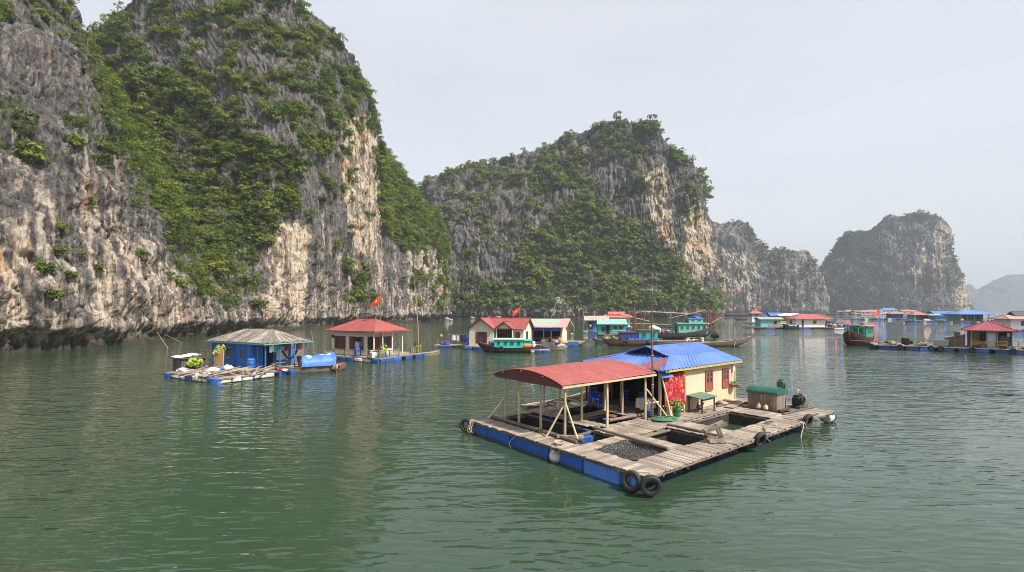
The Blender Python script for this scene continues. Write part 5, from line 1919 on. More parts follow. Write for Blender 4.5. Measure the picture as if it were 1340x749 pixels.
def fence_rail(t, p, q, z0, h, mat, gap=.35, infill=None):
    p, q = Vector((*p, z0)), Vector((*q, z0))
    L = (q - p).length
    mb = MB()
    up = Vector((0, 0, 1))
    for k in range(max(2, int(L / 1.6)) + 1):
        c = p.lerp(q, k / max(2, int(L / 1.6)))
        mb.bar(c, c + up * (h + .08), .10)
    mb.bar(p + up * h, q + up * h, .06, .07)
    mb.bar(p + up * h * .25, q + up * h * .25, .05, .05)
    mb.build('railing', mat, t)
    mb = MB()
    n = int(L / gap)
    for k in range(n):
        c = p.lerp(q, (k + .5) / n)
        mb.bar(c + up * h * .25, c + up * h, .06, .03)
    mb.build('baluster', infill or mat, t)


def flagpole(label, loc, h, w=1.2, fh=.8, droop=.5, ang=0.0, seed=0, z=0.0):
    t = thing('flag_pole', label, 'flag', (loc[0], loc[1], z), 0)
    MB().tube([(0, 0, 0), (0, 0, h)], [.04, .025], 8).build('pole', BAMBOO, t, 50)
    flag(t, (0, 0, h - fh / 2 - .03), w, fh, droop, seed, ang)
    return t


def sticks(mb, c, n, L, spread, seed, r=.05, z=.06):
    g = random.Random(seed)
    for i in range(n):
        a = g.uniform(-.35, .35) + (PI / 2 if g.random() < .25 else 0)
        x, y = c[0] + g.uniform(-spread, spread), c[1] + g.uniform(-spread * .6, spread * .6)
        l = L * g.uniform(.5, 1)
        dx, dy = math.cos(a) * l / 2, math.sin(a) * l / 2
        mb.tube([(x - dx, y - dy, c[2] + z * (1 + i * .25)), (x + dx, y + dy, c[2] + z * (1 + i * .25) + g.uniform(-.05, .25))], [r, r * .7], 6)


def sack(label, loc, s, m, seed, rot=0.0, cat='sack', name='sack'):
    o = MB().blob((0, 0, s[2] * .7), s, seed, .35, 16, 10).blob((s[0] * .7, .1, s[2] * .5), (s[0] * .6, s[1] * .8, s[2] * .7), seed + 1, .35, 14, 8).build(name, m, None, 60, loc)
    o.rotation_euler = (0, 0, rot)
    return tag(o, label, cat)


def cargo(label, loc, rot, seed, L, W_, mats, n=9, cat='gear', name='fishing_gear'):
    """Mixed gear on a deck: each kind is a part (drums, boxes, poles, cloth heaps)."""
    g = random.Random(seed)
    t = thing(name, label, cat, loc, rot)
    dr, bx, hp = MB(), MB(), MB()
    for i in range(n):
        x, y = g.uniform(-L / 2, L / 2), g.uniform(-W_ / 2, W_ / 2)
        k = g.random()
        m = mats[i % len(mats)]
        if k < .35:
            MB().drum((x, y, .38), .26, .76, 'z', 12).build('drum', m, t, 40)
        elif k < .65:
            s = g.uniform(.4, .8)
            MB().rbox((x, y, s * .4), (s, s * .8, s * .8), .05, g.uniform(0, 3)).build('box', m, t, 40)
        else:
            MB().blob((x, y, .2), (g.uniform(.35, .7), .4, g.uniform(.2, .45)), seed * 9 + i, .4, 12, 8).build('bundle', m, t, 60)
    pl = MB()
    sticks(pl, (0, 0, .3), 3, L, W_ * .3, seed, .04, .3)
    pl.build('pole', BAMBOO, t, 60)
    return t


def simple_person(label, loc, rot, shirt, sit=True):
    """Small figure grown as one skinned surface, with clothing and hair as children."""
    t = thing('person', label, 'person', loc, rot)
    if sit:
        J = dict(pel=(0, 0, .12), ch=(.05, 0, .42), nk=(.07, 0, .60), hd=(.09, 0, .74), top=(.09, 0, .84), ls=(.05, .18, .54), le=(.16, .24, .30), lh=(.34, .16, .22), rs=(.05, -.18, .54), re=(.16, -.24, .30), rh=(.34, -.16, .22), lk=(.40, .14, .22), lf=(.48, .13, -.14), rk=(.40, -.14, .22), rf=(.48, -.13, -.14))
    else:
        J = dict(pel=(0, 0, .88), ch=(0, 0, 1.2), nk=(0, 0, 1.40), hd=(.02, 0, 1.53), top=(.02, 0, 1.63), ls=(0, .19, 1.34), le=(.05, .24, 1.06), lh=(.16, .22, .84), rs=(0, -.19, 1.34), re=(.05, -.24, 1.06), rh=(.16, -.22, .84), lk=(.03, .10, .46), lf=(0, .11, .03), rk=(.03, -.10, .46), rf=(0, -.11, .03))
    R_ = dict(pel=.14, ch=.14, nk=.06, hd=.095, top=.06, ls=.06, le=.045, lh=.03, rs=.06, re=.045, rh=.03, lk=.062, lf=.045, rk=.062, rf=.045)
    E_ = [('pel', 'ch'), ('ch', 'nk'), ('nk', 'hd'), ('hd', 'top'), ('ch', 'ls'), ('ls', 'le'), ('le', 'lh'), ('ch', 'rs'), ('rs', 're'), ('re', 'rh'), ('pel', 'lk'), ('lk', 'lf'), ('pel', 'rk'), ('rk', 'rf')]
    ks = list(J)
    me = bpy.data.meshes.new('body')
    me.from_pydata([J[k] for k in ks], [(ks.index(a), ks.index(b)) for a, b in E_], [])
    o = bpy.data.objects.new('body', me)
    COL.objects.link(o)
    md = o.modifiers.new('s', 'SKIN')
    sv = me.skin_vertices.new(name='') if not me.skin_vertices else me.skin_vertices[0]
    for i, k in enumerate(ks):
        me.skin_vertices[0].data[i].radius = (R_[k], R_[k])
    me.skin_vertices[0].data[0].use_root = True
    o.modifiers.new('d', 'SUBSURF').levels = 1
    bpy.context.view_layer.update()
    dg = bpy.context.evaluated_depsgraph_get()
    m2 = bpy.data.meshes.new_from_object(o.evaluated_get(dg))
    o.modifiers.clear()
    o.data = m2
    m2.materials.clear()
    m2.materials.append(paint('skin', (.32, .18, .11), .6, .1, (.2, .1, .06), 6, .05))
    o.parent = t
    mb = MB().tube([Vector(J['pel']), Vector(J['pel']).lerp(Vector(J['ch']), .5), Vector(J['ch']), Vector(J['ch']).lerp(Vector(J['nk']), .6)], [.165, .17, .175, .10], 12)
    for s in 'lr':
        mb.tube([Vector(J['ch']).lerp(Vector(J[s + 's']), .5), Vector(J[s + 's']), Vector(J[s + 'e'])], [.08, .075, .065], 8)
    mb.build('shirt', shirt, t, 70)
    mb = MB()
    for s in 'lr':
        mb.tube([Vector(J['pel']), Vector(J[s + 'k']), Vector(J[s + 'k']).lerp(Vector(J[s + 'f']), .75)], [.13, .08, .07], 8)
    mb.build('trousers', paint('dark_trousers', (.03, .03, .045), .8, .2, (.05, .05, .05), 5, .1), t, 70)
    h = Vector(J['hd'])
    MB().blob(h + Vector((-.02, 0, .06)), (.105, .10, .09), 3, .05, 12, 8).build('hair', BLACK, t, 60)
    return t


def wheelhouse(t, x0, x1, w, z0, z1, mat, roofmat, nwin=3, over=.2, curve=.12, doorside=True):
    """Boat cabin: planked box with window openings along both sides and a cambered roof."""
    walls(t, x0, x1, -w / 2, w / 2, z0, z1, mat, name='cabin')
    L = x1 - x0
    for s in (-1, 1):
        for k in range(nwin):
            x = x0 + L * (k + .6) / (nwin + .2)
            window(t, (x, s * w / 2, z0 + (z1 - z0) * .62), L / (nwin + .2) * .5, (z1 - z0) * .36, 'v-' if s < 0 else 'v+', mat, 0)
    window(t, (x0, 0, z0 + (z1 - z0) * .65), w * .55, (z1 - z0) * .34, 'u-', mat, 1)
    door(t, (x1, 0, z0), w * .32, (z1 - z0) * .82, 'u+', mat)
    mb = MB()
    pr = [(-over, 0), (-over, .06)]
    n = 8
    top = [((-w / 2 - over) + (w + 2 * over) * i / n, curve * math.sin(PI * i / n)) for i in range(n + 1)]
    poly = [(x0 - over, y, z1 + .005 + zz) for y, zz in top] + [(x0 - over, y, z1 + .06 + zz) for y, zz in reversed(top)]
    mb.prism(poly, (L + 2 * over, 0, 0))
    mb.build('cabin_roof', roofmat, t)


def boat_tyre(label, loc, ang, group='tyres hung on boats and distant rafts', R=.26, r=.1):
    return make_tyre(label, loc, (0, .1, ang), group, None, R, r)


def blue_house_raft():
    o = at(287, 503)
    F = Frame((o.x, o.y), 60.5)
    W = F.p
    t = raft('cluttered raft on white and blue floats under the blue house, littered with poles and sacks', o, F.a, [(0, 3.9, 0, 8.1, 'u'), (3.95, 10.2, .3, 10.4, 'v')], .42)
    floats(t, (.2, 8.1), (.2, 0), [(1.0, FL_B), (1.5, FL_W), (.8, FL_W), (1.0, FL_B), (1.4, FL_W), (.8, FL_W), (.5, FL_B), (1.2, BLUE_TARP)], .6, .5, .16, 3)
    floats(t, (.1, .22), (10.2, .22), [(.9, FL_W), (.8, FL_W), (1.0, FL_W), (1.9, FL_W), (.3, None), (.7, FL_B), (.4, None), (.6, FL_B), (.6, FL_B), (.7, FL_B), (.6, FL_B), (.5, FL_W), (.5, FL_W), (.5, FL_B)], .6, .5, .16, 4)
    floats(t, (10, .6), (10, 10), [(1, FL_B)] * 6, .6, .5, .16, 5)
    BL = paint('blue_house_wall', (.012, .13, .46), .6, .35, (.02, .05, .12), 1.2, .1, streak=True)
    h = thing('blue_house', 'bright blue timber house with a patchy grey hipped roof and open porch on blue posts', 'house', W(0, 0, .42), F.a)
    zw = 2.35
    walls(h, 4.9, 8.9, 3.6, 9.7, 0.01, zw, BL, gaps={'v': [(6.0, 7.0, .01, 1.95)]})
    window(h, (4.9, 7.1, 1.35), .75, .9, 'u-', GREY_METAL, 1)
    window(h, (4.9, 5.0, 1.35), .6, .8, 'u-', BL, 0)
    tr = MB()
    for v in (3.6, 4.4, 6.2, 8.2, 9.7):
        tr.bar((4.87, v, 0), (4.87, v, zw), .07)
    tr.bar((4.87, 3.6, .95), (4.87, 9.7, .95), .05, .06)
    tr.bar((4.86, 5.8, 1.78), (4.86, 9.0, 1.78), .05, .05)
    tr.build('batten', BL, h)
    MB().ibox((4.9, 1.4, 0), (8.9, 3.6, .04)).build('porch_floor', DECK, h)
    posts(h, [(4.9, 1.6), (4.9, 2.7), (6.3, 1.6), (7.8, 1.6), (9.0, 1.6), (4.9, 3.45)], .02, zw, .07, BL)
    MB().ibox((4.95, 1.62, .06), (5.0, 3.5, .45)).build('kick_board', BL, h)
    MB().ibox((8.3, 3.4, .5), (8.4, 3.56, 1.9)).ibox((7.3, 3.5, .6), (8.3, 3.56, 1.9)).build('notice_panel', PALE_CREAM, h)
    MB().ibox((6.0, 3.66, .03), (7.0, 3.7, 1.94)).build('opening_shade', BLACK, h)  # black sheet behind the gap paints the shade indoors
    hip_roof(h, 4.45, 9.5, 1.1, 10.2, zw + .02, zw + 1.15, ROOF_GREY, 'v', 2.6, .5, .05, paint('teal_edge', (.10, .30, .28), .6, .3, (.2, .2, .2), 4, .1))
    # laid boards and pale strips on the old roof
    g = random.Random(4)
    mb = MB()
    for k in range(15):
        v = 1.9 + .52 * k
        a = Vector((4.45, v, zw + .09))
        top = Vector((6.95, min(max(v, 3.75), 7.55), zw + 1.2))
        b = a.lerp(top, g.uniform(.6, .95))
        mb.bar(a, b, g.uniform(.10, .32), .03)
    for k in range(7):
        u = 4.9 + .62 * k
        a = Vector((u, 1.1, zw + .09))
        top = Vector((6.98, 3.7, zw + 1.2))
        mb.bar(a, a.lerp(top, g.uniform(.5, .9)), g.uniform(.10, .3), .03)
    mb.build('roof_board', wood('pale_roof_board', (.40, .35, .31), (.15, .12, .10), .85, .6), h)
    # hammock, washing
    mb = MB().grid(lambda a, b: (6.9 + 1.6 * a, 2.1 + .35 * (b - .5), 1.55 - .85 * math.sin(PI * a) + .12 * abs(b - .5)), 14, 4)
    tag(mb.build('hammock', BLACK, None, 70, W(0, 0, .42)), 'dark hammock slung between the porch posts of the blue house', 'hammock').rotation_euler = (0, 0, F.a)
    for k, (u, m, lab) in enumerate([(5.6, CLOTH_WHITE, 'white cloth hanging under the porch eave of the blue house'), (6.0, TEAL, 'green cloth hanging beside the white cloth under the blue house porch'), (7.1, MAROON, 'dark red garment hanging in the middle of the blue house porch'), (8.3, PURPLE, 'dark garment hanging at the outer end of the blue house porch'), (8.65, ORANGE, 'orange garment hanging by the outermost porch post of the blue house')]):
        mb = MB().grid(lambda a, b: (u - .22 + .44 * a, 1.75 + .06 * math.sin(9 * a + k), 2.2 - .62 * b - .06 * math.sin(6 * a)), 8, 6)
        tag(mb.build('hanging_cloth', m, None, 70, W(0, 0, .42)), lab, 'cloth', 'washing on the blue house porch').rotation_euler = (0, 0, F.a)
    b_ = MB().box((0, 0, .42), (1.6, .42, .05))
    for x in (-.7, .7):
        b_.box((x, 0, .2), (.07, .38, .4))
    tag(b_.build('bench', DECK, None, None, W(7.0, 2.6, .44)), 'low plank bench on the porch of the blue house', 'bench').rotation_euler = (0, 0, F.a)
    t = thing('barrel', 'blue plastic barrel standing before the porch corner of the blue house', 'barrel', W(4.2, 2.6, .42), 0)
    MB().drum((0, 0, .5), .36, 1.0, 'z', 18).build('body', BLUE_FLOAT, t, 40)
    MB().cyl((0, 0, 1.02), .30, .05, 18).build('lid', paint('pale_blue_lid', (.1, .25, .6), .5, .2, (.2, .3, .4), 4, .1), t, 40)
    t = thing('young_tree', 'thin yellow leaved sapling before the blue house wall', 'plant', W(4.15, 7.2, .42), 0)
    MB().tube([(0, 0, 0), (.05, 0, .8), (.15, -.1, 1.6), (.3, -.4, 2.1)], [.04, .035, .025, .01], 6).tube([(.1, 0, 1.2), (.3, -.7, 1.5), (.4, -1.3, 1.45)], [.02, .015, .008], 5).tube([(.12, 0, 1.4), (0, .5, 1.8)], [.02, .01], 5).build('trunk', BAMBOO, t, 60)
    mb = MB().leaves((.15, -.1, 1.9), (.5, .5, .35), 60, .14, 2).leaves((.4, -1.1, 1.5), (.4, .6, .3), 50, .14, 3).leaves((0, .4, 1.7), (.3, .4, .3), 30, .14, 4)
    mb.build('foliage', YLEAF, t)
    bd = MB().box((0, 0, .95), (.05, 1.2, 1.75))
    bd.bar((.1, -.5, 0), (.1, -.5, 1.6), .06).bar((.1, .5, 0), (.1, .5, 1.6), .06)
    tag(bd.build('leaning_board', paint('tan_board', (.42, .27, .11), .75, .25, (.25, .16, .07), 2, .05), None, None, W(3.4, 6.2, .42)), 'tan board standing upright before the sapling on the cluttered raft', 'board').rotation_euler = (0, .05, F.a + .15)
    fr = thing('pole_frame', 'rust red trestle of poles between the crate hut and the tan board', 'frame', W(2.7, 7.0, .42), F.a)
    MB().tube([(-.6, 1.0, 0), (0, .55, 1.7), (.6, .2, 0)], .04, 6).tube([(-.5, -.9, .0), (0, -.6, 1.7), (.7, -1.0, 0)], .04, 6).build('trestle', wood('rust_pole', (.26, .12, .09), (.1, .06, .05)), fr, 60)
    MB().tube([(0, .9, 1.72), (0, -.95, 1.70)], .035, 6).build('crossbar', wood('rust_pole', (.26, .12, .09)), fr, 60)
    # crate hut with cabbages on it
    hu = thing('crate_hut', 'small dark slatted hut at the outer corner of the cluttered raft', 'hut', W(1.7, 7.6, .42), F.a)
    mb = MB()
    for i in range(10):
        x = -.9 + .2 * i
        for y in (-.7, .7):
            mb.box((x, y, .55), (.16, .04, 1.1 + .02 * (i % 3)))
    for i in range(7):
        y = -.6 + .2 * i
        mb.box((-.95, y, .55), (.04, .16, 1.1))
    mb.build('slat_wall', wood('grey_slats', (.16, .13, .115), (.05, .045, .04)), hu)
    MB().box((0, 0, 1.16), (2.3, 1.8, .05), (.06, .04, 0)).build('roof', DARKWOOD, hu)
    MB().blob((-.6, -.3, 1.28), (.6, .35, .12), 4, .4, 14, 8).blob((.3, .4, 1.3), (.7, .25, .14), 5, .4, 14, 8).blob((-.8, .5, 1.24), (.4, .5, .1), 6, .4).build('roof_cover', CLOTH_WHITE, hu, 60)
    CAB = paint('cabbage', (.24, .32, .03), .6, .3, (.14, .24, .02), 7, .3, bmp=.6, bdist=.04)
    g = random.Random(3)
    mb = MB()
    for i in range(9):
        mb.blob((g.uniform(-.5, .5), -1.05 + g.uniform(-.2, .2), .75 + g.uniform(-.2, .3)), (.2, .2, .2), i, .35, 12, 8)
    mb.leaves((0, -1.05, .75), (.6, .35, .4), 70, .16, 8)
    o_ = mb.build('yellow_bush', CAB, None, 60, W(1.7, 7.6, .42))
    tag(o_, 'yellow green leafy bush growing against the slatted crate hut', 'plant').rotation_euler = (0, 0, F.a)
    sack('white sacking heaped at the edge of the raft in front of the slatted hut', W(.7, 6.5, .42), (.7, .4, .22), CLOTH_WHITE, 3, F.a + 1.4)
    sack('white netting heaped in the middle of the cluttered raft', W(1.5, 3.6, .42), (.9, .45, .28), CLOTH_WHITE, 8, F.a + 1.2)
    sack('crumpled white sheet beside the blue bag near the tan board', W(3.3, 4.5, .42), (.4, .4, .3), CLOTH_WHITE, 12, F.a)
    sack('small blue bag beside the crumpled white sheet', W(2.8, 4.9, .42), (.5, .35, .2), BLUE_FLOAT, 14, F.a, 'bag', 'bag')
    for k, (u, v, n, lab) in enumerate([(1.6, 1.6, 16, 'grey poles strewn over the near corner of the cluttered raft'), (1.3, 5.0, 14, 'bleached poles strewn in the middle of the cluttered raft'), (4.1, .9, 10, 'long bleached poles lying before the porch of the blue house')]):
        mb = MB()
        sticks(mb, (0, 0, .02), n, 3.4, 1.1, k, .075, .05)
        tag(mb.build('driftwood', DECK, None, 60, W(u, v, .42)), lab, 'poles').rotation_euler = (0, 0, F.a + .3 * k)
    for k, (u, v, n, ms, lab) in enumerate([(.8, 2.6, 10, [CLOTH_WHITE, DECK, BLUE_TARP], 'white and pale scraps piled along the near edge of the cluttered raft'), (2.6, 1.0, 9, [DECK, CLOTH_WHITE, BAMBOO], 'grey and white scraps at the near corner of the cluttered raft'), (2.2, 5.2, 9, [CLOTH_WHITE, BLUE_FLOAT, DECK], 'scraps and small blue cans between the net heap and the tan board'), (5.6, .7, 8, [DECK, RED_TRIM, CLOTH_WHITE], 'small red and grey gear on the boards before the blue house porch')]):
        cargo(lab, W(u, v, .42), F.a + PI / 2 * (k % 2), 60 + k, 4.4, 1.6, ms, n, 'scraps', 'scrap_pile').scale = (.5, .5, .4)
    for k, (px, py, a, lab) in enumerate([(222, 456, (-2.2, .4, 2.4), 'thin stake leaning out of the water before the cliff, the steeper of two'), (244, 449, (-4.2, .5, 1.5), 'thin stake leaning low out of the water before the cliff, the flatter of two')]):
        q = at(px, py)
        tag(MB().tube([(0, 0, -.4), a], [.06, .04], 6).build('stake', BAMBOO, None, 60, q), lab, 'stake', 'stakes before the cliff')
    # sampan with blue cover
    s = at(408, 489)
    b = hull_boat('covered_sampan', 'wooden sampan under a bright blue tarpaulin hood beside the blue house', 'boat', (s.x - .45, s.y + .9, 0), math.radians(34), 6.2, 1.6, .48, .85, .62, wood('sampan_wood', (.28, .24, .17), (.08, .07, .05)), inner=DECK, thwarts=3)

    def hood(a, b__):
        th = PI * b__
        return Vector((-1.0 + 2.9 * a + .12 * math.sin(7 * b__), -math.cos(th) * (1.0 + .05 * math.sin(13 * a)), .62 + (.92 + .22 * a) * math.sin(th) ** .75 - .10 * math.sin(PI * a) * math.sin(th) + .07 * math.sin(19 * a + 4 * b__) * math.sin(th) + .03 * math.sin(23 * b__)))
    hd = MB().grid(hood, 24, 14).build('hood', BLUE_TARP, b, 70)
    MB().tube([Vector((-.92, -math.cos(PI * i / 12) * .84, .52 + .94 * math.sin(PI * i / 12) ** .8)) for i in range(13)], .05, 6).tube([Vector((2.0, -math.cos(PI * i / 12) * .84, .52 + .94 * math.sin(PI * i / 12) ** .8)) for i in range(13)], .04, 6).build('hoop', BAMBOO, hd, 60)
    MB().grid(lambda a, b__: hood(.18 + .12 * a, .28 + .26 * b__) * 1.012, 6, 6).grid(lambda a, b__: hood(.6 + .3 * a, .34 + .16 * b__) * 1.012, 6, 6).build('patch', paint('faded_patch', (.42, .50, .62), .7, .3, (.3, .3, .3), 4, .1), hd, 70)
    MB().ibox((-.9, -.55, .35), (-.86, .55, 1.2)).build('end_board', paint('rust_board', (.36, .12, .04), .7, .3, (.2, .08, .04), 4, .1), b)
    MB().tube([(1.6, -.9, .9), (2.1, -1.0, .0)], .045, 6).build('oar', BAMBOO, b, 60)
    cargo('red and white gear lying in the stern of the covered sampan', (s.x + 1.7, s.y + 1.3, .32), .4, 5, 1.8, .8, [CLOTH_WHITE, RED_TRIM, DECK, DECK], 6).scale = (.5, .5, .45)
    tag(MB().tube([(0, 0, -.5), (-.5, 0, 3.3)], [.05, .03], 6).build('stake', BAMBOO, None, 60, at(413, 470)), 'tall thin stake in the water between the blue house and the red hip roof', 'stake')


def red_house_raft():
    o = at(497, 475.5)
    F = Frame((o.x, o.y), 62)
    W = F.p
    t = raft('tidy raft edged with blue and white floats and a low brown fence', o, F.a, [(0, 8.0, 0, 9.0, 'u')], .5)
    floats(t, (.2, 9), (.2, .1), [(1.2, FL_B), (1.2, FL_W), (1.2, FL_B), (1.1, FL_B), (1.3, FL_W), (1.1, FL_W), (1.1, FL_B)], .6, .52, .16, 2)
    floats(t, (.1, .22), (8, .22), [(.7, FL_B), (1.2, FL_B), (1.2, FL_B), (.5, None), (1.2, FL_B), (.4, None), (1.4, FL_B), (.5, FL_B)], .6, .52, .16, 6)
    h = thing('cream_house', 'cream house with a wide red hipped roof, maroon shutters and a fenced porch', 'house', W(0, 0, .5), F.a)
    zw = 2.78
    walls(h, 1.25, 5.6, 3.3, 8.7, .01, zw, PALE_CREAM)
    for v, w in ((7.3, .8),):
        window(h, (1.25, v, 1.45), w, 1.35, 'u-', MAROON, 1, MAROON)
    window(h, (1.25, 5.35, 1.45), .75, 1.35, 'u-', MAROON, 1)
    MB().ibox((1.17, 5.02, .8), (1.23, 5.68, 2.1)).build('shutter', MAROON, h)
    window(h, (1.25, 3.9, 1.45), .5, 1.35, 'u-', MAROON, 0, None)
    MB().ibox((1.18, 8.25, 1.95), (1.24, 8.6, 2.3)).build('vent', BLACK, h)
    MB().rbox((1.05, 4.4, 1.9), (.28, .55, .5), .06).build('wall_unit', BLACK, h, 40)
    door(h, (2.1, 3.3, 0), .95, 2.1, 'v-', MAROON, MAROON)
    window(h, (4.4, 3.3, 1.35), 1.1, 1.3, 'v-', MAROON, 1, MAROON)
    posts(h, [(1.3, 2.1), (2.7, 2.1), (4.3, 2.1), (6.1, 2.1), (6.1, 5.0), (6.1, 8.6)], .0, zw, .08, paint('white_post', (.62, .60, .56), .6, .3, (.3, .28, .25), 4, .1))
    MB().bar((1.3, 2.1, zw - .1), (6.1, 2.1, zw - .1), .12, .2).build('lintel', PALE_CREAM, h)
    hip_roof(h, .65, 6.75, 1.45, 9.3, zw + .05, zw + 1.38, ROOF_RED, 'v', 2.6, .3, .03)
    brown = wood('fence_brown', (.27, .15, .05), (.09, .05, .03))
    f1 = thing('fence', 'low brown fence with pale green infill along the shuttered side of the red roofed raft', 'fence', W(0, 0, .5), F.a)
    fence_rail(f1, (.25, 8.9), (.25, .3), 0, .72, brown, .3, paint('pale_green', (.40, .48, .33), .7, .3, (.2, .2, .15), 4, .2))
    f2 = thing('fence', 'short brown fence with white infill before the porch of the red roofed house', 'fence', W(0, 0, .5), F.a)
    fence_rail(f2, (.3, .3), (3.4, .3), 0, .72, brown, .3, paint('white_infill', (.6, .6, .56), .7, .3, (.3, .3, .25), 4, .2))
    f3 = thing('fence', 'brown fence with pale green infill at the boat end of the red roofed raft', 'fence', W(0, 0, .5), F.a)
    fence_rail(f3, (5.6, .4), (7.8, .4), 0, .8, brown, .3, paint('pale_green', (.40, .48, .33)))
    t = thing('barrel', 'pair of ribbed blue water barrels bound as one tank beside the brown fence', 'barrel', W(.75, 4.0, .5), 0)
    MB().drum((0, -.26, .55), .3, 1.15, 'z', 16).build('body', BLUE_FLOAT, t, 40)
    MB().drum((0, .30, .55), .3, 1.15, 'z', 16).build('body', BLUE_FLOAT, t, 40)
    for k, (u, v, m, s, lab) in enumerate([(1.9, 1.2, YLEAF, .5, 'yellow leaved potted shrub on the porch of the red roofed house'), (7.3, .8, LEAF, .45, 'green potted shrub at the boat end fence of the red roofed raft')]):
        t = thing('potted_shrub', lab, 'plant', W(u, v, .5), 0, 'potted shrubs on the red roofed raft')
        MB().tube([(0, 0, 0), (0, 0, .4)], [.18, .24], 12).build('pot', BRICKRED, t, 40)
        MB().leaves((0, 0, .8 + s * .3), (s, s, s * 1.1), 90, .16, k).build('foliage', m, t)
    cargo('colourful household things along the porch of the red roofed house', W(1.0, 1.3, .5), F.a, 8, 1.6, .8, [CLOTH_WHITE, TEAL, BLUE_FLOAT, RED_TRIM], 6, 'household things', 'household_things')
    flagpole('red flag with a yellow star above the red hipped roof', W(3.2, 2.9, 0), 6.9, 1.0, .68, .75, PI, 2, .5)
    t = thing('bamboo_mast', 'very tall bamboo mast at the boat end of the red roofed raft', 'mast', W(7.2, .55, .5), 0)
    MB().tube([(0, 0, 0), (-.05, 0, 3.0), (-.25, 0, 6.5), (-.6, 0, 9.6)], [.08, .07, .05, .03], 8).build('pole', BAMBOO, t, 50)
    MB().bar((-.75, 0, 9.5), (-.45, 0, 9.5), .03).bar((-.6, -.3, 9.6), (-.6, .3, 9.6), .03).build('aerial', GREY_METAL, t)
    mb = MB()
    for z in (.8, 2.4, 2.5):
        mb.torus((-.02, 0, z), .09, .025, (0, 0, 1), 12, 6)
    mb.build('lashing', ROPE, t)
    s = W(9.4, .5)
    hull_boat('dinghy', 'small grey dinghy tied to the boat end of the red roofed raft', 'boat', s, F.a + PI - .15, 3.4, 1.1, .38, .6, .45, wood('sampan_wood', (.28, .24, .17)), inner=DECK, thwarts=2)


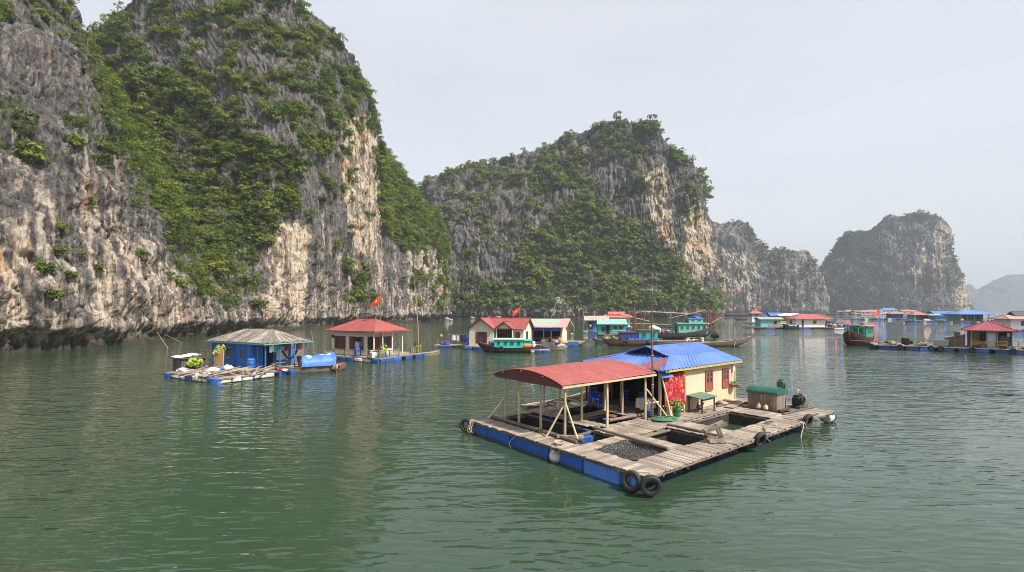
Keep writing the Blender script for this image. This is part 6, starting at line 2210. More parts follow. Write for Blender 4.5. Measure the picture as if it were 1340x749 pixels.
def cream_gable_group():
    o = at(614, 457)
    F = Frame((o.x, o.y), -17)
    W = F.p
    t = raft('raft of planks and blue floats carrying the cream gabled house', o, F.a, [(-.4, 9.6, -.9, 6.5, 'v')], .5)
    floats(t, (-.4, -.7), (9.6, -.7), [(1.0, FL_B), (1.3, FL_B), (1.3, FL_B), (.4, None), (1.2, FL_B), (1.2, FL_B), (.3, None), (1.3, FL_B)], .6, .45, .12, 3)
    h = thing('gabled_house', 'pale cream house with red roof, broad gable wing and small porch gable', 'house', W(0, 0, .5), F.a)
    h.scale = (.86, 1, 1)
    zw, zr = 2.55, 4.0
    walls(h, 0, 4.3, 0, 6.0, .01, zw, PALE_CREAM)
    walls(h, 4.3, 9.2, 1.1, 5.6, .01, zw, PALE_CREAM, 'UVv', name='wall')
    MB().prism([(0, .04, zw), (4.3, .04, zw), (2.15, .04, zr - .06)], (0, .08, 0)).build('gable', PALE_CREAM, h)
    MB().prism([(9.16, 1.1, zw), (9.16, 5.6, zw), (9.16, 3.35, zr - .06)], (.08, 0, 0)).build('gable', PALE_CREAM, h)
    MB().prism([(4.7, .2, zw), (7.6, .2, zw), (6.15, .2, zw + .75)], (0, .06, 0)).build('gable', PALE_CREAM, h)
    window(h, (2.2, 0, 1.2), .9, 1.5, 'v-', MAROON, 1, MAROON)
    MB().ibox((4.6, 1.04, .05), (7.3, 1.09, 2.35)).build('opening_shade', BLACK, h)  # black sheet on the wall paints the deep shade of the porch
    window(h, (8.2, 1.1, 1.3), .7, 1.3, 'v-', MAROON, 1)
    window(h, (9.2, 3.0, 1.3), 1.0, 1.4, 'u+', MAROON, 1, None)
    posts(h, [(4.75, .3), (7.55, .3)], 0, zw, .09, PALE_CREAM)
    r1 = gable_roof(h, -.35, 4.65, -.4, 6.2, zw - .12, zr + .05, ROOF_RED, 'v', .3, .03, MAROON)
    r2 = gable_roof(h, 2.2, 9.65, .6, 6.1, zw - .12, zr + .02, ROOF_RED, 'u', .3, .03, MAROON)
    r3 = gable_roof(h, 4.5, 7.8, -.15, 3.2, zw - .08, zw + .95, ROOF_RED, 'v', .3, .03, MAROON)
    mb = MB()
    g = random.Random(5)
    for k in range(9):
        mb.bar((4.7 + .3 * k, .9, g.uniform(1.2, 1.9)), (4.7 + .3 * k, .9, 2.3), .12, .03)
    mb.build('bead_curtain', paint('yellow_bits', (.35, .22, .05), .7, .4, (.1, .05, .03), 6, .5), h)
    flagpole('red flag above the middle of the cream house roof', W(6.6, 3.4, 0), 5.6, .95, .65, .8, PI, 7, .5)
    # left landing with the washing rack
    q = at(567, 455)
    F2 = Frame((q.x, q.y), -8)
    t = raft('low landing raft with a washing rack beside the cream gabled house', q, F2.a, [(0, 5.6, 0, 2.6, 'v')], .38)
    floats(t, (0, .2), (5.6, .2), [(.7, FL_W), (1.1, FL_B), (.9, FL_B), (1.2, None), (.8, FL_W), (.4, FL_W)], .5, .42, .1, 4)
    r = thing('washing_rack', 'washing rack of poles on the landing raft', 'rack', F2.p(2.0, 1.7, .38), F2.a)
    MB().tube([(0, 0, 0), (0, 0, 1.55)], .04, 6).tube([(2.9, 0, 0), (2.9, 0, 1.5)], .04, 6).build('post', BAMBOO, r, 60)
    MB().tube([(-.2, 0, 1.5), (3.1, 0, 1.47)], .03, 6).build('crossbar', BAMBOO, r, 60)
    for k, (x, w, l, m, lab) in enumerate([(.05, .35, 1.1, PURPLE, 'dark garment at the outer end of the washing rack'), (.55, .6, .85, CLOTH_WHITE, 'white shirt second on the washing rack'), (1.2, .55, .9, paint('pink_cloth', (.6, .4, .45), .85, .2, (.5, .3, .35), 4, .1), 'pale pink shirt in the middle of the washing rack'), (1.8, .4, 1.15, BLACK, 'black trousers on the washing rack'), (2.3, .45, 1.2, paint('navy_cloth', (.02, .03, .12), .85, .2, (.03, .03, .06), 4, .1), 'navy trousers near the house end of the washing rack'), (2.72, .3, 1.05, BLUE_FLOAT, 'bright blue towel at the house end of the washing rack')]):
        mb = MB().grid(lambda a, b: (x + w * (a - .5) + .2, .05 * math.sin(8 * a + k), 1.48 - l * b), 6, 6)
        tag(mb.build('hanging_cloth', m, None, 70, F2.p(2.0, 1.7, .38)), lab, 'cloth', 'washing on the rack').rotation_euler = (0, 0, F2.a)
    b = thing('buoy', 'orange buoy on a leaning stick at the tip of the landing raft', 'buoy', F2.p(.6, .8, .38), 0)
    MB().tube([(-.5, 0, 0), (.35, 0, 1.3)], .04, 6).build('stick', BAMBOO, b, 60)
    MB().blob((.38, 0, 1.35), (.24, .24, .26), 2, .08, 14, 9).build('ball', ORANGE, b, 60)
    sack('dark heap with a blue bundle on the landing raft beside the washing', F2.p(1.6, .7, .38), (.6, .4, .35), PURPLE, 4, 0, 'bundle', 'bundle')
    t = thing('barrel', 'blue barrel on the landing raft left of the washing rack', 'barrel', F2.p(1.9, .5, .38), 0)
    MB().drum((0, 0, .3), .3, .6, 'z', 14).build('body', BLUE_FLOAT, t, 40)
    sack('blue sheet bundled between the washing rack and the cream house', F2.p(5.2, 1.4, .38), (.6, .4, .3), BLUE_TARP, 9, 0, 'bundle', 'bundle')
    for k, (u, v, lab) in enumerate([(5.9, -.2, 'blue barrel outside the gable window of the cream house, the taller'), (4.9, -.55, 'small blue barrel on the raft edge at the cream house porch')]):
        t = thing('barrel', lab, 'barrel', W(u - 1.4, v, .5), 0)
        MB().drum((0, 0, .4), .3, .8 - .15 * k, 'z', 14).build('body', BLUE_FLOAT, t, 40)
    # teal boat in front
    s = at(666, 461.5)
    b = hull_boat('teal_boat', 'black hulled boat with a turquoise cabin moored before the cream gabled house', 'boat', (s.x, s.y + .6, 0), math.radians(-3), 8.4, 2.3, .62, 1.35, 1.0, BLACK_HULL, rail_mat=MAROON, deck_z=.55)
    TQ = paint('turquoise', (.03, .52, .43), .5, .25, (.1, .3, .26), 3, .12, streak=True)
    wheelhouse(b, -1.9, 1.9, 1.7, .5, 1.72, TQ, paint('pale_cabin_roof', (.42, .52, .46), .7, .4, (.3, .25, .2), 3, .2), 4, .22, .14)
    wheelhouse(b, 2.0, 3.0, 1.5, .5, 1.6, TQ, TQ, 1, .15, .1)
    MB().tube([(-2.6, .2, .7), (-2.6, .2, 2.6)], .04, 6).tube([(-2.1, -.2, .7), (-2.1, -.2, 2.5)], .04, 6).build('stanchion', paint('pale_teal', (.3, .5, .5), .6, .2, (.3, .3, .3), 4, .1), b, 60)
    boat_tyre('tyre hung on the black side of the turquoise cabin boat', (s.x - 1.05, s.y - .52, .55), -PI / 2)
    t = thing('barrel', 'blue barrel on the foredeck of the turquoise cabin boat', 'barrel', (s.x - 2.2, s.y + .55, .66), 0)
    MB().drum((0, 0, .32), .26, .64, 'z', 14).build('body', BLUE_FLOAT, t, 40)
    cargo('orange and white gear in the stern of the turquoise cabin boat', (s.x + 3.0, s.y + .2, .75), 0, 4, .9, .9, [ORANGE, CLOTH_WHITE, BLUE_FLOAT], 5)
    # blue floats and sampan behind the stern
    q = at(694, 462)
    t = raft('small float bundle of blue drums behind the stern of the turquoise cabin boat', q, 0, [(0, 2.6, 0, 1.2, 'v')], .42)
    floats(t, (0, .1), (2.6, .1), [(.6, FL_W), (1, FL_B), (1, FL_B)], .5, .5, .15, 3)
    s = at(724, 458.5)
    b = hull_boat('sampan', 'sampan with a dark cover and blue sheet beside the turquoise cabin boat', 'boat', (s.x - .3, s.y + .6, 0), math.radians(172), 4.6, 1.3, .42, .72, .5, wood('sampan_wood', (.28, .24, .17)), inner=DECK, thwarts=2)
    MB().grid(lambda a, c: (-.6 + 2.0 * a, -.62 + 1.24 * c, .5 + .62 * math.sin(PI * c) + .06 * math.sin(9 * a)), 12, 10).build('hood', paint('dark_cover', (.05, .05, .06), .8, .3, (.1, .1, .1), 4, .1), b, 70)
    sack('pink and white bundle at the bow of the covered sampan behind the turquoise boat', (s.x + 1.2, s.y + .5, .35), (.6, .35, .3), paint('pinkish', (.55, .38, .33), .8, .3, (.3, .2, .18), 4, .1), 4, 0, 'bundle', 'bundle')
    # second house
    o = at(684, 452)
    F3 = Frame((o.x, o.y), -16)
    W3 = F3.p
    t = raft('raft with blue sheeted edge under the green and pink roofed house', o, F3.a, [(-.5, 9.2, 0, 6.5, 'v')], .5)
    floats(t, (1, .2), (9, .2), [(1, FL_B)] * 6, .5, .45, .12, 3)
    MB().ibox((7.4, -.05, .1), (9.1, 0.0, .75)).build('sheet', BLUE_TARP, t)
    h = thing('tea_house', 'open fronted house with green and pink roof and a blue valance', 'house', W3(0, 0, .5), F3.a)
    walls(h, 0, 6.2, 1.6, 6.0, .01, 2.6, PALE_CREAM, 'uUV')
    walls(h, 0, 6.2, 1.6, 6.0, 1.9, 2.6, PALE_CREAM, 'v')
    MB().ibox((.1, 2.2, .02), (6.1, 2.25, 1.9)).build('opening_shade', BLACK, h)  # black sheet puts the shade of the open front into colour
    PK = paint('pink_post', (.55, .3, .33), .6, .3, (.3, .2, .2), 4, .1)
    posts(h, [(.1, .3), (1.6, .3), (3.4, .3), (4.6, .3), (6.2, .3)], 0, 2.4, .08, PK)
    MB().grid(lambda a, b_: (.1 + 6.1 * a, .22 + .03 * math.sin(40 * a), 2.35 - .5 * b_ - .04 * math.sin(25 * a)), 60, 4).build('valance', BLUE_FLOAT, h, 70)
    gable_roof(h, -.6, 7.2, -.5, 6.4, 2.5, 3.75, paint('grey_green_roof', (.27, .33, .27), .7, .5, (.36, .33, .28), 1.5, .2), 'u', .3, .03, paint('mustard', (.62, .40, .06), .6, .3, (.3, .2, .05), 4, .1))
    MB().corr((-.6, -.75, 2.42), (5.0, -.75, 2.42), (5.0, -.1, 2.66), (-.6, -.1, 2.66), .3, .03).corr((5.0, -.8, 2.45), (7.3, -.8, 2.45), (7.3, 2.9, 3.8), (6.2, 2.9, 3.8), .3, .03).build('pink_sheet', paint('pink_roof', (.52, .24, .23), .6, .4, (.4, .3, .27), 2, .1), h, 70)
    mb = MB()
    for k in range(6):
        mb.bar((1.8 + .8 * k, .35, .7), (2.4 + .8 * k, .35, .7), .05).bar((1.8 + .8 * k, .35, 0), (1.8 + .8 * k, .35, .7), .05)
    mb.build('railing', paint('ochre_trim', (.50, .32, .07)), h)
    cargo('pink and white household things on the porch under the blue valance', W3(4.6, .8, .5), F3.a, 3, 3.0, .6, [PK, CLOTH_WHITE, ORANGE], 8, 'household things', 'household_things')
    l = thing('lamp_pole', 'grey lamp on a leaning pole behind the house with the blue valance', 'lamp', W3(3.2, 4.5, .5), 0)
    MB().tube([(0, 0, 0), (.3, 0, 3.0), (1.6, 0, 7.2)], [.07, .06, .05], 8).build('pole', GREY_METAL, l, 60)
    MB().rbox((1.75, -.1, 7.25), (.65, .4, .2), .06, (0, .3, 0)).build('lamp_head', GREY_METAL, l, 40)
    k_ = thing('kayak', 'red and yellow kayak standing upright before the house with the blue valance', 'kayak', W3(.9, -.3, .3), 0)
    MB().tube([(0, 0, .0), (.02, 0, .7), (.03, 0, 1.6), (.02, 0, 2.4), (0, 0, 2.9)], [.05, .22, .28, .18, .03], 12).build('hull', paint('kayak_red', (.7, .08, .03), .4, .1, (.4, .05, .03), 3, .05), k_, 60)
    MB().tube([(0, -.18, 1.0), (0, -.19, 1.9)], [.16, .16], 10).build('cockpit', YELLOW, k_, 60)
    u = thing('parasol', 'blue and white striped parasol beside the cream house end wall', 'parasol', W3(-.4, -.6, .5), 0)
    MB().tube([(0, 0, 0), (0, 0, 1.9)], .03, 6).build('pole', GREY_METAL, u, 60)
    MB().tube([(0, 0, 1.45), (0, 0, 1.75), (0, 0, 2.05)], [1.05, .6, .03], 16).build('canopy', BLUE_TARP, u, 30)
    MB().tube([(0, 0, 1.38), (0, 0, 1.46)], [1.1, 1.06], 16).build('skirt', CLOTH_WHITE, u, 30)
    for k, (px, py, z) in enumerate([(737, 437, 0), (748, 438, 0)]):
        tag(MB().blob((0, 0, .1), (.35, .3, .22), k, .1, 12, 8).build('mooring_buoy', POST, None, 60, at(px, py)), ('pale mooring buoy nearest the sheeted raft edge' if k == 0 else 'pale mooring buoy out on open water past the sheeted raft edge'), 'buoy', 'mooring buoys')


def trawler_group():
    # huts at the back
    o = at(768, 434.5)
    F = Frame((o.x, o.y), -10)
    t = raft('small raft with blue floats under the blue hut with the pale roof', o, F.a, [(-1.2, 7, -1.2, 5, 'v')], .5)
    floats(t, (-1, -1), (6.5, -1), [(.8, FL_W), (1, FL_B), (.6, FL_W), (1, FL_B), (1, FL_B)], .6, .5, .14, 3)
    h = thing('blue_hut', 'blue hut with a pale sloping roof before the middle karst', 'hut', F.p(0, 0, .5), F.a)
    BL = paint('mid_blue_wall', (.02, .16, .48), .6, .3, (.05, .1, .2), 2, .1, streak=True)
    walls(h, 0, 5, 0, 4.5, .01, 2.5, BL)
    door(h, (1.0, 0, 0), .9, 2.0, 'v-', BL)
    window(h, (3.2, 0, 1.4), .9, .9, 'v-', BL)
    gable_roof(h, -.7, 5.6, -.7, 5.2, 2.45, 3.6, wood('pale_thatch', (.46, .38, .32), (.25, .2, .17)), 'u', .4, .04)
    simple_person('person in an orange shirt standing at the door of the blue hut', F.p(.9, -.7, .52), -1.4, ORANGE, False)
    o = at(789, 430)
    F = Frame((o.x, o.y), -8)
    t = raft('raft hidden behind the green hut under the stepped red roof', o, F.a, [(-.5, 9, -.5, 6, 'v')], .5)
    floats(t, (-.5, -.4), (9, -.4), [(1, FL_B)] * 5, .6, .5, .14, 3)
    h = thing('red_roof_house', 'house with a stepped coral red roof behind the green hut', 'house', F.p(0, 0, .5), F.a)
    walls(h, 0, 8, 0, 5.5, .01, 2.9, WHITE_WALL)
    door(h, (6.8, 0, 0), .9, 2.0, 'v-', MAROON)
    window(h, (4.2, 0, 1.4), .9, .9, 'v-', MAROON)
    CORAL = roofpaint('coral_roof', (.50, .12, .10), .4, (.45, .25, .2))
    hip_roof(h, -1, 9.6, -.9, 6.4, 2.85, 3.8, CORAL, 'u', 2.2, .4, .03)
    gable_roof(h, 1.6, 6.6, 1.2, 4.4, 3.7, 4.6, CORAL, 'u', .4, .03)
    o = at(782.5, 440)
    F = Frame((o.x, o.y), -6)
    t = raft('low black raft under the green hut', o, F.a, [(-.4, 7.0, -.3, 4.6, 'v')], .45)
    floats(t, (-.3, -.1), (7, -.1), [(1, BLACK)] * 5, .6, .4, .1, 3)
    h = thing('green_hut', 'turquoise green hut with a pale green roof behind the rusty trawler', 'hut', F.p(0, 0, .45), F.a)
    walls(h, 0, 6.0, 0, 4.2, .01, 2.2, TEAL)
    door(h, (2.1, 0, 0), .8, 1.85, 'v-', TEAL)
    window(h, (1.2, 0, 1.0), .6, .9, 'v-', MAROON, 0)
    window(h, (3.7, 0, 1.45), .8, .75, 'v-', WHITE_WALL, 0)
    window(h, (4.9, 0, 1.45), .8, .75, 'v-', WHITE_WALL, 0)
    mb = MB().ibox((3.0, -.04, .3), (5.9, -.005, .5)).ibox((3.0, -.04, .7), (5.9, -.005, .9))
    mb.build('batten', paint('pale_teal', (.3, .5, .5)), h)
    MB().corr((-.3, -.6, 2.1), (6.3, -.6, 2.1), (6.2, 2.0, 3.2), (-.1, 2.0, 3.2), .4, .035).corr((6.3, 4.8, 2.1), (-.3, 4.8, 2.1), (-.1, 2.0, 3.2), (6.2, 2.0, 3.2), .4, .035).build('roof', ROOF_TEAL, h, 70)
    # rusty trawler
    s = at(829, 453)
    b = hull_boat('rusty_trawler', 'rusty brown work boat with a blue hold box and turquoise wheelhouse', 'boat', (s.x, s.y + 1.3, 0), math.radians(-2), 9.6, 2.8, .85, 1.25, 1.15, BROWN_HULL, rail_mat=wood('rust_rail', (.25, .13, .07), (.07, .05, .04)), deck_z=.7)
    MB().ibox((-1.9, -1.0, .7), (.9, 1.0, 2.1)).build('hold_box', paint('dark_blue_box', (.015, .04, .20), .5, .3, (.03, .04, .08), 2, .1, streak=True), b)
    MB().ibox((-2.05, -1.15, 2.1), (1.0, 1.15, 2.2)).build('hold_lid', BROWN_HULL, b)
    wheelhouse(b, 1.0, 3.9, 2.0, .7, 2.45, TEAL, BROWN_HULL, 2, .25, .1)
    mb = MB()
    for k in range(9):
        MB().drum((-.6 + .55 * k, -1.12, .98), .23, .5, 'x', 12).build('drum', BLUE_FLOAT, b, 40)
    for k, (x, lab) in enumerate([(-1.3, 'tyre on the rusty work boat below its dark blue hold box'), (2.4, 'tyre on the rusty work boat below its wheelhouse')]):
        boat_tyre(lab, (s.x + x, s.y - .12, .55), -PI / 2)
    cargo('bleached timber and nets piled on the foredeck of the rusty work boat', (s.x - 3.2, s.y + 1.3, .9), 0, 3, 2.2, 1.0, [DECK, BAMBOO], 7)
    # low boat with black stern in front of green hut
    q = at(797, 449)
    hull_boat('low_sampan', 'low weathered sampan lying between the green hut and the rusty work boat', 'boat', (q.x, q.y + 1, 0), 0, 5.4, 1.3, .4, .8, .5, wood('sampan_wood', (.28, .24, .17)), inner=DECK, thwarts=2)
    # great trawler with A frames
    s = at(900, 444)
    MAT_GH = paint('grey_hull', (.06, .065, .075), .5, .5, (.16, .05, .035), 1.5, .2)
    b = hull_boat('great_trawler', 'long dark trawler with red rails, turquoise deckhouse and rusty gantries', 'boat', (s.x - 2, s.y + 2.6, 0), math.radians(183), 17.5, 4.2, 1.15, 3.0, 1.4, MAT_GH, rail_mat=RED_TRIM, deck_z=.95)
    TQ = paint('sea_green', (.10, .40, .33), .55, .45, (.3, .33, .28), 1.6, .15, streak=True)
    wheelhouse(b, -6.4, -.6, 2.8, .95, 2.95, TQ, paint('deck_tarp', (.25, .38, .36), .7, .4, (.2, .2, .2), 2, .2), 5, .3, .12)
    wheelhouse(b, -5.6, -2.8, 2.2, 3.1, 3.9, TQ, BLUE_TARP, 2, .15, .1)
    MB().blob((-4.6, .2, 4.15), (.9, .7, .3), 4, .3, 14, 8).build('roof_cover', BLUE_FLOAT, b, 60)
    rust = paint('rusty_steel', (.22, .055, .035), .7, .5, (.12, .05, .04), 4, .3)
    mb = MB()
    for x, lean in ((-6.7, -.3), (-7.4, .1), (-8.0, -.9)):
        for y in (-1.0, 1.0):
            mb.bar((x, y, 1.6), (x + lean, y * .4, 5.9), .12)
        mb.bar((x + lean, -.5, 5.8), (x + lean, .5, 5.8), .14)
    mb.build('gantry', rust, b)
    mb = MB()
    for (x, lean) in ((7.4, .6), (6.6, -.9), (7.9, .1)):
        for y in (-1.0, 1.0):
            mb.bar((x, y, 1.0), (x + lean, y * .4, 5.6), .13)
    mb.bar((7.2, 0, 5.6), (6.2, 0, 5.5), .2)
    mb.build('gantry', rust, b)
    bm = MB()
    for (a, c) in (((-7.4, -1.9, 2.5), (8.2, -1.9, 2.9)), ((-6.5, -2.3, 2.0), (4.5, -2.3, 2.15)), ((-7.5, -1.0, 2.6), (-10.6, -1.2, 4.2)), ((5.0, .5, 3.4), (11.2, .2, 4.9)), ((6.5, 0, 5.4), (-5.5, 0, 4.8)), ((-7, 0, 5.6), (1.0, .2, 4.0))):
        bm.tube([a, c], [.13, .09], 7)
    bm.build('boom', DECK, b, 60)
    cargo('purple nets and gear piled on the afterdeck of the long dark trawler', (s.x - 3.9, s.y + 2.2, 1.05), 0, 12, 3.6, 2.2, [PURPLE, CLOTH_WHITE, TEAL, BLACK, PURPLE], 14)
    boat_tyre('tyre hung near the bow of the long dark trawler', (s.x + 2.2, s.y + .35, .75), -PI / 2, R=.34, r=.13)
    sack('dark bundle hanging under the bow of the long dark trawler', (s.x + 5.4, s.y + .4, .3), (.7, .5, .6), BLACK, 4, 0, 'bundle', 'bundle')
    # trawler behind, left of the big one
    sack('white sheet over gear on the deck between the rusty boat and the long trawler', (s.x - 6.2, s.y + 1.4, 1.6), (1.0, .8, .6), CLOTH_WHITE, 14, 0, 'sheet', 'sheet')
    # long sampan with upturned bow
    s = at(930, 454)
    b = hull_boat('long_sampan', 'long slender wooden sampan with a raised bow behind the blue roof', 'boat', (s.x - 1.2, s.y + 1.2, 0), math.radians(184), 16.5, 2.0, .62, 1.5, .8, wood('long_hull', (.24, .19, .12), (.07, .06, .045)), rail_mat=DECK, deck_z=.55)
    MB().box((4.2, 0, .85), (6.5, 1.3, .06)).box((4.2, 0, .72), (6.0, .1, .2)).build('deck_cover', DECK, b)
    MB().tube([(-5.6, -.6, .95), (-5.2, -.9, .1)], .06, 6).tube([(-5.5, .6, .95), (-5.1, .9, .1)], .06, 6).build('rope', ROPE, b, 60)
    cargo('pots and sacks amidships on the long slender sampan', (s.x - 2.2, s.y + 1.2, .62), 0, 31, 2.4, .9, [POST, DECK, BAMBOO], 8)
    # boom platform on the shore behind
    for k, (px, py) in enumerate([(870, 400)]):
        pass
    q = at(970, 419.2)
    hull_boat('rowing_sampan', 'small rowing sampan with a seated rower on open water', 'boat', (q.x, q.y, 0), .05, 7.5, 1.7, .6, 1.1, .7, DARKWOOD, inner=DARKWOOD, thwarts=2)
    simple_person('person in dark clothes sitting in the small rowing sampan', (q.x - .6, q.y, .55), PI, BLACK)
    q = at(958, 414)
    hull_boat('flat_barge', 'long low grey barge lying under the far cliff', 'boat', (q.x + 8, q.y + 5, 0), 0, 36, 5, 1.3, 2.0, 1.6, paint('grey_hull', (.06, .065, .075)), deck_z=1.0)


def far_cluster():
    o = at(992, 430.5)
    F = Frame((o.x, o.y), -4)
    W = F.p
    t = raft('wide raft on dark floats carrying the small teal hut and the white house', o, F.a, [(-1.5, 27, -1, 8, 'v')], .55, .5)
    floats(t, (-1.5, -.8), (27, -.8), [(1, BLACK), (1, FL_B), (1.4, BLACK), (1, BLACK), (1, FL_B), (1.2, BLACK), (1, BLACK), (1, FL_W), (1, FL_B)], .7, .5, .12, 3)
    h = thing('teal_hut', 'small pale teal hut with a grey roof at the end of the white house raft', 'hut', W(1.2, 1, .55), F.a)
    walls(h, 0, 5.2, 0, 4, .01, 2.3, paint('pale_teal_wall', (.16, .42, .43), .6, .3, (.2, .25, .25), 2, .1))
    MB().ibox((2.3, -.06, .02), (4.9, -.01, .8)).build('board', BAMBOO, h)
    door(h, (4.2, 0, 0), .8, 1.7, 'v-', BAMBOO)
    gable_roof(h, -.5, 6.6, -.6, 4.6, 2.25, 2.9, wood('grey_sheet', (.40, .38, .35), (.25, .22, .2)), 'u', .4, .04)
    h = thing('white_house', 'white house with a dull red hipped roof and a yellow framed window', 'house', W(10.8, -.2, .55), F.a)
    walls(h, 0, 8.2, 0, 6, .01, 2.55, WHITE_WALL)
    window(h, (5.3, 0, 1.5), .9, .95, 'v-', paint('mustard', (.62, .40, .06)), 1)
    door(h, (1.9, 0, 0), .35, 2.2, 'v-', BROWN_HULL)
    window(h, (0, 3, 1.4), .9, .9, 'u-', MAROON)
    hip_roof(h, -.7, 10.4, -.8, 6.8, 2.5, 3.85, roofpaint('dull_red_roof', (.34, .07, .075), .4, (.3, .12, .1)), 'u', 3.0, .4, .03, paint('mustard', (.62, .40, .06)))
    posts(h, [(10.2, -.5), (10.2, 6)], 0, 2.5, .08, BAMBOO)
    cargo('coloured gear under the eave of the white house', W(20.6, .5, .55), F.a, 5, 2.6, 1.5, [BLUE_FLOAT, ORANGE, POST, MAROON, CLOTH_WHITE], 12)
    cargo('gear and blue drums at the outer end of the white house raft', W(24.8, 1.5, .55), F.a, 15, 3.5, 1.8, [BLUE_FLOAT, CLOTH_WHITE, BLACK, BLUE_TARP], 12)
    q = W(23.5, 3.0)
    hull_boat('blue_boat', 'small blue sampan full of gear beside the white house', 'boat', W(23.6, 3.4), F.a, 5.2, 1.7, .9, 1.6, 1.5, paint('navy_hull', (.03, .06, .25), .5, .3, (.1, .1, .15), 3, .1), deck_z=.7)
    b = hull_boat('dark_boat', 'dark sampan moored between the teal hut and the white house', 'boat', W(8.6, -1.6), F.a + .2, 5.0, 1.6, .9, 1.6, 1.2, BLACK_HULL, deck_z=.7)
    cargo('gear heaped in the dark sampan beside the white house', W(8.6, -1.6, .75), F.a, 7, 2.2, .8, [CLOTH_WHITE, DECK, BLUE_TARP], 7)
    # second row behind: canopies and stalls
    o = at(984, 424)
    F = Frame((o.x, o.y), -4)
    W = F.p
    t = raft('back raft carrying the blue awnings and the yellow stall', o, F.a, [(-1, 27, 0, 9, 'v')], .6, .6)
    floats(t, (-1, .2), (27, .2), [(1, FL_B), (1, BLACK), (1, FL_W), (1, FL_B), (1, BLACK)], .7, .5, .12, 3)
    h = thing('kiosk', 'narrow white kiosk with a turquoise upper part and coral roof', 'kiosk', W(.2, .4, .6), F.a)
    walls(h, 0, 3.2, 0, 3, .01, 2.3, WHITE_WALL)
    walls(h, -.1, 3.3, -.1, 3.1, 2.3, 3.6, paint('pale_teal_wall', (.16, .42, .43)), name='upper_wall')
    window(h, (1.6, -.1, 2.9), 1.4, .6, 'v-', TEAL, 1)
    hip_roof(h, -.6, 3.9, -.6, 3.7, 3.6, 4.7, roofpaint('coral_roof', (.50, .12, .10)), 'u', 1.6, .4, .03)
    flagpole('tiny red flag on the coral roof of the white kiosk', W(1.9, 1.8), 6.2, .8, .6, .4, 0, 3, .6)
    for k, (u, w, z, m, lab) in enumerate([(4.6, 6.0, 2.7, paint('navy_awning', (.03, .06, .22), .6, .3, (.1, .1, .2), 3, .1), 'low navy awning beside the white kiosk'), (7.5, 5.5, 3.4, paint('royal_awning', (.05, .13, .42), .6, .3, (.1, .15, .3), 3, .1), 'royal blue awning rising behind the teal hut')]):
        a = thing('awning', lab, 'awning', W(u, 1, .6), F.a)
        gable_roof(a, 0, w, 0, 5, z - .9, z + .5, m, 'u', .5, .03)
        posts(a, [(.2, .3), (w - .2, .3), (.2, 4.7), (w - .2, 4.7)], 0, z - .9, .08, BAMBOO)
        MB().ibox((.3, 1.5, 0), (w - .3, 1.6, z - 1.2)).build('back_cloth', m, a)
    h = thing('yellow_stall', 'yellow stall under a long white and blue roof behind the teal hut', 'stall', W(11.5, 1, .6), F.a)
    YW = paint('yellow_wall', (.60, .38, .06), .6, .3, (.3, .2, .08), 2, .1)
    walls(h, 0, 5.5, 0, 4.5, .01, 2.6, YW)
    MB().ibox((.4, -.06, .6), (5.1, -.01, 1.6)).build('opening_shade', paint('dark_blue_box', (.015, .04, .20)), h)  # dark blue sheet on the wall paints the shaded inside of the stall
    MB().corr((-1, -1.0, 2.6), (8.4, -1.0, 2.6), (8.0, 2.5, 3.6), (-1, 2.5, 3.6), .5, .04).corr((8.4, 6, 2.6), (-1, 6, 2.6), (-1, 2.5, 3.6), (8.0, 2.5, 3.6), .5, .04).build('roof', paint('white_roof', (.58, .60, .62), .6, .3, (.4, .4, .4), 2, .1), h, 70)
    MB().corr((4.8, -1.4, 2.3), (11.2, -1.4, 2.3), (11.2, .3, 2.95), (4.8, .3, 2.95), .5, .04).build('blue_sheet', BLUE_TARP, h, 70)
    posts(h, [(8.2, -.6), (10.8, -.8)], 0, 2.5, .08, BAMBOO)
    l = thing('lamp_pole', 'turquoise lamp post with a white head behind the dull red roof', 'lamp', W(20.6, 3, .6), 0)
    MB().tube([(0, 0, 0), (0, 0, 6.0), (.7, 0, 6.6)], [.14, .10, .07], 8).build('pole', TEAL, l, 60)
    MB().rbox((.9, 0, 6.7), (.8, .45, .25), .08).build('lamp_head', WHITE_WALL, l, 40)
    l = thing('mast', 'bare pale boom leaning up behind the dull red roof', 'mast', W(19.0, 3, .6), 0)
    MB().tube([(0, 0, 0), (-3.6, 0, 9.0)], [.13, .08], 8).build('pole', POST, l, 60)
    # black and red boat
    s = at(1128, 452)
    b = hull_boat('black_boat', 'black boat with dark red stem and rails and a green wheelhouse', 'boat', (s.x + .6, s.y + 1.6, 0), math.radians(38), 7.4, 2.9, 1.05, 2.0, 1.3, BLACK_HULL, rail_mat=RED_TRIM, deck_z=.85)
    b.scale = (1.18, 1.18, 1.18)
    MB().tube([(-3.7 + 7.4 * q_, 0, -.29 + 1.75 * max(0, 1 - q_ / .22) ** 2) for q_ in (0, .02, .05, .08, .12, .16, .2, .24)], .09, 6).tube([(-3.72, 0, 1.42), (-3.74, 0, 2.15)], .10, 6).build('stem', RED_TRIM, b, 60)
    wl = MB()
    for sgn in (1, -1):
        wl.tube([(-3.6, sgn * .12, .75), (-2.9, sgn * .95, .66), (-1.6, sgn * 1.38, .58), (0, sgn * 1.45, .52), (1.8, sgn * 1.42, .55), (3.5, sgn * .95, .7)], .05, 6)
    wl.build('wale', RED_TRIM, b, 60)
    GR = paint('boat_green', (.02, .24, .17), .5, .35, (.05, .12, .1), 2.5, .15)
    wheelhouse(b, -.4, 2.7, 2.0, .85, 2.55, GR, paint('mauve_roof', (.28, .17, .15), .6, .4, (.15, .1, .1), 3, .1), 3, .35, .1)
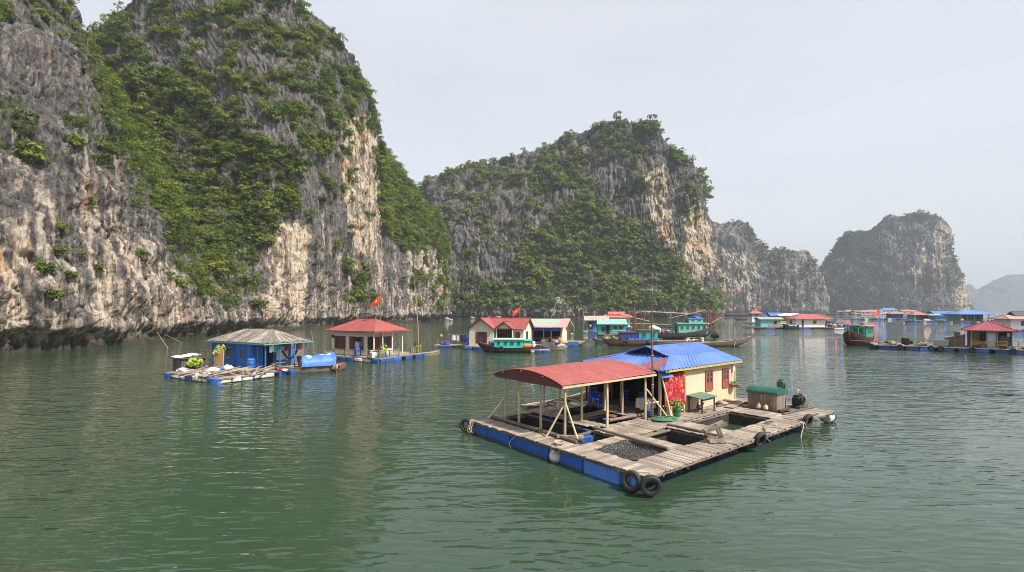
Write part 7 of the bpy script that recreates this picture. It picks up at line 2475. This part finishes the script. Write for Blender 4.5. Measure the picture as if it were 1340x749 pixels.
    posts(b, [(-1.2, -.95), (-1.2, .95), (-2.2, .6), (-2.2, -.6)], .8, 2.5, .07, GR)
    MB().bar((-2.2, -.7, 2.5), (-.4, -1.0, 2.55), .07).bar((-2.2, .7, 2.5), (-.4, 1.0, 2.55), .07).bar((-2.2, -.7, 2.5), (-2.2, .7, 2.5), .07).build('frame', GR, b)
    tag(MB().tube([(0, 0, 0), (0, 0, .25), (0, 0, .48), (0, 0, .55)], [.5, .5, .3, .05], 16).build('basket', BAMBOO, None, 50, b.location + Vector((1.6, 1.1, 3.18))), 'upturned round basket on the wheelhouse roof of the black boat', 'basket')
    t = thing('barrel', 'blue barrel at the stern of the black boat', 'barrel', b.location + Vector((2.9, 1.5, 1.05)), 0)
    MB().drum((0, 0, .5), .28, 1.0, 'z', 14).build('body', BLUE_FLOAT, t, 40)
    boat_tyre('tyre on the bow of the black boat', b.location + Vector((-2.35, -2.5, 1.4)), math.radians(-75))
    boat_tyre('tyre amidships on the black boat, beside the long raft', b.location + Vector((1.05, -1.15, .9)), math.radians(-55))


def right_raft():
    a, c = at(1138, 456.5), at(1340, 464.5)
    ang = math.degrees(math.atan2(c.y - a.y, c.x - a.x))
    F = Frame((a.x, a.y), ang)
    W = F.p
    L = 21.0
    dz = .62
    t = raft('long plank raft on blue drums with open pens and a brown pavilion', a, F.a,
             [(0, L, 0, 1.0, 'v'), (0, L, 6.2, 7.2, 'v'), (0, .9, 1.02, 6.18, 'u'), (3.2, 4.0, 1.02, 6.18, 'u'), (6.6, 7.3, 1.02, 6.18, 'u'), (9.0, 14.4, 1.02, 6.18, 'u'), (20, L, 1.02, 6.18, 'u'), (1, 6.5, 3.4, 4.0, 'v')], dz, name='long_raft')
    floats(t, (.2, .35), (L, .35), [(.9, None), (1.5, FL_B), (1.5, FL_B), (.4, None), (1.4, BLUE_FLOAT), (1.6, BLUE_TARP), (.4, None), (1.8, FL_B), (.4, None), (1.6, FL_B), (1.6, FL_B), (.5, None), (1.5, FL_B), (1.5, FL_B), (1.5, FL_B), (.6, None), (1.5, FL_B), (1.5, FL_B)], .7, .56, .2, 3)
    floats(t, (.2, 6.7), (L, 6.7), [(1, FL_B)] * 10, .7, .56, .2, 3)
    floats(t, (.4, .8), (.4, 6.5), [(1, FL_B)] * 3, .7, .56, .2, 5)
    for k, (u, w_) in enumerate([(.2, 'at the boat end of the long raft'), (3.5, 'second from the boat end of the long raft'), (6.9, 'third from the boat end, left of a close pair'), (7.9, 'fourth from the boat end, right of a close pair'), (11.1, 'under the pavilion seats of the long raft'), (14.9, 'last of the row, right of the pavilion')]):
        boat_tyre('tyre ' + w_, W(u, -.12, .42), F.a - PI / 2, 'tyres along the long raft', .28, .11)
    h = thing('pavilion', 'brown open pavilion with a red pyramid roof on the long raft', 'pavilion', W(11.0, 1.1, dz), F.a)
    BW = wood('brown_wall', (.17, .10, .05), (.06, .04, .03))
    zw = 2.35
    walls(h, .1, 4.0, .1, 4.6, .01, zw, BW, 'uVU', {'U': [(1.0, 3.5, .9, 2.0)]})
    MB().ibox((.12, .1, .01), (.9, .16, zw)).build('wall', BW, h)
    MB().ibox((2.8, .1, .01), (3.9, .16, .9)).ibox((2.9, .12, .9), (3.8, .15, 1.6)).build('wall', BW, h)
    posts(h, [(.1, .0), (1.6, .0), (2.6, .0), (4.0, .0), (4.0, 4.6)], 0, zw, .08, paint('sage_post', (.16, .34, .28), .6, .3, (.2, .2, .18), 4, .1))
    MB().ibox((1.7, .3, .02), (2.5, .34, 2.1)).build('curtain', paint('pale_curtain', (.62, .64, .68), .8, .2, (.5, .5, .5), 3, .05), h)
    hip_roof(h, -.5, 4.6, -.5, 5.2, zw, zw + 1.2, roofpaint('maroon_roof', (.27, .045, .055), .4, (.25, .1, .1)), 'u', 2.4, .3, .03)
    bamb = paint('bench_ochre', (.42, .25, .08), .7, .3, (.2, .12, .05), 4, .2)
    for k, (u, lab) in enumerate([(11.5, 'ochre slatted bench at the shed side of the pavilion'), (12.8, 'ochre slatted bench before the pale curtain of the pavilion'), (13.9, 'ochre slatted bench at the outer side of the pavilion')]):
        b = thing('bench', lab, 'bench', W(u, .6, dz), F.a, 'benches by the pavilion')
        MB().box((0, 0, .42), (1.2, .42, .05)).build('seat', bamb, b)
        mb = MB()
        for z in (.6, .78, .95):
            mb.bar((-.6, -.2, z), (.6, -.2, z), .05, .07)
        mb.build('backrest', bamb, b)
        for x in (-.55, .55):
            for y in (-.18, .18):
                MB().bar((x, y, 0), (x, y, .95 if y < 0 else .42), .06).build('leg', bamb, b)
    # shed and box left of the pavilion
    s = thing('plank_shed', 'low brown plank shed with a ragged top between the grey tank and the pavilion', 'shed', W(9.6, 2.6, dz), F.a)
    mb = MB()
    for i in range(9):
        hh = 1.15 + .05 * i + .06 * (i % 2)
        for y in (0, 1.6):
            mb.box((-.9 + .22 * i, y, hh / 2), (.2, .05, hh))
    for i in range(7):
        mb.box((-1.0, .1 + .22 * i, .58), (.05, .2, 1.15)).box((.98, .1 + .22 * i, .78), (.05, .2, 1.55))
    mb.build('wall', wood('chest_wood', (.33, .26, .19)), s)
    MB().box((0, .8, 1.42), (2.2, 1.9, .06), (0, -.2, 0)).build('roof', wood('chest_wood', (.33, .26, .19)), s)
    MB().rbox((.2, .6, 1.75), (.6, .5, .6), .05).build('chimney_box', BROWN_HULL, s, 40)
    tk = thing('water_tank', 'low grey metal tank left of the plank shed', 'tank', W(8.1, 2.2, dz), F.a)
    MB().rbox((0, 0, .4), (1.5, 1.0, .8), .06).build('body', GREY_METAL, tk, 40)
    MB().box((0, 0, .83), (1.6, 1.1, .05)).build('lid', GREY_METAL, tk)
    e = thing('black_engine', 'squat black engine with an orange cap among the pens of the long raft', 'engine', W(4.2, 3.6, dz), F.a)
    MB().rbox((0, 0, .5), (1.0, .9, .95), .15).build('block', IRON, e, 40)
    MB().cyl((.45, -.2, .75), .18, .2, 12, 'y').build('cap', ORANGE, e, 40)
    tag(MB().tube([(0, 0, 0), (0, 0, .3), (0, 0, .5)], [.5, .42, .08], 14).build('basket', BAMBOO, None, 50, W(2.6, 3.7, dz)), 'upturned woven basket on the middle walk of the long raft', 'basket')
    mb = MB()
    sticks(mb, (0, 0, .05), 6, 2.6, .7, 4, .07)
    tag(mb.build('driftwood', DECK, None, 60, W(6.2, 3.6, dz)), 'loose poles lying beyond the black engine on the long raft', 'poles').rotation_euler = (0, 0, F.a)
    for k, (u, v, ms, lab) in enumerate([(1.5, 6.6, [DECK, BAMBOO, BROWN_HULL], 'low brown gear on the back walk at the boat end of the long raft'), (5.6, 6.6, [DECK, BLACK, BAMBOO], 'dark gear on the back walk beyond the engine of the long raft'), (15.6, .7, [BLUE_FLOAT, DECK, BROWN_HULL], 'small blue and brown gear right of the pavilion on the front walk')]):
        cargo(lab, W(u, v, dz), F.a, 70 + k, 4.0, 1.2, ms, 8).scale = (.6, .6, .5)
    nm = MB()
    for (u0, u1, v0, v1) in ((1, 3.1, 1.1, 3.3), (4.1, 6.5, 1.1, 3.3), (7.4, 8.9, 1.1, 6.1), (14.5, 19.9, 1.1, 6.1), (1, 6.5, 4.1, 6.1)):
        mb = MB().grid(lambda a_, b_: (u0 + (u1 - u0) * a_, v0 + (v1 - v0) * b_, dz - .22 + .15 * (abs(2 * a_ - 1) ** 6 + abs(2 * b_ - 1) ** 6) + .03 * math.sin(9 * a_ + 7 * b_)), 16, 12)
        mb.build('net', NET_DARK if NETOK else BLACK, t, 80)
    tag(MB().box((0, 0, .1), (3.2, .5, .06)).box((0, .6, .1), (3.0, .4, .06)).build('loose_planks', DECK, None, None, W(16.4, 2.0, dz)), 'loose planks stacked over a pen right of the pavilion', 'planks').rotation_euler = (0, 0, F.a)
    fr = thing('pole_frame', 'bare pole handrail on the deck right of the pavilion', 'rail', W(15.6, 1.4, dz), F.a)
    MB().tube([(0, 0, 0), (0, 0, 1.0)], .04, 6).tube([(2.5, 0, 0), (2.5, 0, 1.0)], .04, 6).build('post', BAMBOO, fr, 60)
    MB().tube([(-.2, 0, .95), (3.2, 0, .95)], .035, 6).build('rail_pole', BAMBOO, fr, 60)


def distant():
    # blue roofed green pavilion
    o = at(1186, 422.3)
    F = Frame((o.x, o.y), -7)
    W = F.p
    t = raft('long distant raft on blue and white floats under the green pavilion', o, F.a, [(0, 36, 0, 2, 'v'), (20, 36, 2.02, 12, 'v'), (0, 1, 2.02, 10, 'u'), (7, 8, 2.02, 10, 'u'), (13, 14, 2.02, 10, 'u')], .7, .6)
    floats(t, (0, .4), (36, .4), [(1.6, FL_B if k % 3 else BLACK) if k % 5 != 3 else (1.0, FL_W) for k in range(17)], .8, .7, .2, 3)
    h = thing('green_pavilion', 'large open green pavilion with a broad blue hipped roof', 'pavilion', W(22.5, 1.5, .7), F.a)
    GR = paint('pavilion_green', (.03, .30, .20), .5, .3, (.05, .15, .1), 2, .1)
    posts(h, [(u, v) for u in (0, 2.8, 5.6, 8.4, 11.2) for v in (0, 8)], 0, 3.0, .14, GR)
    walls(h, .3, 10.9, 2.5, 7.6, .01, 3.0, GR, 'uUV')
    walls(h, .3, 3.0, 2.5, 7.6, .01, 3.0, GR, 'v', name='wall')
    MB().ibox((3.2, 2.6, .3), (10.8, 2.65, 2.6)).build('opening_shade', BLACK, h)  # black sheet paints the inner shade of the pavilion
    mb = MB().ibox((0, -.04, .5), (11.2, .04, .62)).ibox((0, -.04, .05), (11.2, .04, .15))
    for k in range(4):
        mb.ibox((2.8 * k + 1.3, -.03, .15), (2.8 * k + 1.4, .03, .5))
    mb.build('railing', GR, h)
    hip_roof(h, -1.6, 13.6, -1.6, 9.6, 2.95, 4.9, ROOF_BLUE, 'u', 5.4, .5, .04)
    sc = thing('scaffold', 'white pole scaffold at the outer end of the green pavilion', 'frame', W(35, 1.5, .7), F.a)
    mb = MB()
    for u in (0, 2):
        mb.bar((u, 0, 0), (u, 0, 3.2), .1)
    mb.bar((0, 0, 1.4), (2, 0, 1.4), .08).bar((0, 0, 2.8), (2, 0, 2.8), .08).bar((0, 0, .2), (2, 0, 2.6), .06)
    mb.build('pole', WHITE_WALL, sc)
    tag(MB().blob((0, 0, .5), (.6, .5, .6), 4, .2, 12, 8).build('buoy', ORANGE, None, 60, W(22.6, .8, .7)), 'orange buoy at the near corner of the green pavilion', 'buoy')
    sack('red and white sheet lying on the distant pavilion raft', W(9, 1.2, .7), (1.4, .7, .5), paint('pinkish', (.55, .38, .33)), 3, 0, 'sheet', 'sheet')
    cargo('blue drums standing behind the pens of the pavilion raft', W(5.5, 6, .7), 0, 9, 3.5, 1.5, [BLUE_FLOAT, BLUE_TARP], 8)
    cargo('low white and blue gear along the walk of the pavilion raft', W(15.5, 3, .7), 0, 19, 6, 3, [CLOTH_WHITE, BLACK, BLUE_FLOAT, DECK], 12)
    h = thing('red_roof_hut', 'small hut with a coral roof and white awning behind the pavilion raft', 'hut', W(12, 14, .7), F.a)
    walls(h, 0, 6.5, 0, 5, .01, 2.6, TEAL)
    MB().ibox((1, -.08, .2), (6, -.02, 2.2)).build('opening_shade', BLACK, h)  # black sheet on the hut front paints the shade within
    hip_roof(h, -.6, 6.2, -.6, 5.6, 2.6, 3.9, roofpaint('coral_roof', (.50, .12, .10)), 'u', 2.4, .5, .03)
    MB().corr((5, -1.2, 2.3), (12, -1.2, 2.3), (12, 2.6, 3.0), (5, 2.6, 3.0), .6, .04).build('awning', ROOF_TEAL, h, 70)
    posts(h, [(8.2, -.9), (11.8, -.9)], 0, 2.3, .1, BAMBOO)
    h = thing('blue_canopy_hut', 'blue canopied hut standing behind the green pavilion', 'hut', W(32, 30, .7), F.a)
    walls(h, 0, 9, 0, 6, .01, 2.8, paint('mid_blue_wall', (.02, .16, .48)))
    gable_roof(h, -1, 10, -1, 7, 2.8, 4.2, ROOF_BLUE, 'u', .6, .04)
    for k, (o_, lab) in enumerate([(W(12, 13.4), 'raft under the small coral roofed hut'), (W(31, 29), 'raft under the blue canopied hut')]):
        r = raft(lab, o_, F.a, [(0, 14, 0, 7, 'v')], .7, .7)
        floats(r, (0, .3), (14, .3), [(1, FL_B)] * 6, .8, .6, .2, k)
    # pontoon right of the pavilion
    o = at(1291, 423)
    F2 = Frame((o.x, o.y), -10)
    t = raft('bare blue float pontoon right of the green pavilion', o, F2.a, [(0, 6, 0, 3, 'v')], .7, .6)
    floats(t, (0, .3), (6, .3), [(1, FL_B)] * 4, .8, .7, .2, 3)
    cargo('dark gear and a red box on the blue float pontoon', F2.p(3, 1.5, .7), 0, 41, 4.5, 1.5, [BLACK, RED_TRIM, DECK, BLUE_FLOAT], 9)
    fr = thing('pole_frame', 'thin white pole frame on the pontoon between the pavilions', 'frame', F2.p(6.5, 1, .4), F2.a)
    MB().bar((0, 0, 0), (0, 0, 2.6), .1).bar((3.5, 0, 0), (3.5, 0, 2.6), .1).build('post', WHITE_WALL, fr)
    MB().bar((-4.5, 0, 2.5), (3.7, 0, 2.5), .12).bar((0, 0, 1.2), (3.5, 0, 1.2), .08).build('rail_pole', WHITE_WALL, fr)
    # cut off house at the right border
    o = at(1322, 434)
    F3 = Frame((o.x, o.y), -12)
    t = raft('raft on a long row of blue floats under the cut off pink roofed house', o, F3.a, [(-3, 14, 0, 8, 'v')], .7, .5)
    floats(t, (-1, .3), (14, .3), [(1, FL_B)] * 8, .8, .7, .2, 3)
    h = thing('pink_roof_house', 'white house with a pink roof at the border of the view', 'house', F3.p(.8, 1, .7), F3.a)
    walls(h, 0, 9, 0, 6, .01, 2.6, WHITE_WALL)
    window(h, (3.2, 0, 1.4), .9, 1.1, 'v-', MAROON, 1, MAROON)
    hip_roof(h, -.9, 10, -.9, 7, 2.6, 3.6, paint('pink_roof', (.52, .24, .23)), 'u', 1.6, .4, .03)
    gable_roof(h, 2.0, 8, 1.5, 5, 3.4, 4.5, paint('dark_upper_roof', (.05, .06, .08), .6, .3, (.1, .1, .1), 3, .1), 'u', .4, .03)
    for k, (u, lab) in enumerate([(-.9, 'blue barrel at the corner of the pink roofed house'), (-2.4, 'dark blue barrel out on the deck left of the pink roofed house')]):
        t = thing('barrel', lab, 'barrel', F3.p(u, .8, .7), 0)
        MB().drum((0, 0, .6), .45, 1.2, 'z', 14).build('body', BLUE_FLOAT if k == 0 else paint('navy_hull', (.03, .06, .25)), t, 40)
    # far row under the headland
    specs = [(1097, 411.8, 9, 3.4, paint('pale_teal_wall', (.16, .42, .43)), ROOF_GREY, 'pale teal hut at the end of the far row under the headland'),
             (1107, 411.9, 11, 4.2, paint('pale_teal_wall', (.16, .42, .43)), roofpaint('coral_roof', (.50, .12, .10)), 'teal hut with a coral roof, second in the far row'),
             (1119, 412.0, 9, 4.0, WHITE_WALL, ROOF_GREY, 'white hut with a grey roof in the far row'),
             (1127, 412.6, 14, 4.2, WHITE_WALL, roofpaint('coral_roof', (.50, .12, .10)), 'white house under a long coral roof in the middle of the far row'),
             (1143, 412.0, 9, 4.4, WHITE_WALL, paint('lilac_roof', (.22, .24, .40), .6, .3, (.2, .2, .3), 2, .1), 'low house with a lilac blue roof in the far row'),
             (1155, 411.5, 18, 6.5, WHITE_WALL, ROOF_BLUE, 'tall white house with a pale blue roof in the far row'),
             (1181, 411.5, 9, 4.5, WHITE_WALL, roofpaint('coral_roof', (.50, .12, .10)), 'small white hut with a coral roof before the headland trees'),
             (1190, 411.3, 11, 4.0, paint('mid_blue_wall', (.02, .16, .48)), paint('lilac_roof', (.22, .24, .40)), 'dim blue hut last in the far row')]
    for k, (px, py, w, hh, wm, rm, lab) in enumerate(specs):
        q = at(px, py)
        h = thing('distant_hut', lab, 'hut', (q.x, q.y, 0), math.radians(-5 + 3 * (k % 3)), 'huts in the far row')
        MB().ibox((-1, -1.5, -.2), (w + 1, 6.5, .7)).build('platform', BEAM, h)
        walls(h, 0, w, 0, 6, .7, hh * .62 + .7, wm)
        for j in range(max(1, int(w / 5))):
            window(h, (2 + 4.2 * j, 0, .7 + hh * .36), 1.3, hh * .25, 'v-', MAROON, 0)
        (hip_roof if k % 2 else gable_roof)(h, -.9, w + .9, -.9, 6.9, hh * .62 + .72, hh + .9, rm, 'u', pitch=.7, amp=.05)
    o = at(1116, 418.5)
    F4 = Frame((o.x, o.y), -3)
    t = raft('far raft with black, white and blue floats before the far row of huts', o, F4.a, [(0, 42, 0, 3, 'v')], .7, .8)
    floats(t, (0, .3), (42, .3), [(1.4, [FL_B, FL_B, BLACK, FL_W, FL_B, BLACK][k % 6]) for k in range(20)], .9, .8, .25, 3)
    h = thing('brown_shelter', 'brown open shelter on the far raft, right of the orange flag', 'shelter', F4.p(21, .5, .7), F4.a)
    posts(h, [(0, 0), (4, 0), (8, 0), (0, 4), (8, 4)], 0, 2.6, .12, BROWN_HULL)
    walls(h, .2, 7.8, 1.6, 4, .01, 2.4, paint('dark_blue_box', (.015, .04, .20)), 'uUVv')
    hip_roof(h, -.9, 9, -.9, 5, 2.6, 3.6, wood('tan_roof', (.36, .22, .12), (.2, .12, .08)), 'u', 2.4, .5, .04)
    f = thing('flag_pole', 'big orange red flag flying over the far raft', 'flag', F4.p(9.6, -.8, 0), 0)
    MB().tube([(4.4, 0, 0), (4.4, 0, 5.8)], [.09, .06], 6).build('pole', BAMBOO, f, 60)
    MB().grid(lambda a, b: (4.4 - 3.6 * a, .3 * math.sin(6 * a), 5.6 - 2.3 * b - 2.0 * a + .2 * math.sin(5 * a + 2 * b)), 16, 8).build('flag', paint('flag_orange', (.85, .09, .02), .7, .1, (.6, .08, .03), 3, .05), f, 80)
    cargo('white and blue gear on the far raft left of the brown shelter', F4.p(16, 1.2, .7), 0, 23, 6, 1.5, [CLOTH_WHITE, BLUE_TARP, TEAL, WHITE_FLOAT], 12)
    cargo('blue sheeted gear at the near end of the far raft', F4.p(4, 1.2, .7), 0, 29, 6, 1.5, [BLUE_TARP, BLUE_FLOAT, CLOTH_WHITE], 9)
    for k, (px, py, lab) in enumerate([(1085, 412.2, 'tiny dark boat under the headland trees, left of the far row'), (1203, 416.5, 'small pale boat between the far row and the pavilion raft'), (1275, 413.2, 'pale tour boat under the foot of the headland'), (1086, 424, 'dark sampan with gear between the white house raft and the black boat')]):
        q = at(px, py)
        L_ = [9, 6, 18, 5][k]
        b = hull_boat('small_boat', lab, 'boat', (q.x, q.y, 0), [.1, -.1, 0, .4][k], L_, L_ * .22, .7 + L_ * .02, 1.3 + L_ * .04, 1.0, [BLACK_HULL, POST, WHITE_WALL, BLACK_HULL][k], deck_z=.6, group='small boats between the rafts')
        if k == 2:
            wheelhouse(b, -5, 6, 3, .6, 2.6, WHITE_WALL, BAMBOO, 6, .3, .1)
    # gear mass between white house and black boat
    o = at(1073, 429)
    F5 = Frame((o.x, o.y), -6)
    t = raft('gear laden raft with pale blue floats between the white house and the black boat', o, F5.a, [(0, 8.5, 0, 3.5, 'v')], .5, .5)
    floats(t, (0, .2), (8.5, .2), [(1, BLACK), (1, BLACK), (1, BLUE_TARP), (1, BLUE_TARP)], .6, .5, .14, 3)
    cargo('blue and black drums and nets on the gear laden raft', F5.p(3, 1.6, .5), 0, 51, 5, 2, [BLUE_FLOAT, BLACK, CLOTH_WHITE, PURPLE, BLUE_TARP], 16)
    cargo('tall pile of dark gear at the outer end of the gear laden raft', F5.p(7.2, 2.0, .5), 0, 57, 2.2, 1.6, [BLACK, PURPLE, BLUE_FLOAT, IRON], 14)


NETOK = True


def build_far():
    blue_house_raft()
    red_house_raft()
    cream_gable_group()
    trawler_group()
    far_cluster()
    right_raft()
    distant()
# ================================================================ light, sky, camera
def setup():
    w = bpy.data.worlds.new('World')
    SC.world = w
    w.use_nodes = True
    nt = w.node_tree
    nt.nodes.clear()
    out = nt.nodes.new('ShaderNodeOutputWorld')
    bg = nt.nodes.new('ShaderNodeBackground')
    sky = nt.nodes.new('ShaderNodeTexSky')
    sky.sky_type = 'NISHITA'
    sky.sun_disc = False
    sd = Vector((.62, -.42, .80)).normalized()
    el = math.asin(sd.z)
    az = math.atan2(sd.x, sd.y)
    sky.sun_elevation = el
    sky.sun_rotation = az
    sky.air_density = 1.0
    sky.dust_density = 6.0
    sky.ozone_density = 2.0
    bg.inputs[1].default_value = SKY
    hz = mix(nt, .70, sky.outputs[0], (6.8, 6.95, 7.25))
    tc = nt.nodes.new('ShaderNodeTexCoord').outputs['Generated']
    cl = noise(nt, 1.6, 5, .55, tc, stretch=(1, 1, 3.5))
    hz = mix(nt, 1.0, hz, ramp(nt, cl, [(.3, .93), (.7, 1.05)]), 'MULTIPLY')
    nt.links.new(hz, bg.inputs[0])
    nt.links.new(bg.outputs[0], out.inputs[0])
    l = bpy.data.lights.new('sun', 'SUN')
    l.energy = SUN
    l.angle = math.radians(3)
    l.color = (1, .94, .85)
    o = bpy.data.objects.new('sun', l)
    COL.objects.link(o)
    o.rotation_euler = (-sd).to_track_quat('-Z', 'Y').to_euler()
    cam = bpy.data.cameras.new('camera')
    cam.sensor_width = 36
    cam.lens = 36 * FOC / 1340
    cam.shift_y = (405 - 374.5) / 1340
    cam.clip_start = .1
    cam.clip_end = 20000
    c = bpy.data.objects.new('camera', cam)
    COL.objects.link(c)
    c.location = (0, 0, EYE)
    c.rotation_euler = (PI / 2, 0, 0)
    SC.camera = c
    vs = SC.view_settings
    vs.view_transform = 'Standard'
    vs.look = 'None'
    vs.exposure = EXPO
    vs.gamma = 1
    cy = SC.cycles
    cy.use_denoising = True
    cy.filter_width = .95
    cy.max_bounces = 6
    cy.diffuse_bounces = 3
    cy.volume_bounces = 1
    cy.transparent_max_bounces = 8


SKY, SUN, EXPO = .080, 4.0, .92
setup()
build_land()
haze(.00026)
if True:
    build_main()
    build_far()
